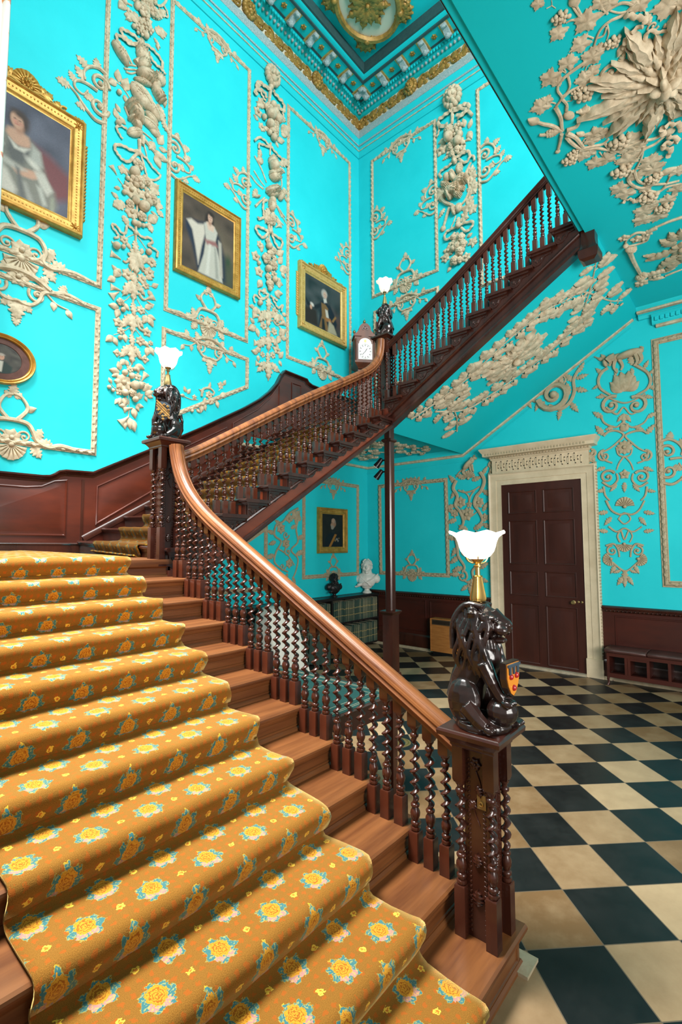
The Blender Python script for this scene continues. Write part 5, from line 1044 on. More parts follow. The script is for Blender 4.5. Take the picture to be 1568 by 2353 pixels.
for nm,pl,n,sd in (('upper_branch',S_a,34,1),('lower_branch',S_b,34,2),('end_branch',S_c,13,3),('side_branch',S_d,10,4),('start_branch',S_e,11,5)):
    p=P(pS,.62); oakline(pl,n,sd,p); p.obj(nm,m_plas,t,50)
c=[(1.496,3.591)][0]
p=P(pS,1.3)
for j in range(18):
    a=2*pi*j/18; rr=.36 if abs(sin(a))>.55 else .24; p.leaf(c[0],c[1],rr*(1+.15*(j%2)),a,'la',.02,.7)
for j in range(9): p.leaf(c[0],c[1],.24,2*pi*j/9+.2,'la',.05,.8)
p.fruit(c[0],c[1],.04,.05,1.2); p.obj('acanthus_rosette',m_plas,t,50)
# ---- oak leaf patch under the half landing
p=P(pK,.7); oakline([(.25,1.5),(.6,1.1),(1.0,.8),(1.5,.6)],12,7,p); oakline([(.5,1.75),(.9,1.5),(1.3,1.4),(1.9,1.3)],12,8,p); oakline([(.4,.4),(.8,.5),(1.3,.35)],8,9,p); oakline([(1.2,1.0),(1.5,1.2),(1.8,1.0)],8,10,p)
tag(p.obj('plaster_oak_sprays',m_plas,None,50),'cream plaster oak leaves under the half landing beside the column head','plaster ornament')
# ---- vine trails on the gallery soffit
def vinedata(name,data,parent,lift=1.0): p=P(pG,lift*.6); p.E(data); return p.obj(name,m_plas,parent,50)
t=thing('plaster_vine','large cream plaster vine trails with grape clusters on the gallery soffit','plaster ornament',(2.9,5.3,5.1))
vinedata('upper_trail',[('tb',0.008,[(4.656,5.277),(4.756,5.258),(4.826,5.26)]),('tb',0.007,[(4.675,5.282),(4.777,5.275),(4.802,5.304)]),('tb',0.01,[(4.54,5.557),(4.509,5.482),(4.521,5.406),(4.496,5.343),(4.41,5.287)]),('tb',0.009,[(4.527,5.539),(4.587,5.486),(4.596,5.416),(4.585,5.341),(4.575,5.28)]),('tb',0.007,[(4.503,5.524),(4.532,5.464),(4.586,5.42)]),
('tb',0.007,[(4.575,5.406),(4.651,5.379),(4.667,5.343)]),('tb',0.006,[(4.52,5.389),(4.451,5.385),(4.404,5.363)]),('tb',0.007,[(4.645,5.263),(4.68,5.231),(4.686,5.197)]),('br',4.748,5.179,0.051,0.293),('sp',4.718,5.224,0.018,0.277),
('lv',4.659,5.146,0.057,-2.017),('lv',4.618,5.302,0.079,-2.049),('lv',4.491,5.234,0.065,-1.655),('tb',0.006,[(4.474,5.302),(4.513,5.276),(4.514,5.246)]),('br',4.371,5.391,0.052,0.206),
('tb',0.007,[(4.494,5.383),(4.452,5.356),(4.457,5.322)]),('rb',0.019,[(4.518,5.489),(4.464,5.534),(4.414,5.574),(4.387,5.57)]),('rb',0.018,[(4.377,5.563),(4.375,5.501),(4.351,5.463),(4.294,5.441)]),('lf',4.305,5.448,0.085,-2.416),('lv',4.915,5.107,0.041,-2.428),
('tb',0.003,[(4.849,5.133),(4.846,5.162),(4.875,5.171)]),('tb',0.003,[(4.846,5.162),(4.813,5.175)]),('lv',4.678,5.39,0.052,-3.057),('lv',4.642,5.432,0.052,-2.572),('lv',4.515,5.569,0.064,2.958),
('lv',4.39,5.697,0.088,-1.256),('lv',4.374,5.741,0.069,2.545),('tb',0.008,[(4.52,5.58),(4.506,5.546)]),('lf',4.74,5.276,0.106,-0.01)],t)
vinedata('left_trail',[('tb',0.012,[(4.346,5.259),(4.34,5.181),(4.329,5.106),(4.304,5.045),(4.249,5.015),(4.171,5.019),(4.122,4.962)]),('tb',0.009,[(4.313,5.102),(4.232,5.092),(4.189,5.059),(4.179,5.022)]),('tb',0.01,[(4.162,5.017),(4.186,5.086),(4.182,5.139),(4.196,5.17)]),('lv',4.357,5.268,0.074,-2.112),('lv',4.374,5.309,0.046,1.868),
('lv',4.412,5.13,0.066,0.609),('lv',4.384,5.009,0.072,-2.069),('lv',4.321,5.037,0.044,3.074),('tb',0.005,[(4.346,5.098),(4.38,5.081),(4.386,5.063)]),('tb',0.005,[(4.354,5.1),(4.413,5.098),(4.399,5.113)]),
('lv',4.219,5.189,0.069,-2.579),('lv',4.242,5.24,0.05,1.285),('br',4.099,5.151,0.072,0.252),('br',4.149,5.117,0.042,0.263),('lv',4.2,4.885,0.075,-1.438),
('tb',0.006,[(4.149,4.97),(4.177,4.95),(4.184,4.916)]),('tb',0.004,[(4.136,5.072),(4.096,5.068),(4.112,5.037)]),('tb',0.005,[(4.319,5.227),(4.282,5.205),(4.276,5.19)]),('tb',0.011,[(4.162,5.017),(4.086,5.03),(4.014,5.009)]),('lv',4.218,4.927,0.047,0.818)],t)
vinedata('lower_trail',[('tb',0.016,[(4.12,4.961),(4.005,4.962),(3.904,4.94),(3.87,4.937)]),('el',3.983,5.015,0.057,2.75,.7,.7),('tb',0.011,[(4.083,5.029),(4.035,5.008)]),('tb',0.016,[(3.859,4.964),(3.846,5.035),(3.899,5.071),(3.93,5.115)]),('lf',3.908,5.088,0.099,0.541),
('tb',0.016,[(3.875,4.931),(3.97,4.892),(4.041,4.839),(4.109,4.801)]),('lf',4.056,4.821,0.11,-0.511),('el',3.907,4.88,0.061,-1.342,.7,.7),('tb',0.014,[(3.919,4.837),(3.935,4.804),(3.951,4.785)]),('tb',0.015,[(3.845,4.922),(3.753,4.879),(3.688,4.844)]),
('sp',3.688,4.844,0.024,0.296),('tb',0.018,[(3.829,4.956),(3.745,4.993),(3.655,5.007),(3.595,5.014)]),('tb',0.017,[(3.788,4.944),(3.714,4.954),(3.623,4.983),(3.562,5.021)]),('tb',0.013,[(3.584,5.011),(3.552,5.08),(3.525,5.141),(3.548,5.19)]),('tb',0.013,[(3.584,4.98),(3.519,5.087),(3.425,5.164),(3.341,5.229)]),
('tb',0.012,[(3.526,5.156),(3.402,5.174),(3.351,5.201)]),('lv',3.681,5.111,0.07,2.753),('lv',3.623,5.089,0.063,-2.781),('lf',3.708,5.051,0.079,-0.514),('lv',3.634,5.166,0.053,2.054),
('tb',0.007,[(3.644,5.019),(3.671,5.049),(3.65,5.088)]),('br',3.532,4.894,0.068,0.275),('br',3.583,4.933,0.047,0.27),('lv',3.505,4.991,0.066,-2.462),('lv',3.501,5.044,0.056,2.637),
('tb',0.007,[(3.606,4.97),(3.589,4.942)]),('lv',3.355,5.048,0.078,-2.291),('lv',3.341,5.13,0.077,2.481),('tb',0.006,[(3.451,5.101),(3.388,5.11),(3.353,5.133)]),('br',3.467,5.254,0.086,0.195),
('lv',3.419,5.31,0.099,2.621),('lv',3.372,5.272,0.074,-2.705),('tb',0.015,[(3.341,5.229),(3.367,5.293),(3.36,5.378),(3.318,5.455),(3.312,5.537)]),('tb',0.013,[(3.192,5.335),(3.244,5.387),(3.249,5.459),(3.289,5.534)]),('lv',3.282,5.328,0.065,-2.726),
('lv',3.302,5.368,0.055,1.392),('lv',3.211,5.264,0.097,-2.558),('lv',3.202,5.307,0.057,1.723),('br',3.111,5.191,0.086,0.193),('br',3.129,5.241,0.05,0.184),
('tb',0.011,[(3.285,5.387),(3.151,5.35),(3.043,5.287),(3.048,5.265)]),('tb',0.008,[(3.113,5.276),(3.173,5.325),(3.207,5.367)]),('tb',0.005,[(3.309,5.2),(3.282,5.247),(3.329,5.226)]),('tb',0.005,[(3.265,5.168),(3.219,5.205),(3.252,5.234)])],t)
vinedata('end_trail',[('tb',0.016,[(3.048,5.265),(2.963,5.218),(2.855,5.231),(2.763,5.279),(2.742,5.323)]),('tb',0.014,[(3.036,5.278),(2.876,5.282),(2.779,5.337),(2.677,5.455),(2.637,5.557)]),('tb',0.013,[(2.691,5.323),(2.6,5.39),(2.62,5.463),(2.581,5.566)]),('tb',0.012,[(2.722,5.288),(2.597,5.333),(2.615,5.431),(2.771,5.512)]),('lv',3.062,5.403,0.088,0.537),
('lv',2.953,5.409,0.09,2.753),('lv',3.033,5.369,0.059,-1.114),('tb',0.008,[(3.042,5.272),(3.029,5.338),(3.002,5.387)]),('lv',2.951,5.287,0.072,3.049),('br',2.829,5.391,0.073,0.145),
('br',2.836,5.438,0.041,0.136),('lf',2.828,5.429,0.134,1.488),('lv',2.778,5.557,0.071,0.473),('lv',2.885,5.139,0.087,-2.134),('lv',2.776,5.167,0.089,-2.738),
('tb',0.009,[(2.867,5.217),(2.889,5.172)]),('rb',0.017,[(2.682,5.314),(2.65,5.252),(2.597,5.21),(2.663,5.196),(2.694,5.16),(2.664,5.112)]),('br',2.578,5.314,0.09,0.152),('lv',2.733,5.314,0.065,2.771),('lv',2.427,5.447,0.08,-2.501),
('lv',2.529,5.529,0.076,1.239),('tb',0.009,[(2.563,5.392),(2.503,5.36),(2.416,5.356)]),('lv',2.393,5.252,0.101,-2.232),('lv',2.431,5.317,0.07,1.235),('br',2.321,5.401,0.082,0.13),
('lv',2.216,5.345,0.098,-2.51),('lv',2.245,5.219,0.1,-2.252),('lv',2.229,5.261,0.062,2.286),('tb',0.009,[(2.361,5.178),(2.334,5.277),(2.366,5.349)]),('rb',0.024,[(3.34,5.534),(3.406,5.529),(3.424,5.578),(3.372,5.637),(3.296,5.641)]),
('rb',0.022,[(3.296,5.555),(3.208,5.612),(3.194,5.583),(3.231,5.526),(3.176,5.512),(3.138,5.556),(3.056,5.525)]),('el',3.313,5.564,0.052,1.743,.8,.8),('lf',3.44,5.573,0.151,1.067),('lf',3.504,5.619,0.105,0.547),('tb',0.012,[(3.435,5.579),(3.447,5.619),(3.423,5.66)])],t)
t=thing('plaster_acanthus_rosette','huge cream plaster acanthus boss at upper right of the gallery soffit','plaster ornament',(2.9,5.7,5.1))
c=[(3.881,5.609)][0]
p=P(pG,1.15)
for j in range(30):
    a=2*pi*j/30+.05*sin(j*2.1); p.leaf(c[0]+.05*cos(a),c[1]+.05*sin(a),.34+.06*(j%3)+.05*((j*7)%2),a,'la',.02,.34)
for j in range(21): a=2*pi*j/21+.2; p.leaf(c[0]+.03*cos(a),c[1]+.03*sin(a),.27,a,'la',.05,.36)
for j in range(11): a=2*pi*j/11; p.leaf(c[0],c[1],.17,a,'la',.09,.5)
p.obj('leaves',m_plas,t,50)
p=P(pG,1.1)
for j in range(5): p.ell(c[0]+.05*cos(2*pi*j/5),c[1]+.05*sin(2*pi*j/5),.05,2*pi*j/5,.5,.7,.10)
p.ell(c[0],c[1],.05,.8,.7,1,.11); p.obj('bud',m_plas,t,50)
p=P(pG,1.0); p.E([('sc',4.155,5.34,0.064,-1.298,1)]); p.obj('outer_scroll',m_plas,t,50)
p=P(pG,1.0); p.E([('la',4.089,5.339,0.109,-1.307)]); p.obj('outer_leaf',m_plas,t,50)
p=P(pG,1.0); p.E([('la',4.175,5.394,0.09,0.505)]); p.obj('outer_leaf',m_plas,t,50)
p=P(pG,1.0); p.E([('la',4.002,5.275,0.129,-0.209)]); p.obj('outer_leaf',m_plas,t,50)
p=P(pG,1.0); p.E([('la',3.88,5.228,0.136,-1.336)]); p.obj('outer_leaf',m_plas,t,50)
p=P(pG,1.0); p.E([('la',3.921,5.169,0.12,-1.072)]); p.obj('outer_leaf',m_plas,t,50)
p=P(pG,1.0); p.E([('sc',3.898,5.156,0.041,0.712,1)]); p.obj('outer_scroll',m_plas,t,50)
p=P(pG,1.0); p.E([('la',3.776,5.348,0.128,-2.259)]); p.obj('outer_leaf',m_plas,t,50)
p=P(pG,1.0); p.E([('sc',3.698,5.333,0.049,0.187,-1)]); p.obj('outer_scroll',m_plas,t,50)
p=P(pG,1.0); p.E([('la',4.216,5.491,0.106,-0.57)]); p.obj('outer_leaf',m_plas,t,50)
p=P(pG,1.0); p.E([('la',4.339,5.589,0.105,-0.081)]); p.obj('outer_leaf',m_plas,t,50)
p=P(pG,1.0); p.E([('rb',0.014,[(4.245,5.547),(4.307,5.579),(4.246,5.641),(4.241,5.71)])]); p.obj('outer_scroll',m_plas,t,50)
p=P(pG,1.0); p.E([('la',4.263,5.649,0.093,1.581)]); p.obj('outer_leaf',m_plas,t,50)
p=P(pG,1.0); p.E([('la',4.182,5.714,0.094,0.635)]); p.obj('outer_leaf',m_plas,t,50)
p=P(pG,1.0); p.E([('sc',4.312,5.602,0.037,2.285,1)]); p.obj('outer_scroll',m_plas,t,50)
p=P(pG,1.0); p.E([('la',3.622,5.577,0.134,3.074)]); p.obj('outer_leaf',m_plas,t,50)
p=P(pG,1.0); p.E([('la',3.587,5.527,0.105,-2.884)]); p.obj('outer_leaf',m_plas,t,50)
p=P(pG,1.0); p.E([('la',3.583,5.66,0.109,2.972)]); p.obj('outer_leaf',m_plas,t,50)
# ---- framed soffit panel at the gallery end
t=thing('plaster_soffit_panel','cream plaster strip frame with dark scroll boss on the gallery soffit at right','plaster ornament',(1.5,5.2,5.1))
p=P(pG,1.0); p.E([('tb',0.017,[(2.042,5.515),(2.044,5.404),(2.026,5.293)]),('tb',0.025,[(2.028,5.3),(2.014,5.25),(1.996,5.212)]),('tb',0.015,[(1.981,5.209),(2.052,5.128),(2.017,5.049),(1.93,5.003),(1.844,5.017)]),('tb',0.015,[(1.955,5.22),(1.842,5.188),(1.824,5.104),(1.844,5.017)]),('fl',2.034,5.008,0.059,0.189,5),
('fl',1.93,5.107,0.064,0.17,5),('fl',1.901,5.161,0.059,0.16),('fl',1.966,5.207,0.057,0.154),('sp',1.899,4.997,0.033,0.186),('el',1.783,5.021,0.067,2.287,.7,.7),
('tb',0.028,[(1.756,5.008),(1.502,5.002),(1.126,5.011)]),('el',1.086,5.004,0.078,1.047,.8,.7),('la',1.039,5.005,0.222,1.447),('la',1.035,5.062,0.207,1.446),('fl',0.998,5.131,0.077,0.144),
('la',1.001,5.18,0.166,1.439),('fl',0.893,4.981,0.081,0.162),('la',0.948,4.973,0.147,-2.821),('la',0.919,5.061,0.172,1.902),('tb',0.014,[(0.889,5.229),(0.909,5.312),(0.923,5.398)])]); p.obj('frame',m_plas,t,50)
p=P(pG,1.0); p.E([('la',1.53,5.399,0.254,-0.457),('la',1.439,5.396,0.293,-1.649),('la',1.315,5.404,0.3,-2.265),('la',1.603,5.421,0.238,-0.166),('la',1.218,5.423,0.281,-2.42),
('la',1.598,5.469,0.236,0.034),('fl',1.433,5.446,0.123,0.105,8),('sc',1.476,5.184,0.058,2.287,1),('la',1.432,5.224,0.163,-0.855),('la',1.375,5.468,0.281,-2.965),
('la',1.462,5.477,0.276,1.063)]); p.obj('boss',m_plas2,t,50)
# ---- ceiling medallion
t=thing('ceiling_medallion','gilded oval ceiling medallion with big leaf rose at the top of the photo','plaster ornament',(1.7,.9,11.2))
c=[(1.496,1.226)][0]
p=P(pC,1.0); ring=[(c[0]+.62*cos(2*pi*j/28),c[1]+.50*sin(2*pi*j/28)) for j in range(29)]
p.stem(ring,.055,.055,k=1); p.obj('ring',m_fgold,t,50)
p=P(pC,1.1)
for j in range(14): p.leaf(c[0],c[1],.34+.06*(j%2),2*pi*j/14,'la',.03,.7)
p.flower(c[0],c[1],.15,8); p.obj('rose',m_fgold,t,50)
p=P(pC,.8); p.prism([(c[0]+.60*cos(2*pi*j/28),c[1]+.48*sin(2*pi*j/28)) for j in range(28)],lambda u,v,h:(u,v,h),0,.012); p.obj('ground',m_friez,t,0)
for a in (radians(45),radians(135),radians(225),radians(315)):
    p=P(pC,1.1); e=(c[0]+.64*cos(a),c[1]+.52*sin(a))
    for d in(-1.6,-.9,-.4,0,.4,.9,1.6): p.leaf(e[0],e[1],.24,a+d,'la',.03,.9)
    p.fruit(e[0],e[1],.06); p.scroll(e[0]+.1*cos(a+1.2),e[1]+.1*sin(a+1.2),.09,a,1); p.scroll(e[0]+.1*cos(a-1.2),e[1]+.1*sin(a-1.2),.09,a,-1)
    p.obj('palmette',m_fgold,t,50)
# ---- strapwork panels of the lower hall
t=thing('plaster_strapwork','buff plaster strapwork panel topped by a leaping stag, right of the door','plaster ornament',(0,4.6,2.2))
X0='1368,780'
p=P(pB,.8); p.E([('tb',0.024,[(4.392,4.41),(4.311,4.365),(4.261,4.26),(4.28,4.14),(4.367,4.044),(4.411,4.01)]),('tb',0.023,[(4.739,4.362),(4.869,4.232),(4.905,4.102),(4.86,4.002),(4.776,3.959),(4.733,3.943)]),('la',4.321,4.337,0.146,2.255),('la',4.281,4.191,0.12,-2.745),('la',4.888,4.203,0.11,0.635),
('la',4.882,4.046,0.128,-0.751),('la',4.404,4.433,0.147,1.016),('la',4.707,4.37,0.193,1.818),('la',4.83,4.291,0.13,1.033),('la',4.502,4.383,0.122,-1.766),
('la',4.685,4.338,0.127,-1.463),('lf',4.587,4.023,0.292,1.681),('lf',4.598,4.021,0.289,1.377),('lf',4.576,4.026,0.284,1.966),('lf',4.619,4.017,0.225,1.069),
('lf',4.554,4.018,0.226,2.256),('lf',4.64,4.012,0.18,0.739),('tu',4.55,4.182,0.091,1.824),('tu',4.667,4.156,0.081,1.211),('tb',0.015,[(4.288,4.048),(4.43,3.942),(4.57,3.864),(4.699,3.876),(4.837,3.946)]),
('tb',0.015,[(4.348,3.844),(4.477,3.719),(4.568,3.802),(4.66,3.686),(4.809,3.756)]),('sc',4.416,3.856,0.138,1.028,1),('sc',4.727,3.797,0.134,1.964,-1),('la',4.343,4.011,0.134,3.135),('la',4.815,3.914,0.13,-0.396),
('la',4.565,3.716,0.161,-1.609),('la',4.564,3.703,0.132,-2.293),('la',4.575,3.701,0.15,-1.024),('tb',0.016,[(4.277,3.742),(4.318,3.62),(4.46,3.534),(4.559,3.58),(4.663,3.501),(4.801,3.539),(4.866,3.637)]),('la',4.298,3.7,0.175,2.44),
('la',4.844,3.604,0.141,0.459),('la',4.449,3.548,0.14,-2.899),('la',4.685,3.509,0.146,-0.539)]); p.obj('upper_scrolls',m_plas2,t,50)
p=P(pB,.8); p.E([('tb',0.018,[(4.3,3.433),(4.369,3.485),(4.469,3.482),(4.553,3.407),(4.451,3.297),(4.36,3.235),(4.268,3.196)]),('tb',0.017,[(4.836,3.388),(4.776,3.434),(4.671,3.438),(4.574,3.391),(4.665,3.267),(4.745,3.183),(4.845,3.122)]),('la',4.3,3.445,0.192,2.139),('la',4.825,3.378,0.171,0.871),('fl',4.557,3.233,0.104,1.533,10),
('tb',0.014,[(4.46,3.246),(4.478,3.144),(4.552,3.098),(4.628,3.126),(4.653,3.22)]),('lf',4.555,3.456,0.125,1.041),('lf',4.576,3.453,0.138,1.976),('sc',4.3,3.141,0.088,1.535,1),('sc',4.803,3.079,0.084,1.531,-1),
('tb',0.018,[(4.258,3.21),(4.299,3.091),(4.397,3.03)]),('tb',0.017,[(4.846,3.134),(4.801,3.032),(4.707,2.994)]),('tb',0.014,[(4.552,3.11),(4.484,3.02),(4.448,2.925)]),('tb',0.013,[(4.552,3.11),(4.623,3.004),(4.651,2.903)]),('fl',4.543,2.853,0.073,1.533,5),
('la',4.306,2.977,0.145,-2.854),('la',4.776,2.926,0.14,-0.498),('sc',4.334,2.836,0.1,0.495,1),('sc',4.751,2.797,0.096,2.473,-1),('tb',0.018,[(4.264,2.767),(4.362,2.697),(4.453,2.775),(4.446,2.875)]),
('tb',0.017,[(4.819,2.719),(4.715,2.668),(4.635,2.759),(4.649,2.855)]),('la',4.441,2.727,0.138,-2.264),('la',4.643,2.71,0.141,-0.996),('la',4.539,2.743,0.147,-1.609),('tb',0.016,[(4.273,2.704),(4.291,2.577),(4.344,2.499)]),
('tb',0.016,[(4.807,2.66),(4.782,2.543),(4.728,2.475)]),('la',4.294,2.652,0.134,-3.023),('la',4.795,2.613,0.124,-0.278)]); p.obj('middle_scrolls',m_plas2,t,50)
p=P(pB,.8); p.E([('sh',4.531,2.402,0.134,1.533),('tb',0.017,[(4.3,2.502),(4.361,2.362),(4.457,2.296),(4.533,2.305),(4.617,2.289),(4.702,2.345),(4.769,2.472)]),('tb',0.012,[(4.444,2.235),(4.516,2.16),(4.593,2.23),(4.522,2.317),(4.444,2.235)]),('la',4.316,2.339,0.156,-2.995),('la',4.752,2.318,0.144,-0.25),
('la',4.358,2.263,0.153,-2.252),('la',4.698,2.249,0.147,-0.983),('tb',0.015,[(4.319,2.129),(4.415,2.053),(4.514,2.099),(4.618,2.049),(4.724,2.118)]),('la',4.306,2.055,0.144,2.926),('la',4.742,2.046,0.134,0.18),
('tb',0.013,[(4.453,1.906),(4.424,1.992),(4.47,2.064),(4.508,1.942),(4.566,2.062),(4.605,1.989),(4.57,1.905)]),('sh',4.506,1.882,0.109,-1.609),('tb',0.016,[(4.276,1.858),(4.376,1.882),(4.428,1.797),(4.435,1.7)]),('tb',0.016,[(4.734,1.857),(4.643,1.881),(4.587,1.798),(4.573,1.702)]),('sc',4.351,1.785,0.073,1.534,1),
('sc',4.66,1.786,0.071,1.532,-1),('sh',4.336,1.674,0.11,-2.749),('sh',4.666,1.679,0.107,-0.389),('tb',0.015,[(4.345,1.626),(4.45,1.531),(4.502,1.509),(4.556,1.534),(4.654,1.632)]),('la',4.387,1.59,0.146,-2.071),
('la',4.611,1.595,0.135,-1.13),('la',4.498,1.521,0.18,-1.609),('la',4.478,1.436,0.156,-2.143),('la',4.521,1.438,0.145,-1.034),('la',4.493,1.413,0.132,-1.609),
('la',4.449,1.519,0.112,-2.734),('la',4.556,1.522,0.104,-0.372)]); p.obj('lower_scrolls',m_plas2,t,50)
def beast(mp,body,legs,neck,head,ears,tail,rt):
    p=P(mp,1.2)
    for q in body: p.ell(*q)
    for q in legs: p.stem(q[0],q[1],q[2],h=q[1]*.9)
    p.stem(neck[0],neck[1],neck[2],h=neck[1]); p.ell(*head)
    for q in ears: p.leaf(*q)
    p.stem(tail[0],tail[1],tail[2]); return p
B=lambda s:s
bd=[(4.655,4.54),(4.508,4.534),(4.762,4.543)]
p=beast(pB,[(bd[0][0],bd[0][1],.17,.18,.30,.42),(bd[1][0],bd[1][1],.085,.2,.6,.5),(bd[2][0],bd[2][1],.085,.2,.62,.5)],
 [([(4.49,4.501),(4.47,4.397),(4.51,4.305)],.028,.012),([(4.545,4.487),(4.579,4.389),(4.555,4.332)],.028,.012),([(4.745,4.51),(4.762,4.406),(4.717,4.355)],.034,.012),([(4.787,4.524),(4.815,4.43),(4.771,4.367)],.034,.012)],
 ([(4.491,4.538),(4.435,4.527),(4.395,4.499)],.06,.045),(*[(4.36,4.482)][0],.06,-1.3,.55,.9),[(*[(4.357,4.535)][0],.11,2.0,'lf'),(*[(4.346,4.55)][0],.10,2.8,'lf'),(*[(4.357,4.535)][0],.16,2.6,'tl')],([(4.799,4.546),(4.831,4.586),(4.801,4.613)],.02,.012),1)
p.obj('stag',m_plas2,t,50)
t=thing('plaster_strapwork','buff plaster strapwork panel topped by a sitting dog, left of the door','plaster ornament',(0,1.9,2.0))
p=P(pB,.8); p.E([('tb',0.032,[(1.969,3),(1.909,2.864),(1.982,2.719),(1.941,2.564),(2.033,2.438),(2.086,2.264),(2.008,2.145)]),('tb',0.032,[(2.415,3.095),(2.482,2.953),(2.425,2.79),(2.334,2.695),(2.294,2.561),(2.381,2.422),(2.431,2.285),(2.34,2.188)]),('sh',2.195,3.014,0.138,1.548),('la',2.139,3.019,0.208,2.731),('la',2.249,2.974,0.196,0.244),
('la',1.949,2.949,0.207,2.263),('la',1.947,2.826,0.175,-2.171),('la',2.449,3.058,0.165,0.981),('la',2.443,2.788,0.197,-0.565),('tb',0.019,[(2.004,2.822),(2.134,2.777),(2.282,2.801),(2.391,2.86)]),
('tb',0.015,[(2.079,2.816),(2.188,2.705),(2.185,2.551)]),('tb',0.015,[(2.3,2.799),(2.225,2.702),(2.194,2.567)]),('fl',2.194,2.567,0.06,1.548,5),('fl',2.037,2.611,0.104,1.549),('fl',2.367,2.591,0.101,1.547,7),
('la',1.922,2.565,0.206,-2.874),('fl',1.919,2.426,0.078,1.55),('la',1.976,2.423,0.208,2.777),('fl',2.144,2.399,0.12,1.549,7),('fl',2.2,2.43,0.085,1.548),
('tb',0.013,[(2.053,2.489),(2.199,2.362),(2.346,2.44)]),('fl',2.467,2.334,0.075,1.547),('la',2.434,2.436,0.185,0.993),('la',1.955,2.32,0.206,-2.857),('la',2.43,2.235,0.192,-0.531)]); p.obj('upper_scrolls',m_plas2,t,50)
p=P(pB,.8); p.E([('tb',0.028,[(1.93,2.026),(1.964,1.853),(1.98,1.681),(2.088,1.513),(2.049,1.41)]),('tb',0.026,[(2.338,2.104),(2.244,1.937),(2.129,1.717),(2.182,1.599)]),('la',1.929,1.974,0.206,2.81),('la',1.964,1.853,0.214,-2.151),('la',1.98,1.681,0.221,-2.489),
('sc',2.112,1.751,0.102,0.006,1),('la',2.11,1.666,0.196,-0.483),('tb',0.024,[(2.306,1.518),(2.232,1.433),(2.265,1.284),(2.318,1.253)]),('sc',2.047,1.342,0.102,1.549,-1),('la',2.05,1.495,0.224,-2.799),
('la',1.992,1.374,0.206,-3.106),('fl',2.209,1.214,0.1,1.548,6),('la',2.192,1.247,0.218,-1.593),('la',2.136,1.194,0.165,-2.463),('la',2.245,1.199,0.168,-0.638),
('tb',0.019,[(2.065,1.292),(2.137,1.245),(2.211,1.281)]),('la',2.341,1.486,0.214,0.511),('la',2.337,1.32,0.19,-0.293),('la',2.266,2.139,0.213,0.471),('la',2.157,2.125,0.199,2.628)]); p.obj('lower_scrolls',m_plas2,t,50)
bd=[(2.202,3.256),(2.153,3.217),(2.259,3.303)]
p=beast(pB,[(bd[0][0],bd[0][1],.13,.75,.33,.5),(bd[1][0],bd[1][1],.065,.6,.7,.6),(bd[2][0],bd[2][1],.06,.9,.7,.6)],
 [([(2.266,3.242),(2.28,3.165),(2.295,3.119)],.024,.012),([(2.226,3.231),(2.24,3.155),(2.263,3.107)],.024,.012),([(2.136,3.181),(2.102,3.124),(2.15,3.073)],.03,.014)],
 ([(2.267,3.302),(2.284,3.33),(2.3,3.35)],.045,.038),(*[(2.316,3.348)][0],.045,-.2,.7,.9),[(*[(2.293,3.366)][0],.04,1.6,'lf'),(*[(2.309,3.372)][0],.04,1.4,'lf')],([(2.095,3.185),(2.003,3.118),(1.952,3.047)],.016,.008),1)
p.obj('dog',m_plas2,t,50)
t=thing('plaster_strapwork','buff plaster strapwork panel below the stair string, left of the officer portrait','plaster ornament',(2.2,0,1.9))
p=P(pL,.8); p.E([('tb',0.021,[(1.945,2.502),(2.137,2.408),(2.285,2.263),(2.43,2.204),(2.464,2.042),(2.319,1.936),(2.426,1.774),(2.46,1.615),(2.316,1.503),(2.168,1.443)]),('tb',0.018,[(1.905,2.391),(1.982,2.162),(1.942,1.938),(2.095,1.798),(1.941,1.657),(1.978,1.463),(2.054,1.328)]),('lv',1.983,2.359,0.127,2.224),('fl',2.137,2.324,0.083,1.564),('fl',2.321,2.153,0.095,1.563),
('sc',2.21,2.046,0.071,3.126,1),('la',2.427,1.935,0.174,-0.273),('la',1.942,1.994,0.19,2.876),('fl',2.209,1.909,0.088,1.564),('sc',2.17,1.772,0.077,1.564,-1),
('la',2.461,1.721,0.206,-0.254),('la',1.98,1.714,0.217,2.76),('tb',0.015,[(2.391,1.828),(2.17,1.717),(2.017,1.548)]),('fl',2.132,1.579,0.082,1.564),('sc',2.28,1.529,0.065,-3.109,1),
('la',2.168,1.416,0.168,-1.106),('la',2.055,1.356,0.148,-2.032),('la',2.322,2.208,0.163,0.535),('la',2.098,2.159,0.162,2.72),('la',2.464,2.069,0.173,0.251)]); p.obj('scrolls',m_plas2,t,50)
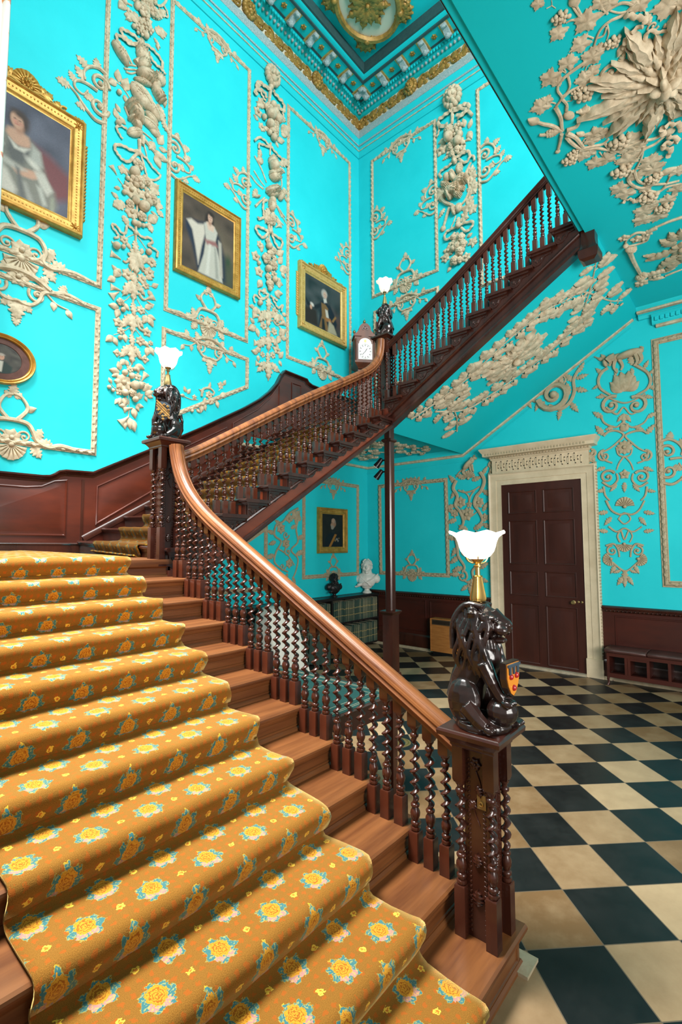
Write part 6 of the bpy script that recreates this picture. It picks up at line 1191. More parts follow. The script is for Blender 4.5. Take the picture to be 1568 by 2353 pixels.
# ---- great scroll over the door
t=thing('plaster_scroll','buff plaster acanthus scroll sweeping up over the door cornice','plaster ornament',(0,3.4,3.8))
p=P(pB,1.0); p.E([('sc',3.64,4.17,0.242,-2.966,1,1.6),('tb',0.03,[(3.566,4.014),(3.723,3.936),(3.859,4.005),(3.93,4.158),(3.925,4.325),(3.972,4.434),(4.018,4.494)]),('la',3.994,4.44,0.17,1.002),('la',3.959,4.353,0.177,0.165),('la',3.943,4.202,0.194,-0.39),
('la',3.87,4.003,0.199,-0.999),('la',3.723,3.936,0.175,-1.772),('la',3.852,4.126,0.207,1.696),('la',3.781,4.322,0.192,2.137),('la',3.914,4.328,0.187,2.275),
('sc',3.737,4.368,0.084,0.995,-1),('la',3.672,4.456,0.156,1.996),('tb',0.021,[(3.498,4.076),(3.38,4.112),(3.236,4.178),(3.112,4.165),(2.958,4.131),(2.801,4.109)]),('sc',3.286,4.193,0.075,0.368,1),('la',3.404,4.107,0.152,-1.958),
('la',3.333,4.159,0.159,2.015),('la',3.187,4.188,0.159,1.868),('la',3.136,4.147,0.135,-1.777),('la',3.036,4.154,0.164,2.027),('la',2.945,4.12,0.131,-2.577),
('la',2.828,4.104,0.169,2.485),('la',2.761,4.103,0.139,1.362),('la',2.748,4.08,0.131,3.131),('sc',3.456,4.27,0.062,-2.977,1),('la',3.433,4.275,0.156,1.859),
('la',3.53,4.353,0.144,2.003),('fl',3.311,4.226,0.044,1.541),('la',3.235,4.141,0.134,-1.123)]); p.obj('scroll',m_plas2,t,50)

# ================================================================ carved lions with lamps
m_orange=mat('orange_enamel',(0.62,0.22,0.02),.35,coat=.3); m_redp=mat('red_enamel',(0.36,0.012,0.012),.3,coat=.4); m_bluegrey=mat('slate_blue_paint',(0.035,0.055,0.075),.4)
m_ochre=mat('worn_gold_paint',(0.42,0.22,0.04),.5,.3,var=(30,(0.12,0.07,0.03),.9))
def rot(c,rz):
    ca,sa=cos(rz),sin(rz); return lambda x,y,z:(c[0]+ca*x-sa*y,c[1]+sa*x+ca*y,c[2]+z)
def lion(label,c,rz,sc,shield,head_up=0,ball=True,near=-1):
    """seated lion, local +x is where it looks"""
    T=rot(c,rz); f=lambda x,y,z:T(x*sc,y*sc,z*sc)
    t=thing('lion_statue',label,'lion statue',c,'carved seated lions on the newel posts')
    g=G(f)
    g.ball((0.005,0,.02),(.135,.108,.034),14,6); g.lathe([(.118,0),(.122,.012),(.118,.03)],(.012,0,0),16)
    g.tube3([(-.075,0,.10),(-.05,0,.20),(-.01,0,.29),(.02,0,.37)],[.085,.082,.078,.07],12)
    g.ball((.035,0,.30),(.062,.072,.10),12,8)
    for s in(-1,1):
        g.ball((-.045,s*.068,.115),(.078,.046,.098),12,8); g.tube3([(-.02,s*.088,.10),(.03,s*.095,.055),(.06,s*.092,.03)],[.042,.034,.03],8)
        for q in range(4): g.ball((.085,s*.09+(q-1.5)*.015,.022),(.024,.010,.016),7,5)
        g.ball((.03,s*.062,.30),(.045,.034,.06),10,6)
        if s==near and ball:
            g.tube3([(.05,s*.066,.29),(.085,s*.062,.21),(.10,s*.045,.165),(.115,s*.035,.145)],[.036,.030,.027,.026],8)
            for q in range(4): g.ball((.145,s*.035+(q-1.5)*.016,.135-abs(q-1.5)*.004),(.028,.010,.016),7,5)
        else:
            g.tube3([(.05,s*.066,.29),(.09,s*.072,.19),(.092,s*.072,.09),(.10,s*.072,.04)],[.036,.030,.026,.028],8)
            for q in range(4): g.ball((.135,s*.072+(q-1.5)*.015,.022),(.028,.010,.017),7,5)
    if ball: g.ball((.105,near*.012,.085),(.066,.066,.062),14,9)
    hz=head_up
    g.ball((.03,0,.455+hz),(.076,.070,.072),14,9); g.ball((.095,0,.440+hz),(.052,.045,.034),12,7); g.ball((.085,0,.384+hz),(.046,.034,.016),10,6); g.ball((.138,0,.452+hz),(.017,.024,.015),8,5)
    g.tube3([(.07,0,.50+hz),(.11,0,.47+hz),(.14,0,.458+hz)],[.028,.022,.016],8)
    for s in(-1,1):
        g.ball((.082,s*.040,.478+hz),(.024,.016,.013),8,5); g.ball((.11,s*.030,.43+hz),(.034,.022,.022),8,6); g.ball((.06,s*.058,.445+hz),(.032,.022,.03),8,6)
    g.ball((-.03,0,.42+hz*.6),(.075,.078,.105),14,9); g.ball((-.02,0,.34),(.072,.086,.09),12,8)
    g.tube3([(-.13,.02,.05),(-.135,.06,.12),(-.11,.09,.2),(-.09,.085,.26)],[.018,.016,.016,.024],7)
    # mane: waved locks lying over the neck and shoulders
    rnd=random.Random(3)
    for s in(-1,1):
        for q in range(9):
            a=q/8; x0=lerp(.055,-.07,a); z0=lerp(.49,.515,sin(a*pi))+hz; y0=s*lerp(.060,.045,a)
            L=[(x0,y0,z0)]; n=9
            for i in range(1,n+1):
                tt=i/n; L.append((lerp(x0,lerp(.085,-.075,a),tt)+.012*sin(tt*9+q*1.3), s*(lerp(abs(y0),lerp(.062,.075,sin(pi*a)),min(1,tt*1.6))+.018*sin(pi*tt)), lerp(z0,lerp(.215,.25,a)+.02*(q%2),tt)))
            g.tube3(crv(L,3),[.0125*(1-.6*(k/ (3*n))**3) for k in range(3*n+1)],6)
        g.ball((.0,s*.07,.50+hz),(.024,.013,.028),9,6); g.lathe([(.016,0),(.02,.004),(.012,.008)],(.0,s*.08,.498+hz),8)
        for q in range(4): g.tube3([(.075-.01*q,s*(.025+.008*q),.388+hz),(.085-.012*q,s*(.03+.008*q),.35+hz),(.08-.01*q,s*.032,.30)],[.008,.009,.003],6)
    for q in range(5): g.tube3(crv([(.04,(q-2)*.02,.525+hz),(-.04,(q-2)*.026,.53+hz),(-.095,(q-2)*.03,.45+hz),(-.10,(q-2)*.028,.33)],4),[.015]*13,6)
    o=g.obj('body',m_black,t,0); r=o.modifiers.new('fuse','REMESH'); r.mode='VOXEL'; r.voxel_size=.0040; r.use_smooth_shade=True
    sm=o.modifiers.new('soft','SMOOTH'); sm.factor=.5; sm.iterations=1
    for s in(-1,1):
        g=G(f); g.ball((.097,s*.044,.470+hz),(.008,.008,.008),7,5); g.obj('eye',m_black,t,60)
        g=G(f); g.ball((.128,s*.022,.417+hz),(.007,.007,.012),6,4); g.obj('fang',m_black,t,60)
    # shield
    (sx,sy,sz),sa,w,h,kind=shield
    S=lambda u,v,d:f(sx+cos(sa)*d-sin(sa)*u, sy+sin(sa)*d+cos(sa)*u, sz+v)
    out=[(-w,h*.62),(w,h*.62),(w,-h*.1),(w*.78,-h*.5),(w*.4,-h*.85),(0,-h),(-w*.4,-h*.85),(-w*.78,-h*.5),(-w,-h*.1)]
    if kind=='bend': out=[(-w*.9,h*.6),(-w*.3,h*.78),(w*.4,h*.72),(w*.95,h*.45),(w,-h*.1),(w*.7,-h*.62),(w*.1,-h),(-w*.55,-h*.72),(-w*.98,-h*.1)]
    g=G(); g.prism(out,S,-.02,.006); sh=g.obj('shield',m_black,t,0)
    g=G(); g.prism([(a*.88,b*.9) for a,b in out],S,.004,.010); gd=g.obj('field',m_orange if kind!='bend' else m_bluegrey,None,0); adopt(gd,sh)
    if kind=='roundels':
        for u,v in ((-.5,-.02),(.5,-.02),(0,-.55)):
            g=G(); g.ball(S(u*w*.8,v*h,.010),w*sc*.22,9,6); adopt(g.obj('roundel',m_redp,None,60),sh)
        g=G(); g.prism([(-w*.86,h*.42),(w*.86,h*.42),(w*.86,h*.54),(-w*.86,h*.54)],S,.008,.018)
        for u in(-.55,0,.55): g.prism([(u*w-w*.16,h*.44),(u*w+w*.16,h*.44),(u*w+w*.12,h*.08),(u*w-w*.12,h*.08)],S,.008,.016)
        adopt(g.obj('label_bar',m_bluegrey,None,0),sh)
    elif kind=='bend':
        for k in(-.14,.0,.14):
            g=G(); g.prism([(-w*.85,h*(.50+k*1.6)),(-w*.75,h*(.60+k*1.6)),(w*.8,h*(-.42+k*1.6)),(w*.7,h*(-.52+k*1.6))],S,.008,.014); adopt(g.obj('bend',m_ochre,None,0),sh)
        for u,v in ((.1,.42),(.5,.30),(.62,.0),(-.6,-.05),(-.45,-.4),(-.05,-.55),(.0,-.78),(-.25,-.25),(.3,-.5)):
            p=P(lambda a,b,d,u=u,v=v:S(u*w+a,v*h+b,.010+d),.6); p.flower(0,0,w*.2,4); adopt(p.obj('charge',m_ochre,None,60),sh)
    else:
        g=G(); g.prism([(-w*.8,h*.3),(w*.1,h*.55),(w*.5,-h*.4),(0,-h*.85)],S,.008,.012); adopt(g.obj('gilt_field',m_brass,None,0),sh)
    return t
m_lit=bpy.data.materials.new('lit_opal_glass'); m_lit.use_nodes=True
b=m_lit.node_tree.nodes['Principled BSDF']; b.inputs['Base Color'].default_value=(.9,.88,.82,1); b.inputs['Emission Color'].default_value=(1,.90,.72,1); b.inputs['Emission Strength'].default_value=3.2
m_dim=bpy.data.materials.new('faint_glow_opal_glass'); m_dim.use_nodes=True
b=m_dim.node_tree.nodes['Principled BSDF']; b.inputs['Base Color'].default_value=(.86,.82,.72,1); b.inputs['Roughness'].default_value=.3; b.inputs['Emission Color'].default_value=(1,.92,.78,1); b.inputs['Emission Strength'].default_value=.55  # faint glow put into the glass by emission
def lamp(label,c,zs,R,mt,stem):
    """brass stem and flared glass shade; zs=(foot, shade foot, rim)"""
    t=thing('lamp',label,'lamp',c,'brass lamps on the lion heads'); z0,z1_,z2_=zs; H=z1_-z0
    g=G(); g.lathe([(R*.28,0),(R*.30,H*.02),(R*.20,H*.05),(R*.16,H*.12)],(c[0],c[1],z0),16); g.obj('foot',m_dbrass,t,40)
    g=G(); n=20; rr=[]
    for r,z in ((.16,.08),(.26,.11),(.285,.17),(.23,.34),(.165,.55),(.155,.62),(.17,.63),(.13,.65)):
        rr.append([(c[0]+R*r*(1+.10*(j%2))*cos(2*pi*j/n),c[1]+R*r*(1+.10*(j%2))*sin(2*pi*j/n),z0+H*z) for j in range(n)])
    g.rings(rr); g.lathe([(R*.095,H*.62),(R*.085,H*.82),(R*.15,H*.84),(R*.15,H*.86),(R*.10,H*.87),(R*.10,H*.9),(R*.2,H*.96),(R*.26,H*1.0)],(c[0],c[1],z0),14); g.obj('stem',stem,t,40)
    g=G()
    for q in range(3):
        a=q*2.09+.5; P_=[(R*.15,H*.9),(R*.34,H*.94),(R*.46,H*1.05),(R*.40,H*1.14),(R*.50,H*1.2)]
        g.tube3([(c[0]+r*cos(a),c[1]+r*sin(a),z0+z) for r,z in crv(P_,4)],R*.022,5)
    g.obj('gallery_arm',stem,t,60)
    g=G(); n=32; h=z2_-z1_; prof=[(.28,0),(.32,.02),(.46,.10),(.60,.28),(.66,.45),(.70,.62),(.78,.80),(.92,.93),(1.03,.985),(1.0,1.0),(.90,.94),(.75,.80),(.67,.62),(.63,.45),(.57,.29),(.43,.12),(.25,.03)]
    rr=[]
    for r,z in prof:
        wv=max(0,(z-.7)/.3); rr.append([(c[0]+R*(r+.03*wv*cos(8*2*pi*j/n))*cos(2*pi*j/n),c[1]+R*(r+.03*wv*cos(8*2*pi*j/n))*sin(2*pi*j/n),z1_+h*(z+.05*wv*cos(8*2*pi*j/n))) for j in range(n)])
    g.rings(rr,True,False); g.obj('glass_shade',mt,t,60)
    g=G(); g.ball((c[0],c[1],z1_+h*.45),(R*.2,R*.2,h*.35),10,7); g.lathe([(R*.08,-h*.1),(R*.08,h*.2)],(c[0],c[1],z1_),8); g.obj('bulb',mt,t,60)
    return t
lion('black carved lion with orange shield, on the newel at the stair foot',(N1[0],N1[1],1.05),pi/2,1.02,((.155,-.030,.250),-.08,.060,.092,'roundels'),near=-1)
lion('black carved lion with blue and gold shield, on the landing newel at left',(N2[0],N2[1],2.765),.12,.87,((.108,.088,.265),.95,.078,.115,'bend'),head_up=.005,near=1)
lion('small black lion seen from behind on the farthest newel beside the clock',(N3[0],N3[1],4.775),-pi/2+.35,.86,((.14,.03,.17),.3,.075,.12,'plain'),near=1)
lamp('lit brass lamp with flared glass shade on the lion at the stair foot',(N1[0]-.0,N1[1],1.585),(1.585,1.80,1.925),.125,m_lit,m_brass)
lamp('lit brass lamp with glass shade on the lion at the landing, left',(N2[0],N2[1],3.225),(3.225,3.40,3.54),.112,m_lit,m_dbrass)
lamp('faintly glowing cream glass lamp on the farthest lion beside the clock',(N3[0],N3[1],5.225),(5.225,5.43,5.59),.115,m_dim,m_dbrass)
# ================================================================ paintings
import numpy as np
def paint(nx,ny,bg,shapes,noise=.05,seed=1):
    """canvas colours; x 0..1 left to right, y 0..1 bottom to top"""
    rs=np.random.RandomState(seed); X,Y=np.meshgrid(np.linspace(0,1,nx),np.linspace(0,1,ny))
    k=rs.rand(9,9); gx=np.clip(X*8,0,7.999); gy=np.clip(Y*8,0,7.999); ix=gx.astype(int); iy=gy.astype(int); fx=gx-ix; fy=gy-iy
    nz=(k[iy,ix]*(1-fx)*(1-fy)+k[iy,ix+1]*fx*(1-fy)+k[iy+1,ix]*(1-fx)*fy+k[iy+1,ix+1]*fx*fy)
    C=np.zeros((ny,nx,3)); b0,b1=np.array(bg[0]),np.array(bg[1]); w=np.clip(nz,0,1)[...,None]; C[:]=b0*(1-w)+b1*w
    for s in shapes:
        if s[0]=='e':
            _,cx,cy,rx,ry,an,col,soft=s; a=radians(an); dx=X-cx; dy=(Y-cy); u=(dx*cos(a)+dy*sin(a))/rx; v=(-dx*sin(a)+dy*cos(a))/ry
            d=(np.sqrt(u*u+v*v)-1)*min(rx,ry)
        else:
            _,pts,col,soft=s; inside=np.zeros(X.shape,bool); d=np.full(X.shape,9.); n=len(pts)
            for i in range(n):
                (x0,y0),(x1,y1_)=pts[i],pts[(i+1)%n]
                c=((y0>Y)!=(y1_>Y))&(X<(x1-x0)*(Y-y0)/((y1_-y0) or 1e-9)+x0); inside^=c
                t=np.clip(((X-x0)*(x1-x0)+(Y-y0)*(y1_-y0))/(((x1-x0)**2+(y1_-y0)**2) or 1e-9),0,1); d=np.minimum(d,np.hypot(X-x0-t*(x1-x0),Y-y0-t*(y1_-y0)))
            d=np.where(inside,-d,d)
        m=np.clip(.5-d/max(soft,1e-4)*.5,0,1)[...,None]; C=C*(1-m)+np.array(col)*m
    C*=1+noise*(rs.rand(ny,nx,1)-.5)*2
    return np.clip(C*.72,0,1)
def paint_mat():
    m=bpy.data.materials.new('oil_paint'); m.use_nodes=True; N=m.node_tree.nodes; b=N['Principled BSDF']; b.inputs['Roughness'].default_value=.5; b.inputs['Specular IOR Level'].default_value=.25
    v=N.new('ShaderNodeVertexColor'); v.layer_name='paint'; m.node_tree.links.new(v.outputs[0],b.inputs['Base Color']); return m
m_oil=paint_mat()
def canvas(f,C,parent):
    """f(s,t)->xyz ; C[ny,nx,3] linear colours"""
    ny,nx,_=C.shape; g=G(); g.add([f(i/(nx-1),j/(ny-1)) for j in range(ny) for i in range(nx)],[(j*nx+i,j*nx+i+1,(j+1)*nx+i+1,(j+1)*nx+i) for j in range(ny-1) for i in range(nx-1)])
    o=g.obj('canvas',m_oil,parent,0); a=o.data.color_attributes.new('paint','FLOAT_COLOR','POINT'); a.data.foreach_set('color',np.concatenate([C.reshape(-1,3),np.ones((nx*ny,1))],1).astype('f').ravel()); return o
GP=[(0,-.5),(.55,-.5),(.75,-.42),(.8,-.3),(.62,-.2),(.58,0),(.5,.2),(.55,.3),(.38,.4),(.34,.5),(0,.5)]    # frame section (out, across) per unit
def portrait(label,mp,rect,fw,depth,C,mt,loc_h=.012,crest=None,shell_side=0,corner=0,cat='painting'):
    """rect outer (uL,uR,v0,v1): uL is the left side seen from the room"""
    uL,uR,v0,v1=rect; t=thing('framed_portrait',label,cat,mp((uL+uR)/2,v0,0))
    sg=1 if uR>uL else -1; w=fw
    o=Vector(mp(0,0,0)); nrm=(Vector(mp(0,0,1))-o).normalized()
    ctr=[(uL+sg*w/2,v0+w/2),(uR-sg*w/2,v0+w/2),(uR-sg*w/2,v1-w/2),(uL+sg*w/2,v1-w/2)]
    P3=[Vector(mp(a,b,0)) for a,b in ctr]
    # orientation: find which sign of b goes outward
    S=nrm; t0=(P3[1]-P3[0]).normalized(); outw=1 if S.cross(t0).dot(Vector(mp(0,-1,0))-o)>0 else -1
    g=G(); g.sweep(P3,[(a*depth,-b*w*outw) for a,b in GP],nrm,True); g.obj('frame',mt,t,40)
    f=lambda s,q:mp(lerp(uL+sg*w*.95,uR-sg*w*.95,s),lerp(v0+w*.95,v1-w*.95,q),depth*.33)
    canvas(f,C,t)
    # beads along the sight edge and leafy outer edge
    p=P(mp,.8)
    for (a,b) in zip(ctr,ctr[1:]+ctr[:1]):
        L=sqrt((a[0]-b[0])**2+(a[1]-b[1])**2); n=max(4,int(L/.035)); an=atan2(b[1]-a[1],b[0]-a[0])
        for i in range(n):
            c=lerp2(a,b,(i+.5)/n); p.ball((c[0],c[1],depth*.56),(.011,.011,.010),5,4)
    if corner:
        for a,b in ctr: p.flower(a,b,w*.36,8,depth*.6)
    p.obj('carving',mt,t,50)
    if crest:
        p=P(mp,1.2); cx=(uL+uR)/2; L=abs(uR-uL)*.5; s=crest
        p.f=lambda u,v,h:mp(cx+u*s,v1-w*.3+v*s,h*s+.02)
        p.mask(0,.38,.20,pi/2); p.shell(0,.30,.52,pi/2,11,3.0)
        for q in(-1,1):
            p.stem([(q*.2,.2),(q*.5,.28),(q*.8,.10),(q*1.15,.14),(q*1.5,.0),(q*1.9,.02)],.07,.04); p.scroll(q*1.2,.22,.17,pi/2-q*.5,q,1.2,.05); p.leaf(q*.5,.2,.5,pi/2-q*.7,'la'); p.leaf(q*.9,.12,.4,pi/2-q*.4,'la'); p.leaf(q*1.5,.05,.42,pi/2-q*.9,'la'); p.leaf(q*1.85,0,.36,pi/2,'la'); p.leaf(q*.3,.4,.4,pi/2-q*1.1,'la')
        p.obj('crest',m_gold,t,50)
    if shell_side:
        p=P(mp,1.0)
        for u,dr in ((uL,-sg),(uR,sg)):
            z=v0+w*1.4
            while z<v1-w*1.4: p.leaf(u-dr*.02,z,.075,(0 if dr>0 else pi)+.5*dr,'la',.02); z+=.045
        p.obj('side_leafage',mt,t,50)
    return t
SK=(.56,.33,.22); SKs=(.42,.22,.14)
lady1=paint(110,130,((.045,.05,.075),(.13,.14,.19)),[
 ('p',[(0.56,.62),(0.76,.58),(1.,.46),(1.02,.22),(0.84,.12),(0.59,.3)],(.17,.045,.05),.05),('p',[(.0,.5),(0.34,.62),(0.4,.3),(.0,.2)],(.09,.10,.09),.06),
 ('e',0.440,.76,.105,.115,0,(.05,.028,.02),.03),('p',[(0.27,.60),(0.34,.66),(0.54,.655),(0.66,.56),(0.72,.40),(0.76,.30),(0.84,.22),(0.88,.08),(0.84,0),(0,0),(0,.45)],(.20,.20,.165),.03),
 ('p',[(0.33,.655),(0.42,.68),(0.54,.65),(0.58,.56),(0.5,.50),(0.38,.52),(0.31,.6)],SK,.02),('e',0.445,.70,.045,.06,0,SKs,.02),('e',0.415,.765,.065,.082,8,SK,.012),('e',0.400,.745,.02,.018,0,(.58,.24,.17),.02),('e',0.455,.745,.02,.018,0,(.50,.22,.15),.02),('e',0.440,.835,.075,.03,-12,(.05,.028,.02),.02),('e',0.395,.775,.012,.005,0,(.06,.03,.025),.006),('e',0.445,.772,.012,.005,0,(.06,.03,.025),.006),('e',0.420,.725,.016,.005,0,(.45,.10,.09),.006),('e',0.423,.75,.006,.016,0,(.45,.24,.16),.008),
 ('p',[(0.34,.54),(0.42,.50),(0.54,.53),(0.59,.58),(0.54,.46),(0.5,.34),(0.38,.33),(0.32,.42)],(.10,.105,.10),.03),('p',[(0.58,.60),(0.67,.56),(0.7,.42),(0.64,.38),(0.56,.44)],(.40,.41,.36),.025),('p',[(0.34,.55),(0.44,.50),(0.56,.54),(0.5,.47),(0.4,.47)],(.60,.58,.50),.015),('e',0.600,.40,.08,.03,-25,(.62,.60,.52),.02),
 ('p',[(0.38,.27),(0.5,.31),(0.64,.34),(0.7,.30),(0.6,.24),(0.44,.22)],SK,.015),('p',[(0.61,.34),(0.72,.36),(0.82,.22),(0.76,.14),(0.68,.22)],(.52,.51,.44),.02),('p',[(0,.20),(0.24,.28),(0.34,.22),(0.44,.06),(0.42,0),(0,0)],(.62,.58,.50),.03),('p',[(0.24,.36),(0.38,.33),(0.54,.30),(0.44,.26),(0.26,.28)],(.45,.44,.38),.02),('p',[(0.64,.2),(0.7,.2),(0.76,.04),(0.72,.02)],(.45,.46,.40),.02),('p',[(0.48,.18),(0.54,.18),(0.62,.02),(0.56,.0)],(.33,.33,.29),.02),('p',[(0.42,.30),(0.46,.29),(0.54,.0),(0.48,0)],(.12,.125,.12),.02),('p',[(0.8,.14),(0.83,.15),(0.84,.0),(0.8,0)],(.30,.32,.24),.02),('p',[(.0,.46),(0.24,.55),(0.3,.46),(0.22,.38)],(.42,.44,.38),.02)],.08,2)
lady2=paint(90,120,((.050,.036,.026),(.12,.085,.062)),[
 ('p',[(.55,.75),(1,.55),(1,.25),(.6,.3)],(.20,.155,.10),.2),('p',[(.6,.28),(1,.33),(1,0),(.5,0)],(.075,.085,.05),.08),('e',.88,.36,.07,.09,0,(.04,.07,.035),.05),('e',.5,.82,.085,.10,0,(.03,.018,.014),.02),('p',[(.42,.8),(.40,.62),(.45,.56),(.5,.66)],(.03,.018,.014),.03),
 ('p',[(.05,.64),(.14,.70),(.30,.72),(.42,.76),(.5,.74),(.42,.45),(.44,.1),(.30,.02),(.18,.35),(.06,.55)],(.018,.028,.055),.03),('p',[(.58,.74),(.70,.66),(.82,.40),(.84,.06),(.72,.0),(.66,.4)],(.02,.028,.05),.04),
 ('p',[(.08,.66),(.16,.70),(.28,.68),(.40,.72),(.42,.60),(.36,.40),(.30,.12),(.24,.36),(.18,.56)],(.66,.60,.50),.02),
 ('p',[(.40,.74),(.46,.78),(.60,.76),(.66,.70),(.62,.54),(.72,.3),(.78,.02),(.30,.02),(.40,.30),(.44,.52)],(.56,.54,.46),.015),('p',[(.44,.77),(.50,.79),(.60,.76),(.58,.68),(.48,.68)],(.70,.50,.38),.015),('e',.51,.80,.03,.05,0,SKs,.015),('e',.515,.855,.045,.062,6,(.62,.40,.29),.01),('e',.53,.915,.06,.03,-10,(.03,.018,.014),.015),('e',.50,.862,.008,.004,0,(.05,.03,.02),.005),('e',.535,.862,.008,.004,0,(.05,.03,.02),.005),('e',.52,.828,.011,.004,0,(.4,.1,.08),.004),
 ('p',[(.42,.52),(.62,.56),(.68,.50),(.46,.46)],(.34,.15,.14),.02),('p',[(.50,.48),(.54,.48),(.50,.04),(.44,.04)],(.68,.66,.58),.02),('p',[(.60,.48),(.64,.46),(.70,.04),(.64,.04)],(.36,.36,.31),.02),('p',[(.68,.60),(.74,.58),(.78,.10),(.72,.10)],(.50,.46,.38),.02)],.06,5)
gent=paint(90,120,((.016,.028,.030),(.075,.088,.090)),[
 ('p',[(0,.32),(.3,.36),(.36,.02),(0,0)],(.028,.018,.014),.04),('p',[(.6,.5),(1,.4),(1,.2),(.6,.2)],(.10,.05,.045),.15),('p',[(0,.52),(.10,.44),(.26,.44),(.44,.56),(.44,.46),(.3,.36),(.05,.36)],(.012,.014,.020),.02),
 ('p',[(.42,.58),(.56,.66),(.68,.60),(.80,.46),(.90,.26),(.84,.12),(.66,.08),(.36,.03),(.40,.3)],(.012,.016,.028),.02),('p',[(.44,.56),(.56,.56),(.64,.50),(.62,.42),(.58,.24),(.66,.02),(.38,.03),(.46,.3)],(.22,.12,.04),.015),('p',[(.55,.46),(.62,.46),(.66,.30),(.58,.30)],(.60,.56,.48),.015),('p',[(.54,.29),(.70,.31),(.74,.24),(.58,.22)],(.36,.15,.04),.015),('p',[(.66,.26),(.80,.20),(.90,.02),(.62,.0)],(.42,.38,.26),.02),('p',[(.74,.28),(.84,.42),(.88,.40),(.78,.26)],(.30,.16,.05),.012),
 ('e',.53,.77,.085,.095,0,(.42,.40,.36),.02),('p',[(.6,.76),(.66,.72),(.66,.58),(.6,.6)],(.05,.05,.05),.02),('e',.545,.755,.05,.068,6,(.60,.40,.30),.01),('p',[(.50,.66),(.58,.69),(.60,.62),(.52,.58)],(.62,.60,.54),.015),('e',.53,.765,.008,.005,0,(.05,.03,.02),.005),('e',.565,.765,.008,.005,0,(.05,.03,.02),.005),('e',.55,.725,.012,.004,0,(.4,.12,.1),.004),('e',.19,.42,.05,.035,-20,(.64,.60,.54),.015),('e',.16,.36,.03,.045,0,SK,.012),('p',[(.46,.24),(.52,.24),(.56,.02),(.46,.02)],(.012,.014,.018),.015)],.06,8)
officer=paint(90,120,((.012,.010,.009),(.030,.024,.020)),[
 ('p',[(.10,.0),(.15,.26),(.32,.42),(.48,.47),(.66,.43),(.86,.28),(.94,0)],(.013,.014,.020),.02),('p',[(.60,.40),(.70,.38),(.42,.02),(.30,.0)],(.46,.19,.03),.012),
 ('p',[(.45,.48),(.60,.49),(.62,.44),(.46,.43)],(.03,.025,.022),.01),('e',.54,.72,.105,.135,0,(.44,.23,.14),.012),('p',[(.45,.78),(.42,.71),(.39,.665),(.43,.65),(.44,.60),(.54,.6),(.54,.80)],(.50,.28,.18),.008),('e',.53,.80,.085,.07,0,(.56,.34,.23),.015),('e',.635,.70,.03,.05,0,(.36,.18,.11),.01),('e',.62,.76,.03,.05,0,(.30,.25,.21),.015),
 ('e',.49,.595,.07,.06,20,(.40,.35,.29),.015),('e',.44,.635,.035,.018,-10,(.42,.37,.30),.008),('e',.46,.745,.022,.007,10,(.12,.07,.05),.006),('e',.46,.725,.014,.008,0,(.05,.03,.025),.005),
 ('e',.70,.24,.05,.035,0,(.30,.28,.25),.012),('e',.62,.20,.03,.03,0,(.38,.22,.06),.01),('e',.76,.19,.03,.03,0,(.34,.31,.27),.01),('e',.80,.27,.02,.02,0,(.4,.24,.06),.008)],.05,4)
oval=paint(80,90,((.016,.016,.015),(.09,.085,.07)),[
 ('p',[(.28,.0),(.26,.28),(.42,.42),(.60,.42),(.80,.26),(.84,0)],(.015,.035,.030),.03),('p',[(.46,.42),(.56,.42),(.54,.05),(.44,.05)],(.55,.52,.44),.02),('e',.51,.56,.075,.105,0,(.56,.30,.20),.012),('e',.51,.64,.08,.045,0,(.40,.36,.30),.02),('e',.43,.54,.02,.06,0,(.40,.36,.30),.02),('e',.48,.57,.01,.007,0,(.05,.03,.02),.006),('e',.53,.57,.01,.007,0,(.05,.03,.02),.006),('e',.40,.12,.10,.05,0,(.55,.52,.46),.03)],.06,6)
portrait('large portrait of a seated lady in silver silk, crested gilt frame, far left',pA,(6.75,5.47,5.60,7.06),.17,.12,lady1,m_gold,crest=.33,shell_side=1,corner=1)
portrait('portrait of a standing lady in white with blue cloak, plain gilt frame',pA,(4.24,3.10,5.76,7.10),.125,.10,lady2,m_gold)
portrait('portrait of a gentleman in dark coat, crested gilt frame above the dado near the clock',pA,(1.79,.49,5.775,7.02),.165,.11,gent,m_goldlt,crest=.30,shell_side=1,corner=1)
portrait('small portrait of a bald officer with orange sash, hanging under the stairs',pL,(1.47,.685,1.735,2.555),.115,.09,officer,m_gold,corner=0)
t=thing('framed_portrait','small oval portrait of a man in green coat, round gilt frame at far left','painting',(6.2,-.18,3.6))
c=(6.235,3.887); rx,ry=.335,.275
rr=[]
for d,h in ((1.0,0),(1.0,.045),(.97,.06),(.93,.055),(.90,.04),(.87,.05),(.84,.045),(.82,.02)): rr.append([pA(c[0]+rx*d*cos(2*pi*j/48),c[1]+ry*1.0*d*sin(2*pi*j/48),h) for j in range(48)])
g=G(); g.rings(rr,True,True); g.obj('frame',m_gold,t,40)
m_brown=mat('brown_velvet_mount',(0.075,0.030,0.022),.8,var=(12,(0.12,0.05,0.04),.8))
g=G(); g.rings([[pA(c[0]+rx*d*cos(2*pi*j/48),c[1]+ry*d*sin(2*pi*j/48),h) for j in range(48)] for d,h in ((.84,.022),(.60,.030),(.58,.022),(.56,.022))],True,True); g.obj('mount',m_brown,t,40)
def ovalmap(s,q):
    x,y=s*2-1,q*2-1; X=x*sqrt(max(0,1-y*y/2)); Y=y*sqrt(max(0,1-x*x/2)); return pA(c[0]-rx*.58*X,c[1]+ry*.58*Y,.026)
canvas(ovalmap,oval,t)
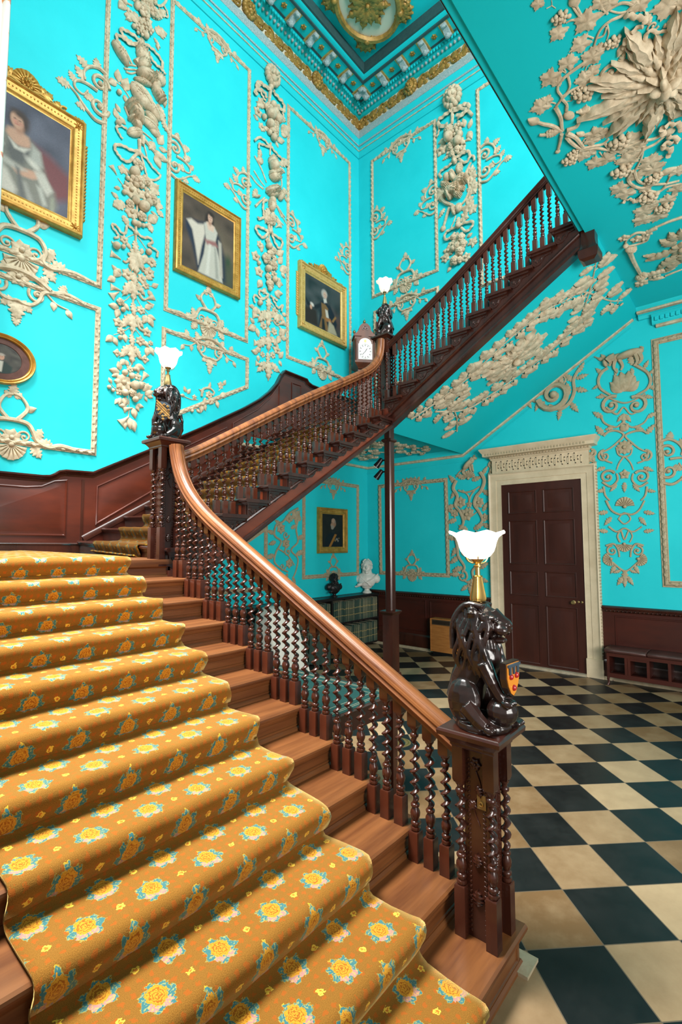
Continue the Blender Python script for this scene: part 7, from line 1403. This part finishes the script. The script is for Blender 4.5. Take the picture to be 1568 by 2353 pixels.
# ================================================================ longcase clock on the half landing
m_clock=mat('clock_walnut',(0.17,0.046,0.017),.5,var=(8,(0.09,0.025,0.010),1,(1,1,.3))); m_dial=mat('white_dial',(0.80,0.80,0.75),.4); m_ink=mat('dial_ink',(0.02,0.02,0.025),.5)
t=thing('longcase_clock','tall walnut longcase clock with white arched dial in the corner','clock',(.42,.26,3.715))
CR=rot((.42,.26,0),-.72); KF=lambda x,y,z:CR(x*.80,y*.80,z)
zb=3.715
g=G(KF); g.sqprof((0,0,0),[(.50,zb),(.50,zb+.40),(.42,zb+.45)]); g.obj('plinth',m_clock,t,20)
g=G(KF); g.box((-.17,-.14,zb+.43),(.17,.14,5.28)); g.obj('trunk',m_clock,t,0)
g=G(KF); g.sqprof((0,0,0),[(.34,5.24),(.38,5.27),(.50,5.32),(.53,5.34),(.53,5.37)]); g.obj('hood_moulding',m_clock,t,20)
h0,h1=5.37,5.90
g=G(KF); g.box((-.25,-.20,h0),(.25,.155,h1)); g.obj('hood',m_clock,t,0)
for s in(-1,1):
    g=G(KF); g.lathe([(.022,0),(.022,.02),(.016,.03),(.014,.25),(.018,.40),(.024,.42),(.024,.44)],(s*.225,.185,h0+.01),10); g.obj('column',m_clock,t,40)
pf=lambda u,v,h:KF(-u,.155+h,v)
def arch(w,z0,zs,r,k=12): return [(-w,z0),(w,z0),(w,zs)]+[(r*cos(pi*i/k),zs+.012+r*sin(pi*i/k)*.7) for i in range(k+1)]+[(-w,zs)]
g=G(); g.prism(arch(.205,h0+.02,h0+.37,.19),pf,0,.03); g.obj('hood_door',m_clock,t,0)
g=G(); g.prism(arch(.168,h0+.05,h0+.35,.150),pf,.03,.034); g.obj('dial',m_dial,t,0)
dc=(0,h0+.205); EY=.95
g=G()
for i in range(12):
    a=pi/2-i*pi/6; x,y=dc[0]+.125*cos(a),dc[1]+EY*.125*sin(a); ca,sa=cos(a),sin(a)
    g.prism([(x+ca*dx-sa*dy,y+sa*dx+ca*dy) for dx,dy in ((-.016,-.006),(.016,-.006),(.016,.006),(-.016,.006))],pf,.034,.036)
for i in range(40):
    a0=2*pi*i/40; a1=2*pi*(i+1)/40
    g.prism([(dc[0]+r*cos(a),dc[1]+EY*r*sin(a)) for r,a in ((.152,a0),(.152,a1),(.149,a1),(.149,a0))],pf,.034,.0355)
g.obj('numerals',m_ink,t,0)
for L,a,w in ((.085,radians(52),.007),(.12,radians(222),.005)):
    g=G(); ca,sa=cos(a),sin(a); g.prism([(dc[0]+ca*x-sa*y,dc[1]+sa*x+ca*y) for x,y in ((-.02,-w*.5),(L*.6,-w),(L,0),(L*.6,w),(-.02,w*.5))],pf,.037,.040); g.obj('clock_hand',m_ink,t,0)
g=G(); g.prism([(.028*cos(2*pi*i/16),h0+.41+.028*sin(2*pi*i/16)) for i in range(16)],pf,.034,.0365); g.obj('seconds_ring',m_dbrass,t,0)
g=G(); pr=[(-.27,h1-.02),(.27,h1-.02),(.27,h1+.02),(.21,h1+.04),(.15,h1+.10),(.13,h1+.17),(.10,h1+.20),(.05,h1+.235),(-.05,h1+.235),(-.10,h1+.20),(-.13,h1+.17),(-.15,h1+.10),(-.21,h1+.04),(-.27,h1+.02)]
g.prism(pr,pf,-.33,.02); g.obj('bell_top',m_clock,t,0)
p=P(lambda u,v,h:pf(u,v,.02+h),.5); p.scroll(-.04,h1+.12,.04,0,1,1.2,.008); p.scroll(.04,h1+.12,.04,pi,-1,1.2,.008); p.leaf(0,h1+.13,.06,pi/2,'la'); p.obj('fretwork',m_mahr,t,50)
for x,z in ((0,h1+.235),(.25,h1+.02),(-.25,h1+.02)):
    g=G(KF); g.lathe([(.012,0),(.016,.012),(.01,.02),(.03,.035),(.036,.055),(.03,.075),(.01,.085),(.006,.095),(.003,.125)],(x,.10,z),12); g.obj('finial',m_dbrass,t,50)
# ================================================================ door, doorcase
d=bpy.data.objects.new('door_1',None); COL.objects.link(d); struct(d)
y0,y1_,zt=2.775,3.985,2.842
g=G(); g.box((0,y0,.03),(.03,y1_,zt)); leafo=g.obj('door_leaf',m_door,d,0)
Q=lambda a,b:(a,b)
rows=[(.22,.90),(1.02,1.34),(1.45,2.03),(2.14,2.64)]
rows=[[(2.895,0.072),(2.919,0.948)][i][1] for i in(0,1)]+[[(2.923,1.097),(2.933,1.458)][i][1] for i in(0,1)]+[[(2.936,1.583),(2.955,2.25)][i][1] for i in(0,1)]+[[(2.958,2.376),(2.968,2.718)][i][1] for i in(0,1)]
for k in range(4):
    for a,b_ in ((y0+.12,y0+.545),(y0+.665,y1_-.12)):
        z0,z1_=rows[2*k],rows[2*k+1]
        g=G(); R=[]
        for dd,h in ((0,.028),(0,.030),(.015,.022),(.02,.022),(.075,.034)):
            R.append([(h,a+dd,z0+dd),(h,b_-dd,z0+dd),(h,b_-dd,z1_-dd),(h,a+dd,z1_-dd)])
        g.rings(R,True,True); g.obj('door_panel',m_door,d,15)
        g=G(); g.sweep([(.03,a,z0),(.03,b_,z0),(.03,b_,z1_),(.03,a,z1_)],[(-.004,-.012),(.012,-.008),(.014,0),(.006,.01),(-.004,.012)],(1,0,0),True); g.obj('panel_bead',m_door,d,40)
kb=[(3.824,1.033),(3.938,1.041),(3.889,1.042)]
for i,(a,b_) in enumerate(kb):
    g=G(lambda x,y,z,a=a,b_=b_:(.03+z,a+x,b_+y)); g.lathe([(.028,0),(.03,.006),(.012,.012),(.012,.035),(.024,.045),(.028,.06),(.02,.072)] if i<1 else [(.016,0),(.016,.008),(.01,.012)],(0,0,0),14); g.obj('door_knob' if i<1 else 'keyhole_plate',m_dbrass,d,40)
# architrave with enriched edge
ar=bpy.data.objects.new('trim_5',None); COL.objects.link(ar); struct(ar)
pr=[(0,-.21),(.055,-.21),(.075,-.20),(.08,-.185),(.06,-.165),(.055,-.15),(.055,-.08),(.045,-.075),(.045,-.012),(.05,0),(0,0)]
g=G(); g.sweep([(0,y0,.26),(0,y0,zt),(0,y1_,zt),(0,y1_,.26)],[(a,-b_) for a,b_ in pr],(-1,0,0) if False else (1,0,0)); arch_o=g.obj('architrave',m_cream,ar,40)
for ya,yb in ((y0-.215,y0+.005),(y1_-.005,y1_+.215)):
    g=G(); g.box((0,ya,0),(.085,yb,.26)); g.obj('plinth_block',m_cream,ar,0)
p=P(pB,.8)
for a,b_ in (((y0-.187,.3),(y0-.187,zt+.18)),((y0-.18,zt+.187),(y1_+.18,zt+.187)),((y1_+.187,zt+.18),(y1_+.187,.3))):
    L=sqrt((a[0]-b_[0])**2+(a[1]-b_[1])**2); an=atan2(b_[1]-a[1],b_[0]-a[0]); n=int(L/.045)
    for i in range(n): q=lerp2(a,b_,(i+.5)/n); p.leaf(q[0],q[1],.028,an+pi/2,'lf',.074,1.2); 
p.obj('enriched_edge',m_plas2,ar,50)
# frieze with key pattern and cornice
fy0,fy1=y0-.13,y1_+.12; fz0,fz1=zt+.20,zt+.415
g=G(); g.box((0,fy0,fz0),(.075,fy1,fz1)); g.obj('frieze',m_cream,ar,0)
p=G(pB); n=7; W=(fy1-fy0-.16)/n; hh=fz1-fz0-.07
for i in range(n):
    for fl in(0,1):
        u0=fy0+.08+i*W+fl*W*.5; pts=[(0,0),(0,1),(.8,1),(.8,.3),(.35,.3),(.35,.65),(.55,.65)] if fl==0 else [(0,1),(0,0),(.8,0),(.8,.7),(.35,.7),(.35,.35),(.55,.35)]
        pts=[(u0+a*W*.5,fz0+.035+b_*hh) for a,b_ in pts]
        for a,b_ in zip(pts,pts[1:]):
            x0_,x1_=sorted((a[0],b_[0])); z0_,z1_=sorted((a[1],b_[1])); p.box((x0_-.007,z0_-.007,.073),(x1_+.007,z1_+.007,.084))
p.obj('key_pattern',m_cream,ar,0)
for s,y in ((-1,fy0),(1,fy1)):
    p=P(pB,1.0); p.scroll(y+s*.03,fz1-.06,.06,pi/2,-s,1.2,.02); p.stem([(y+s*.06,fz1-.02),(y+s*.01,(fz0+fz1)/2),(y+s*.05,fz0+.03),(y+s*.09,fz0+.02)],.022,.016); p.leaf(y+s*.03,fz0+.03,.12,pi/2+s*.3,'la',.03); p.leaf(y+s*.02,fz1-.1,.1,-pi/2+s*.5,'la',.03); p.obj('side_scroll',m_plas2,ar,50)
cz=fz1
g=G(); 
def corn_(o,z): return [(o,fy0-o*.9,z),(o,fy1+o*.9,z)]
prof=[(.075,cz-.012),(.09,cz),(.105,cz+.02),(.115,cz+.045),(.20,cz+.055),(.205,cz+.10),(.215,cz+.11),(.235,cz+.135),(.25,cz+.16),(.25,cz+.175)]
g.rings([[(0,fy0-(o-.075)*.85,z),(o,fy0-(o-.075)*.85,z),(o,fy1+(o-.075)*.85,z),(0,fy1+(o-.075)*.85,z)] for o,z in prof]); g.obj('door_cornice',m_cream,ar,25)
p=G(); y=fy0-.02
while y<fy1+.01: p.box((.10,y,cz+.018),(.128,y+.022,cz+.045)); p.box((.20,y-.04,cz+.068),(.212,y-.015,cz+.098)); y+=.045
p.obj('dentil',m_plas2,ar,0)

# ================================================================ things in the lower hall
m_heat=mat('teak_veneer',(0.40,0.165,0.040),.45,var=(5,(0.30,0.11,0.025),1,(1,1,9)))
m_heatd=mat('brown_grille',(0.10,0.062,0.032),.5,.3); m_leather=mat('brown_leather',(0.050,0.018,0.014),.38,bump=(120,.25,.003),var=(6,(0.08,0.03,0.024),.8))
m_ebony=mat('black_bookcase',(0.010,0.009,0.009),.35)
m_blackmet=mat('black_metal',(0.012,0.012,0.013),.3,.5); m_stone=mat('pale_threshold_stone',(0.42,0.36,0.26),.6,bump=(30,.2,.004),var=(9,(0.28,0.23,0.15),.9))
m_marble=mat('white_marble',(0.74,0.72,0.66),.4,var=(5,(0.58,0.55,0.49),.7)); m_bronze=mat('dark_bronze',(0.022,0.020,0.020),.42,.4,bump=(30,.35,.006))
g=G(); g.box((-.005,2.99,0),(.13,3.76,.012)); g.box((0,2.78,0),(.11,3.98,.03)); struct(g.obj('trim_6',m_stone,ang=0))
t=thing('storage_heater','teak veneered storage heater with dark grille against the dado, left of the door','heater',(.1,1.79,0))
g=G(); g.box((.022,1.51,.05),(.19,2.07,.61)); g.obj('casing',m_heat,t,0)
g=G(); g.box((.03,1.54,.0),(.17,2.04,.05)); g.obj('plinth',m_ebony,t,0)
g=G(); g.box((.188,1.545,.505),(.196,2.035,.595)); g.obj('grille_panel',m_heatd,t,0)
g=G(); y=1.56
while y<1.94: g.box((.195,y,.52),(.200,y+.006,.58)); y+=.013
g.obj('grille',m_ebony,t,0)
g=G(lambda x,y,z:(.196+z,1.995+x,.545+y)); g.lathe([(.02,0),(.02,.012),(.014,.018)],(0,0,0),14); g.obj('knob',m_blackmet,t,40)
for y in (1.51,2.055):
    g=G(); g.box((.188,y,.05),(.200,y+.018,.61)); g.obj('edge_strip',m_heat,t,0)
# ---- bench
t=thing('bench','low brown leather bench with open shoe compartments at right below the dado','bench',(.2,4.9,0))
for a,b in ((4.275,4.765),(4.770,5.36)):
    g=G(); n=10; R=[]
    for x,z in ((.02,.43),(.35,.43),(.368,.445),(.366,.468),(.34,.485),(.2,.49),(.04,.485),(.02,.47)): R.append((x,z))
    g.rings([[(x*(1 if 0<k<6 else .98),y,z if 0<k<6 else .45+(z-.45)*.7) for x,z in R] for k,y in enumerate((a,a+.012,a+.15,(a+b)/2,b-.15,b-.012,b))]); g.obj('seat_cushion',m_leather,t,60)
g=G(); g.box((.02,4.30,.385),(.345,5.36,.43)); g.obj('seat_rail',m_mahr,t,0)
g=G(); g.box((.02,4.30,.11),(.345,5.36,.135)); g.box((.30,4.30,.135),(.345,5.36,.165)); g.obj('bottom_board',m_mahr,t,0)
for y in (4.30,4.51,4.545,4.76,4.99,5.22):
    g=G(); g.box((.036,y,.165),(.34,y+.032,.385)); g.obj('divider',m_mahr,t,0)
g=G(); g.box((.31,4.577,.355),(.338,4.76,.385)); g.obj('apron',m_mahr,t,0)
g=G(); g.box((.025,4.30,.13),(.035,5.36,.39)); g.obj('back_board',m_ebony,t,0)
for x,y in ((.325,4.315),(.325,5.2),(.05,4.315),(.05,5.2)):
    g=G(); g.tube3([(x,y,.125),(x+.008,y-.006,.08),(x-.002,y,.04),(x+.014,y-.010,.0)],[.022,.016,.013,.018],8); g.obj('leg',m_mahr,t,60)
# ---- bookcase and its books
t=thing('bookcase','long low black bookcase against the wall under the stairs','bookcase',(1.7,.15,0))
g=G(); g.box((-.0,.022,.92),(3.9,.30,.965)); g.obj('top',m_ebony,t,0)
for x in (.0,1.345,2.68,3.87):
    g=G(); g.box((x,.025,0),(x+.035,.275,.92)); g.obj('upright',m_ebony,t,0)
for z in (.035,.485):
    g=G(); g.box((.03,.025,z),(3.87,.27,z+.03)); g.obj('shelf',m_ebony,t,0)
g=G(); g.box((.02,.02,.03),(3.88,.03,.93)); g.obj('back_board',m_ebony,t,0)
m_bk=[mat('green_cloth_%s'%n,c,.6,var=(22,c2,.9,(1,1,.4)),bump=(60,.2,.003)) for n,c,c2 in (('a',(0.012,0.050,0.036),(0.11,0.115,0.065)),('b',(0.007,0.034,0.028),(0.03,0.06,0.04)),('c',(0.03,0.062,0.042),(0.17,0.16,0.095)))]
m_bkg=mat('spine_gilding',(0.36,0.27,0.10),.5,.3); m_page=mat('page_edges',(0.62,0.54,0.38),.8)
def book_mesh(w,h,d,m):
    g=G(); n=5
    sec=[(-w/2,0)]+[(-w/2*cos(pi*i/n),d+.010*sin(pi*i/n)) for i in range(n+1)]+[(w/2,0)]
    g.prism(sec,lambda u,v,hh:(u,v,hh),0,h)
    for z in (.16,.30,.62,.80):
        s2=[(-w/2*1.02,d-.004)]+[(-w/2*1.03*cos(pi*i/n),d+.0125*sin(pi*i/n)) for i in range(n+1)]+[(w/2*1.02,d-.004)]
        g.mi=1 if z in (.62,.30) else 0; g.prism(s2,lambda u,v,hh:(u,v,hh),h*z,h*z+.012)
    g.mi=2; g.box((-w/2*.8,.002,h),(w/2*.8,d-.01,h+.001)); return g
rnd=random.Random(11); cache={}
for bay,(xa,xb) in enumerate(((.045,1.335),(1.39,2.66))):
    for row,z in enumerate((.066,.516)):
        lab='tall green bound volume in the %s row of the bookcase, %s of the divider'%(('lower','upper')[row],('right','left')[bay])
        grp='green volumes, %s row, bay %s of the divider'%(('lower','upper')[row],('right','left')[bay])
        x=xa
        while x<xb-.06:
            k=(rnd.randrange(3),rnd.randrange(3)); w=.044+.007*k[0]
            if k not in cache:
                o=book_mesh(w,(.352,.362,.372)[k[1]] if True else 0,.19,0).obj('book',[m_bk[(k[0]+k[1])%3],m_bkg,m_page],None,40); cache[k]=o.data
            else:
                o=bpy.data.objects.new('book',cache[k]); COL.objects.link(o)
            o.location=(x+w/2,.065,z); tag(o,lab,'book',grp); x+=w+.002
for i,(x,y,a,l) in enumerate(((2.05,.62,.22,'nearest'),(2.0,.52,.20,'middle'),(1.94,.43,.16,'farthest'))):
    g=G(); g.box((-.03,-.17,0),(.03,.17,.44)); g.mi=1; g.box((-.024,-.165,.44),(.024,.165,.442))
    o=g.obj('ledger',[m_bk[1] if i!=1 else m_bk[0],m_page],None,0); o.location=(x,y,0.012); o.rotation_euler=(.0,-a,.55)
    tag(o,'large green ledger leaning on the floor before the bookcase, %s of the three'%l,'book')
# ---- busts
def bust(label,c,H,mt,rz,fac,beard=False):
    t=thing('bust',label,'bust',c); T=rot(c,rz); s=H/.70; f=lambda x,y,z:T(x*s,y*s,z*s)
    g=G(f); g.lathe([(.085,0),(.085,.015),(.07,.03),(.05,.05),(.048,.075),(.065,.09),(.07,.10)],(0,0,0),18); g.obj('socle',mt,t,40)
    g=G(f)
    f_t=lambda x,y,z:f(x*1.1,y*1.18,z+.02 if z>.15 else z)
    g.f=f_t
    g.ball((-.01,0,.26),(.105,.185,.10),14,8); g.ball((.03,0,.22),(.09,.15,.12),14,8); g.ball((.02,0,.13),(.06,.09,.06),12,6)
    for q in(-1,1): g.ball((-.015,q*.15,.24),(.07,.065,.085),10,6)
    g.tube3([(-.01,0,.30),(.0,0,.38),(.01,0,.47)],[.095,.078,.070],12)
    fh=lambda x,y,z:f(x*1.16,y*1.22,.395+(z-.47)*1.12)
    g.f=fh
    g.ball((.0,0,.56),(.098,.078,.112),16,10); g.ball((.035,0,.515),(.062,.058,.07),12,8)
    g.ball((.075,0,.455),(.026,.03,.022),8,6); g.tube3([(.092,0,.575),(.108,0,.548),(.118,0,.522)],[.010,.014,.018],7); g.ball((.085,0,.492),(.022,.026,.010),8,5); g.ball((.083,0,.478),(.020,.024,.009),8,5)
    for q in(-1,1):
        g.ball((.078,q*.034,.585),(.024,.028,.010),8,5); g.ball((.062,q*.042,.522),(.03,.026,.028),8,6); g.ball((-.005,q*.080,.54),(.018,.010,.03),8,6)
        g.ball((.083,q*.032,.563),(.010,.013,.008),7,5)
    o=g.obj('head_and_shoulders',mt,t,0); r=o.modifiers.new('fuse','REMESH'); r.mode='VOXEL'; r.voxel_size=.0075*s; r.use_smooth_shade=True; m=o.modifiers.new('soft','SMOOTH'); m.factor=.5; m.iterations=2
    g=G(fh); rd=random.Random(4)
    for i in range(90):
        a=rd.uniform(-2.3,2.3)+pi; e=rd.uniform(.05,1.35); x,y,z=.098*cos(e)*cos(a),.080*cos(e)*sin(a),.112*sin(e)
        g.ball((x*1.0-.008,y*1.0,.57+z*.98),(.016,.014,.011),6,4)
    if beard:
        for i in range(24): g.ball((.06+.03*rd.random(),rd.uniform(-.05,.05),.47-.07*rd.random()),(.02,.018,.022),6,4)
    g.obj('hair',mt,t,60)
    g=G(f_t)
    for k in range(9):
        g.tube3(crv([(.0-.01*k,.175-.008*k,.33-.014*k),(.09,.11-.03*k,.27-.018*k),(.112,.02-.025*k,.21-.011*k),(.085,-.10-.008*k,.165-.004*k)],5),[.012]*16,6)
    g.tube3(crv([(-.05,-.14,.33),(.06,-.10,.29),(.11,-.02,.20),(.09,.06,.14)],5),[.016]*16,6)
    g.obj('drapery',mt,t,60); return t
bust('white marble bust of a draped man on the bookcase beside the corner','_' and (.20,.13,.965),.72,m_marble,.62,0)
bust('dark bronze bust of a bearded man on the bookcase below the officer portrait',(1.16,.14,.965),.46,m_bronze,2.0-.75,0,True)
# ---- spot lamps on the column
for i,(z,a,l) in enumerate(((3.02,.5,'upper'),(2.86,.9,'lower'))):
    t=thing('spotlight','%s black spotlight clamped to the dark column under the half landing'%l,'spotlight',(2.29,2.08,z))
    f=(lambda z,a:(lambda x,y,h:(2.30+x,2.00-.0+y*cos(a)-h*sin(a)*.5, z+y*sin(a)*.2-h*.9)))(z,a)
    g=G(); d=Vector((.25,-.55,-.75)).normalized(); c=Vector((2.31,2.0,z)); 
    Q=[c-d*.06,c-d*.05,c,c+d*.06,c+d*.085]
    g.tube3(Q,[.018,.032,.034,.042,.044],14); g.obj('housing',m_blackmet,t,40)
    g=G(); g.tube3([c+d*.083,c+d*.088],[.036,.036],14); g.obj('lens',m_dim if i==0 else m_dbrass,t,40)
    g=G(); g.tube3([c-d*.02,Vector((2.29,2.06,z+.02)),Vector((2.29,2.10,z+.02))],[.010,.010,.012],8); g.obj('bracket',m_blackmet,t,40)
# ---- writing table beside the stairs
m_green=mat('green_leather',(0.006,0.034,0.030),.42,var=(4,(0.014,0.05,0.045),.8),bump=(70,.1,.002))
m_tool=mat('gold_tooling',(0.45,0.42,0.30),.4,.4)
t=thing('table','writing table with tooled green leather top, standing behind the lower balusters','table',(4.95,3.1,0))
x0,x1_,ya,yb,zt_=4.56,5.38,2.30,3.83,.75
g=G(); g.box((x0,ya,zt_-.035),(x1_,yb,zt_)); g.obj('top',m_mah,t,0)
g=G(); g.box((x0+.035,ya+.035,zt_-.002),(x1_-.035,yb-.035,zt_+.002)); g.obj('leather',m_green,t,0)
g=G()
for d in (.07,.09,.16): 
    a,b,c_,d_=x0+d,x1_-d,ya+d,yb-d
    for p_,q_ in (((a,c_),(b,c_)),((b,c_),(b,d_)),((b,d_),(a,d_)),((a,d_),(a,c_))): g.box((min(p_[0],q_[0])-.002,min(p_[1],q_[1])-.002,zt_+.0018),(max(p_[0],q_[0])+.002,max(p_[1],q_[1])+.002,zt_+.003))
for yy in (2.75,3.25):
    g.box((x0+.16,yy,zt_+.0018),(x1_-.16,yy+.004,zt_+.003))
g.obj('tooled_line',m_tool,t,0)
g=G(); g.box((x0+.03,ya+.03,zt_-.14),(x1_-.03,yb-.03,zt_-.035)); g.obj('apron',m_mahr,t,0)
for x in (x0+.05,x1_-.05):
    for y in (ya+.05,yb-.05):
        g=G(); g.frust((x,y),.05,.07,0,zt_-.035); g.obj('leg',m_mah,t,0)
# ---- chair under a white dust cover
m_white=mat('white_cotton',(0.80,0.77,0.68),.85,bump=(25,.25,.01)); m_pink=mat('pink_floral_cotton',(0.62,0.22,0.26),.85,var=(34,(0.78,0.70,0.62),1))
t=thing('chair','chair under a white cotton dust cover with pink floral hem, behind the balusters','chair',(3.2,.95,0))
g=G(); R=[]; n=40
for z,w,d,fo in ((.10,.36,.34,.030),(.25,.34,.32,.026),(.42,.32,.30,.018),(.50,.31,.30,.012),(.62,.30,.25,.012),(.80,.30,.20,.012),(.95,.28,.17,.010),(1.02,.22,.13,.006),(1.045,.10,.06,.002)):
    R.append([(3.2+(w+fo*sin(9*2*pi*j/n+z*3))*(abs(cos(2*pi*j/n))**.6)*(1 if cos(2*pi*j/n)>0 else -1), .95-(.30-d)*.55+(d+fo*sin(11*2*pi*j/n))*(abs(sin(2*pi*j/n))**.6)*(1 if sin(2*pi*j/n)>0 else -1), z) for j in range(n)])
g.rings(R); g.obj('dust_cover',m_white,t,60)
g=G(); R=[]
for z,w,d,fo in ((.0,.38,.36,.034),(.06,.372,.352,.034),(.11,.364,.344,.030)):
    R.append([(3.2+(w+fo*sin(9*2*pi*j/n+z*3))*(abs(cos(2*pi*j/n))**.6)*(1 if cos(2*pi*j/n)>0 else -1), .95+(d+fo*sin(11*2*pi*j/n))*(abs(sin(2*pi*j/n))**.6)*(1 if sin(2*pi*j/n)>0 else -1), z) for j in range(n)])
g.rings(R); g.obj('hem',m_pink,t,60)
# ---- brass roundel let into the floor
t=thing('floor_roundel','round greenish brass plate let into a pale floor stone beyond the balusters','floor plate',(3.755,3.26,0))
g=G(); g.lathe([(.113,-.002),(.113,.003),(.105,.004)],(3.755,3.26,0),40); g.obj('plate',m_dbrass,t,30)
g=G()
for r in (.095,.06,.03):
    for j in range(24):
        if (j*7)%3==0 and r<.09: continue
        a=2*pi*j/24; b=2*pi*(j+.8)/24; g.prism([(3.755+q*cos(w),3.26+q*sin(w)) for q,w in ((r,a),(r,b),(r-.008,b),(r-.008,a))],lambda u,v,h:(u,v,h),.0035,.006)
g.obj('relief',m_brass,t,0)
# ---- printed curtain at the far left
def curt_mat():
    m=mat('printed_white_curtain',(0.82,0.80,0.76),.85); N=m.node_tree.nodes; L=m.node_tree.links; b=N['Principled BSDF']
    tc=N.new('ShaderNodeTexCoord'); mp=N.new('ShaderNodeMapping'); mp.inputs['Scale'].default_value=(3.2,.6,2.0); L.new(tc.outputs['Object'],mp.inputs[0])
    a=N.new('ShaderNodeTexNoise'); a.inputs['Scale'].default_value=2.6; a.inputs['Detail'].default_value=3; L.new(mp.outputs[0],a.inputs['Vector'])
    r=N.new('ShaderNodeValToRGB'); E=r.color_ramp.elements; E[0].position=.60; E[0].color=(.82,.80,.76,1); E[1].position=.63; E[1].color=(.70,.42,.16,1)
    e=E.new(.66); e.color=(.66,.16,.18,1); e=E.new(.70); e.color=(.82,.80,.76,1); L.new(a.outputs['Fac'],r.inputs[0]); L.new(r.outputs[0],b.inputs['Base Color']); return m
t=thing('curtain','white curtain with pale printed flowers, cut off by the left edge of the photo','curtain',(6.8,.33,1.82))
g=G(); vs=[];n=28;k=10
for i in range(k+1):
    for j in range(n+1): x=6.418+.012*sin(i*.5)*(j>0)+.60*j/n; vs.append((x,.33+.045*sin(j*1.45)*min(1,j/2)+.01*sin(i+j*.3),lerp(1.82,9.6,i/k)))
g.add(vs,[(i*(n+1)+j,i*(n+1)+j+1,(i+1)*(n+1)+j+1,(i+1)*(n+1)+j) for i in range(k) for j in range(n)]); o=g.obj('cloth',curt_mat(),t,80); s=o.modifiers.new('thick','SOLIDIFY'); s.thickness=.006
g=G(); g.tube3([(6.38,.33,9.63),(7.2,.33,9.63)],.022,10); g.obj('rail',m_brass,t,40)
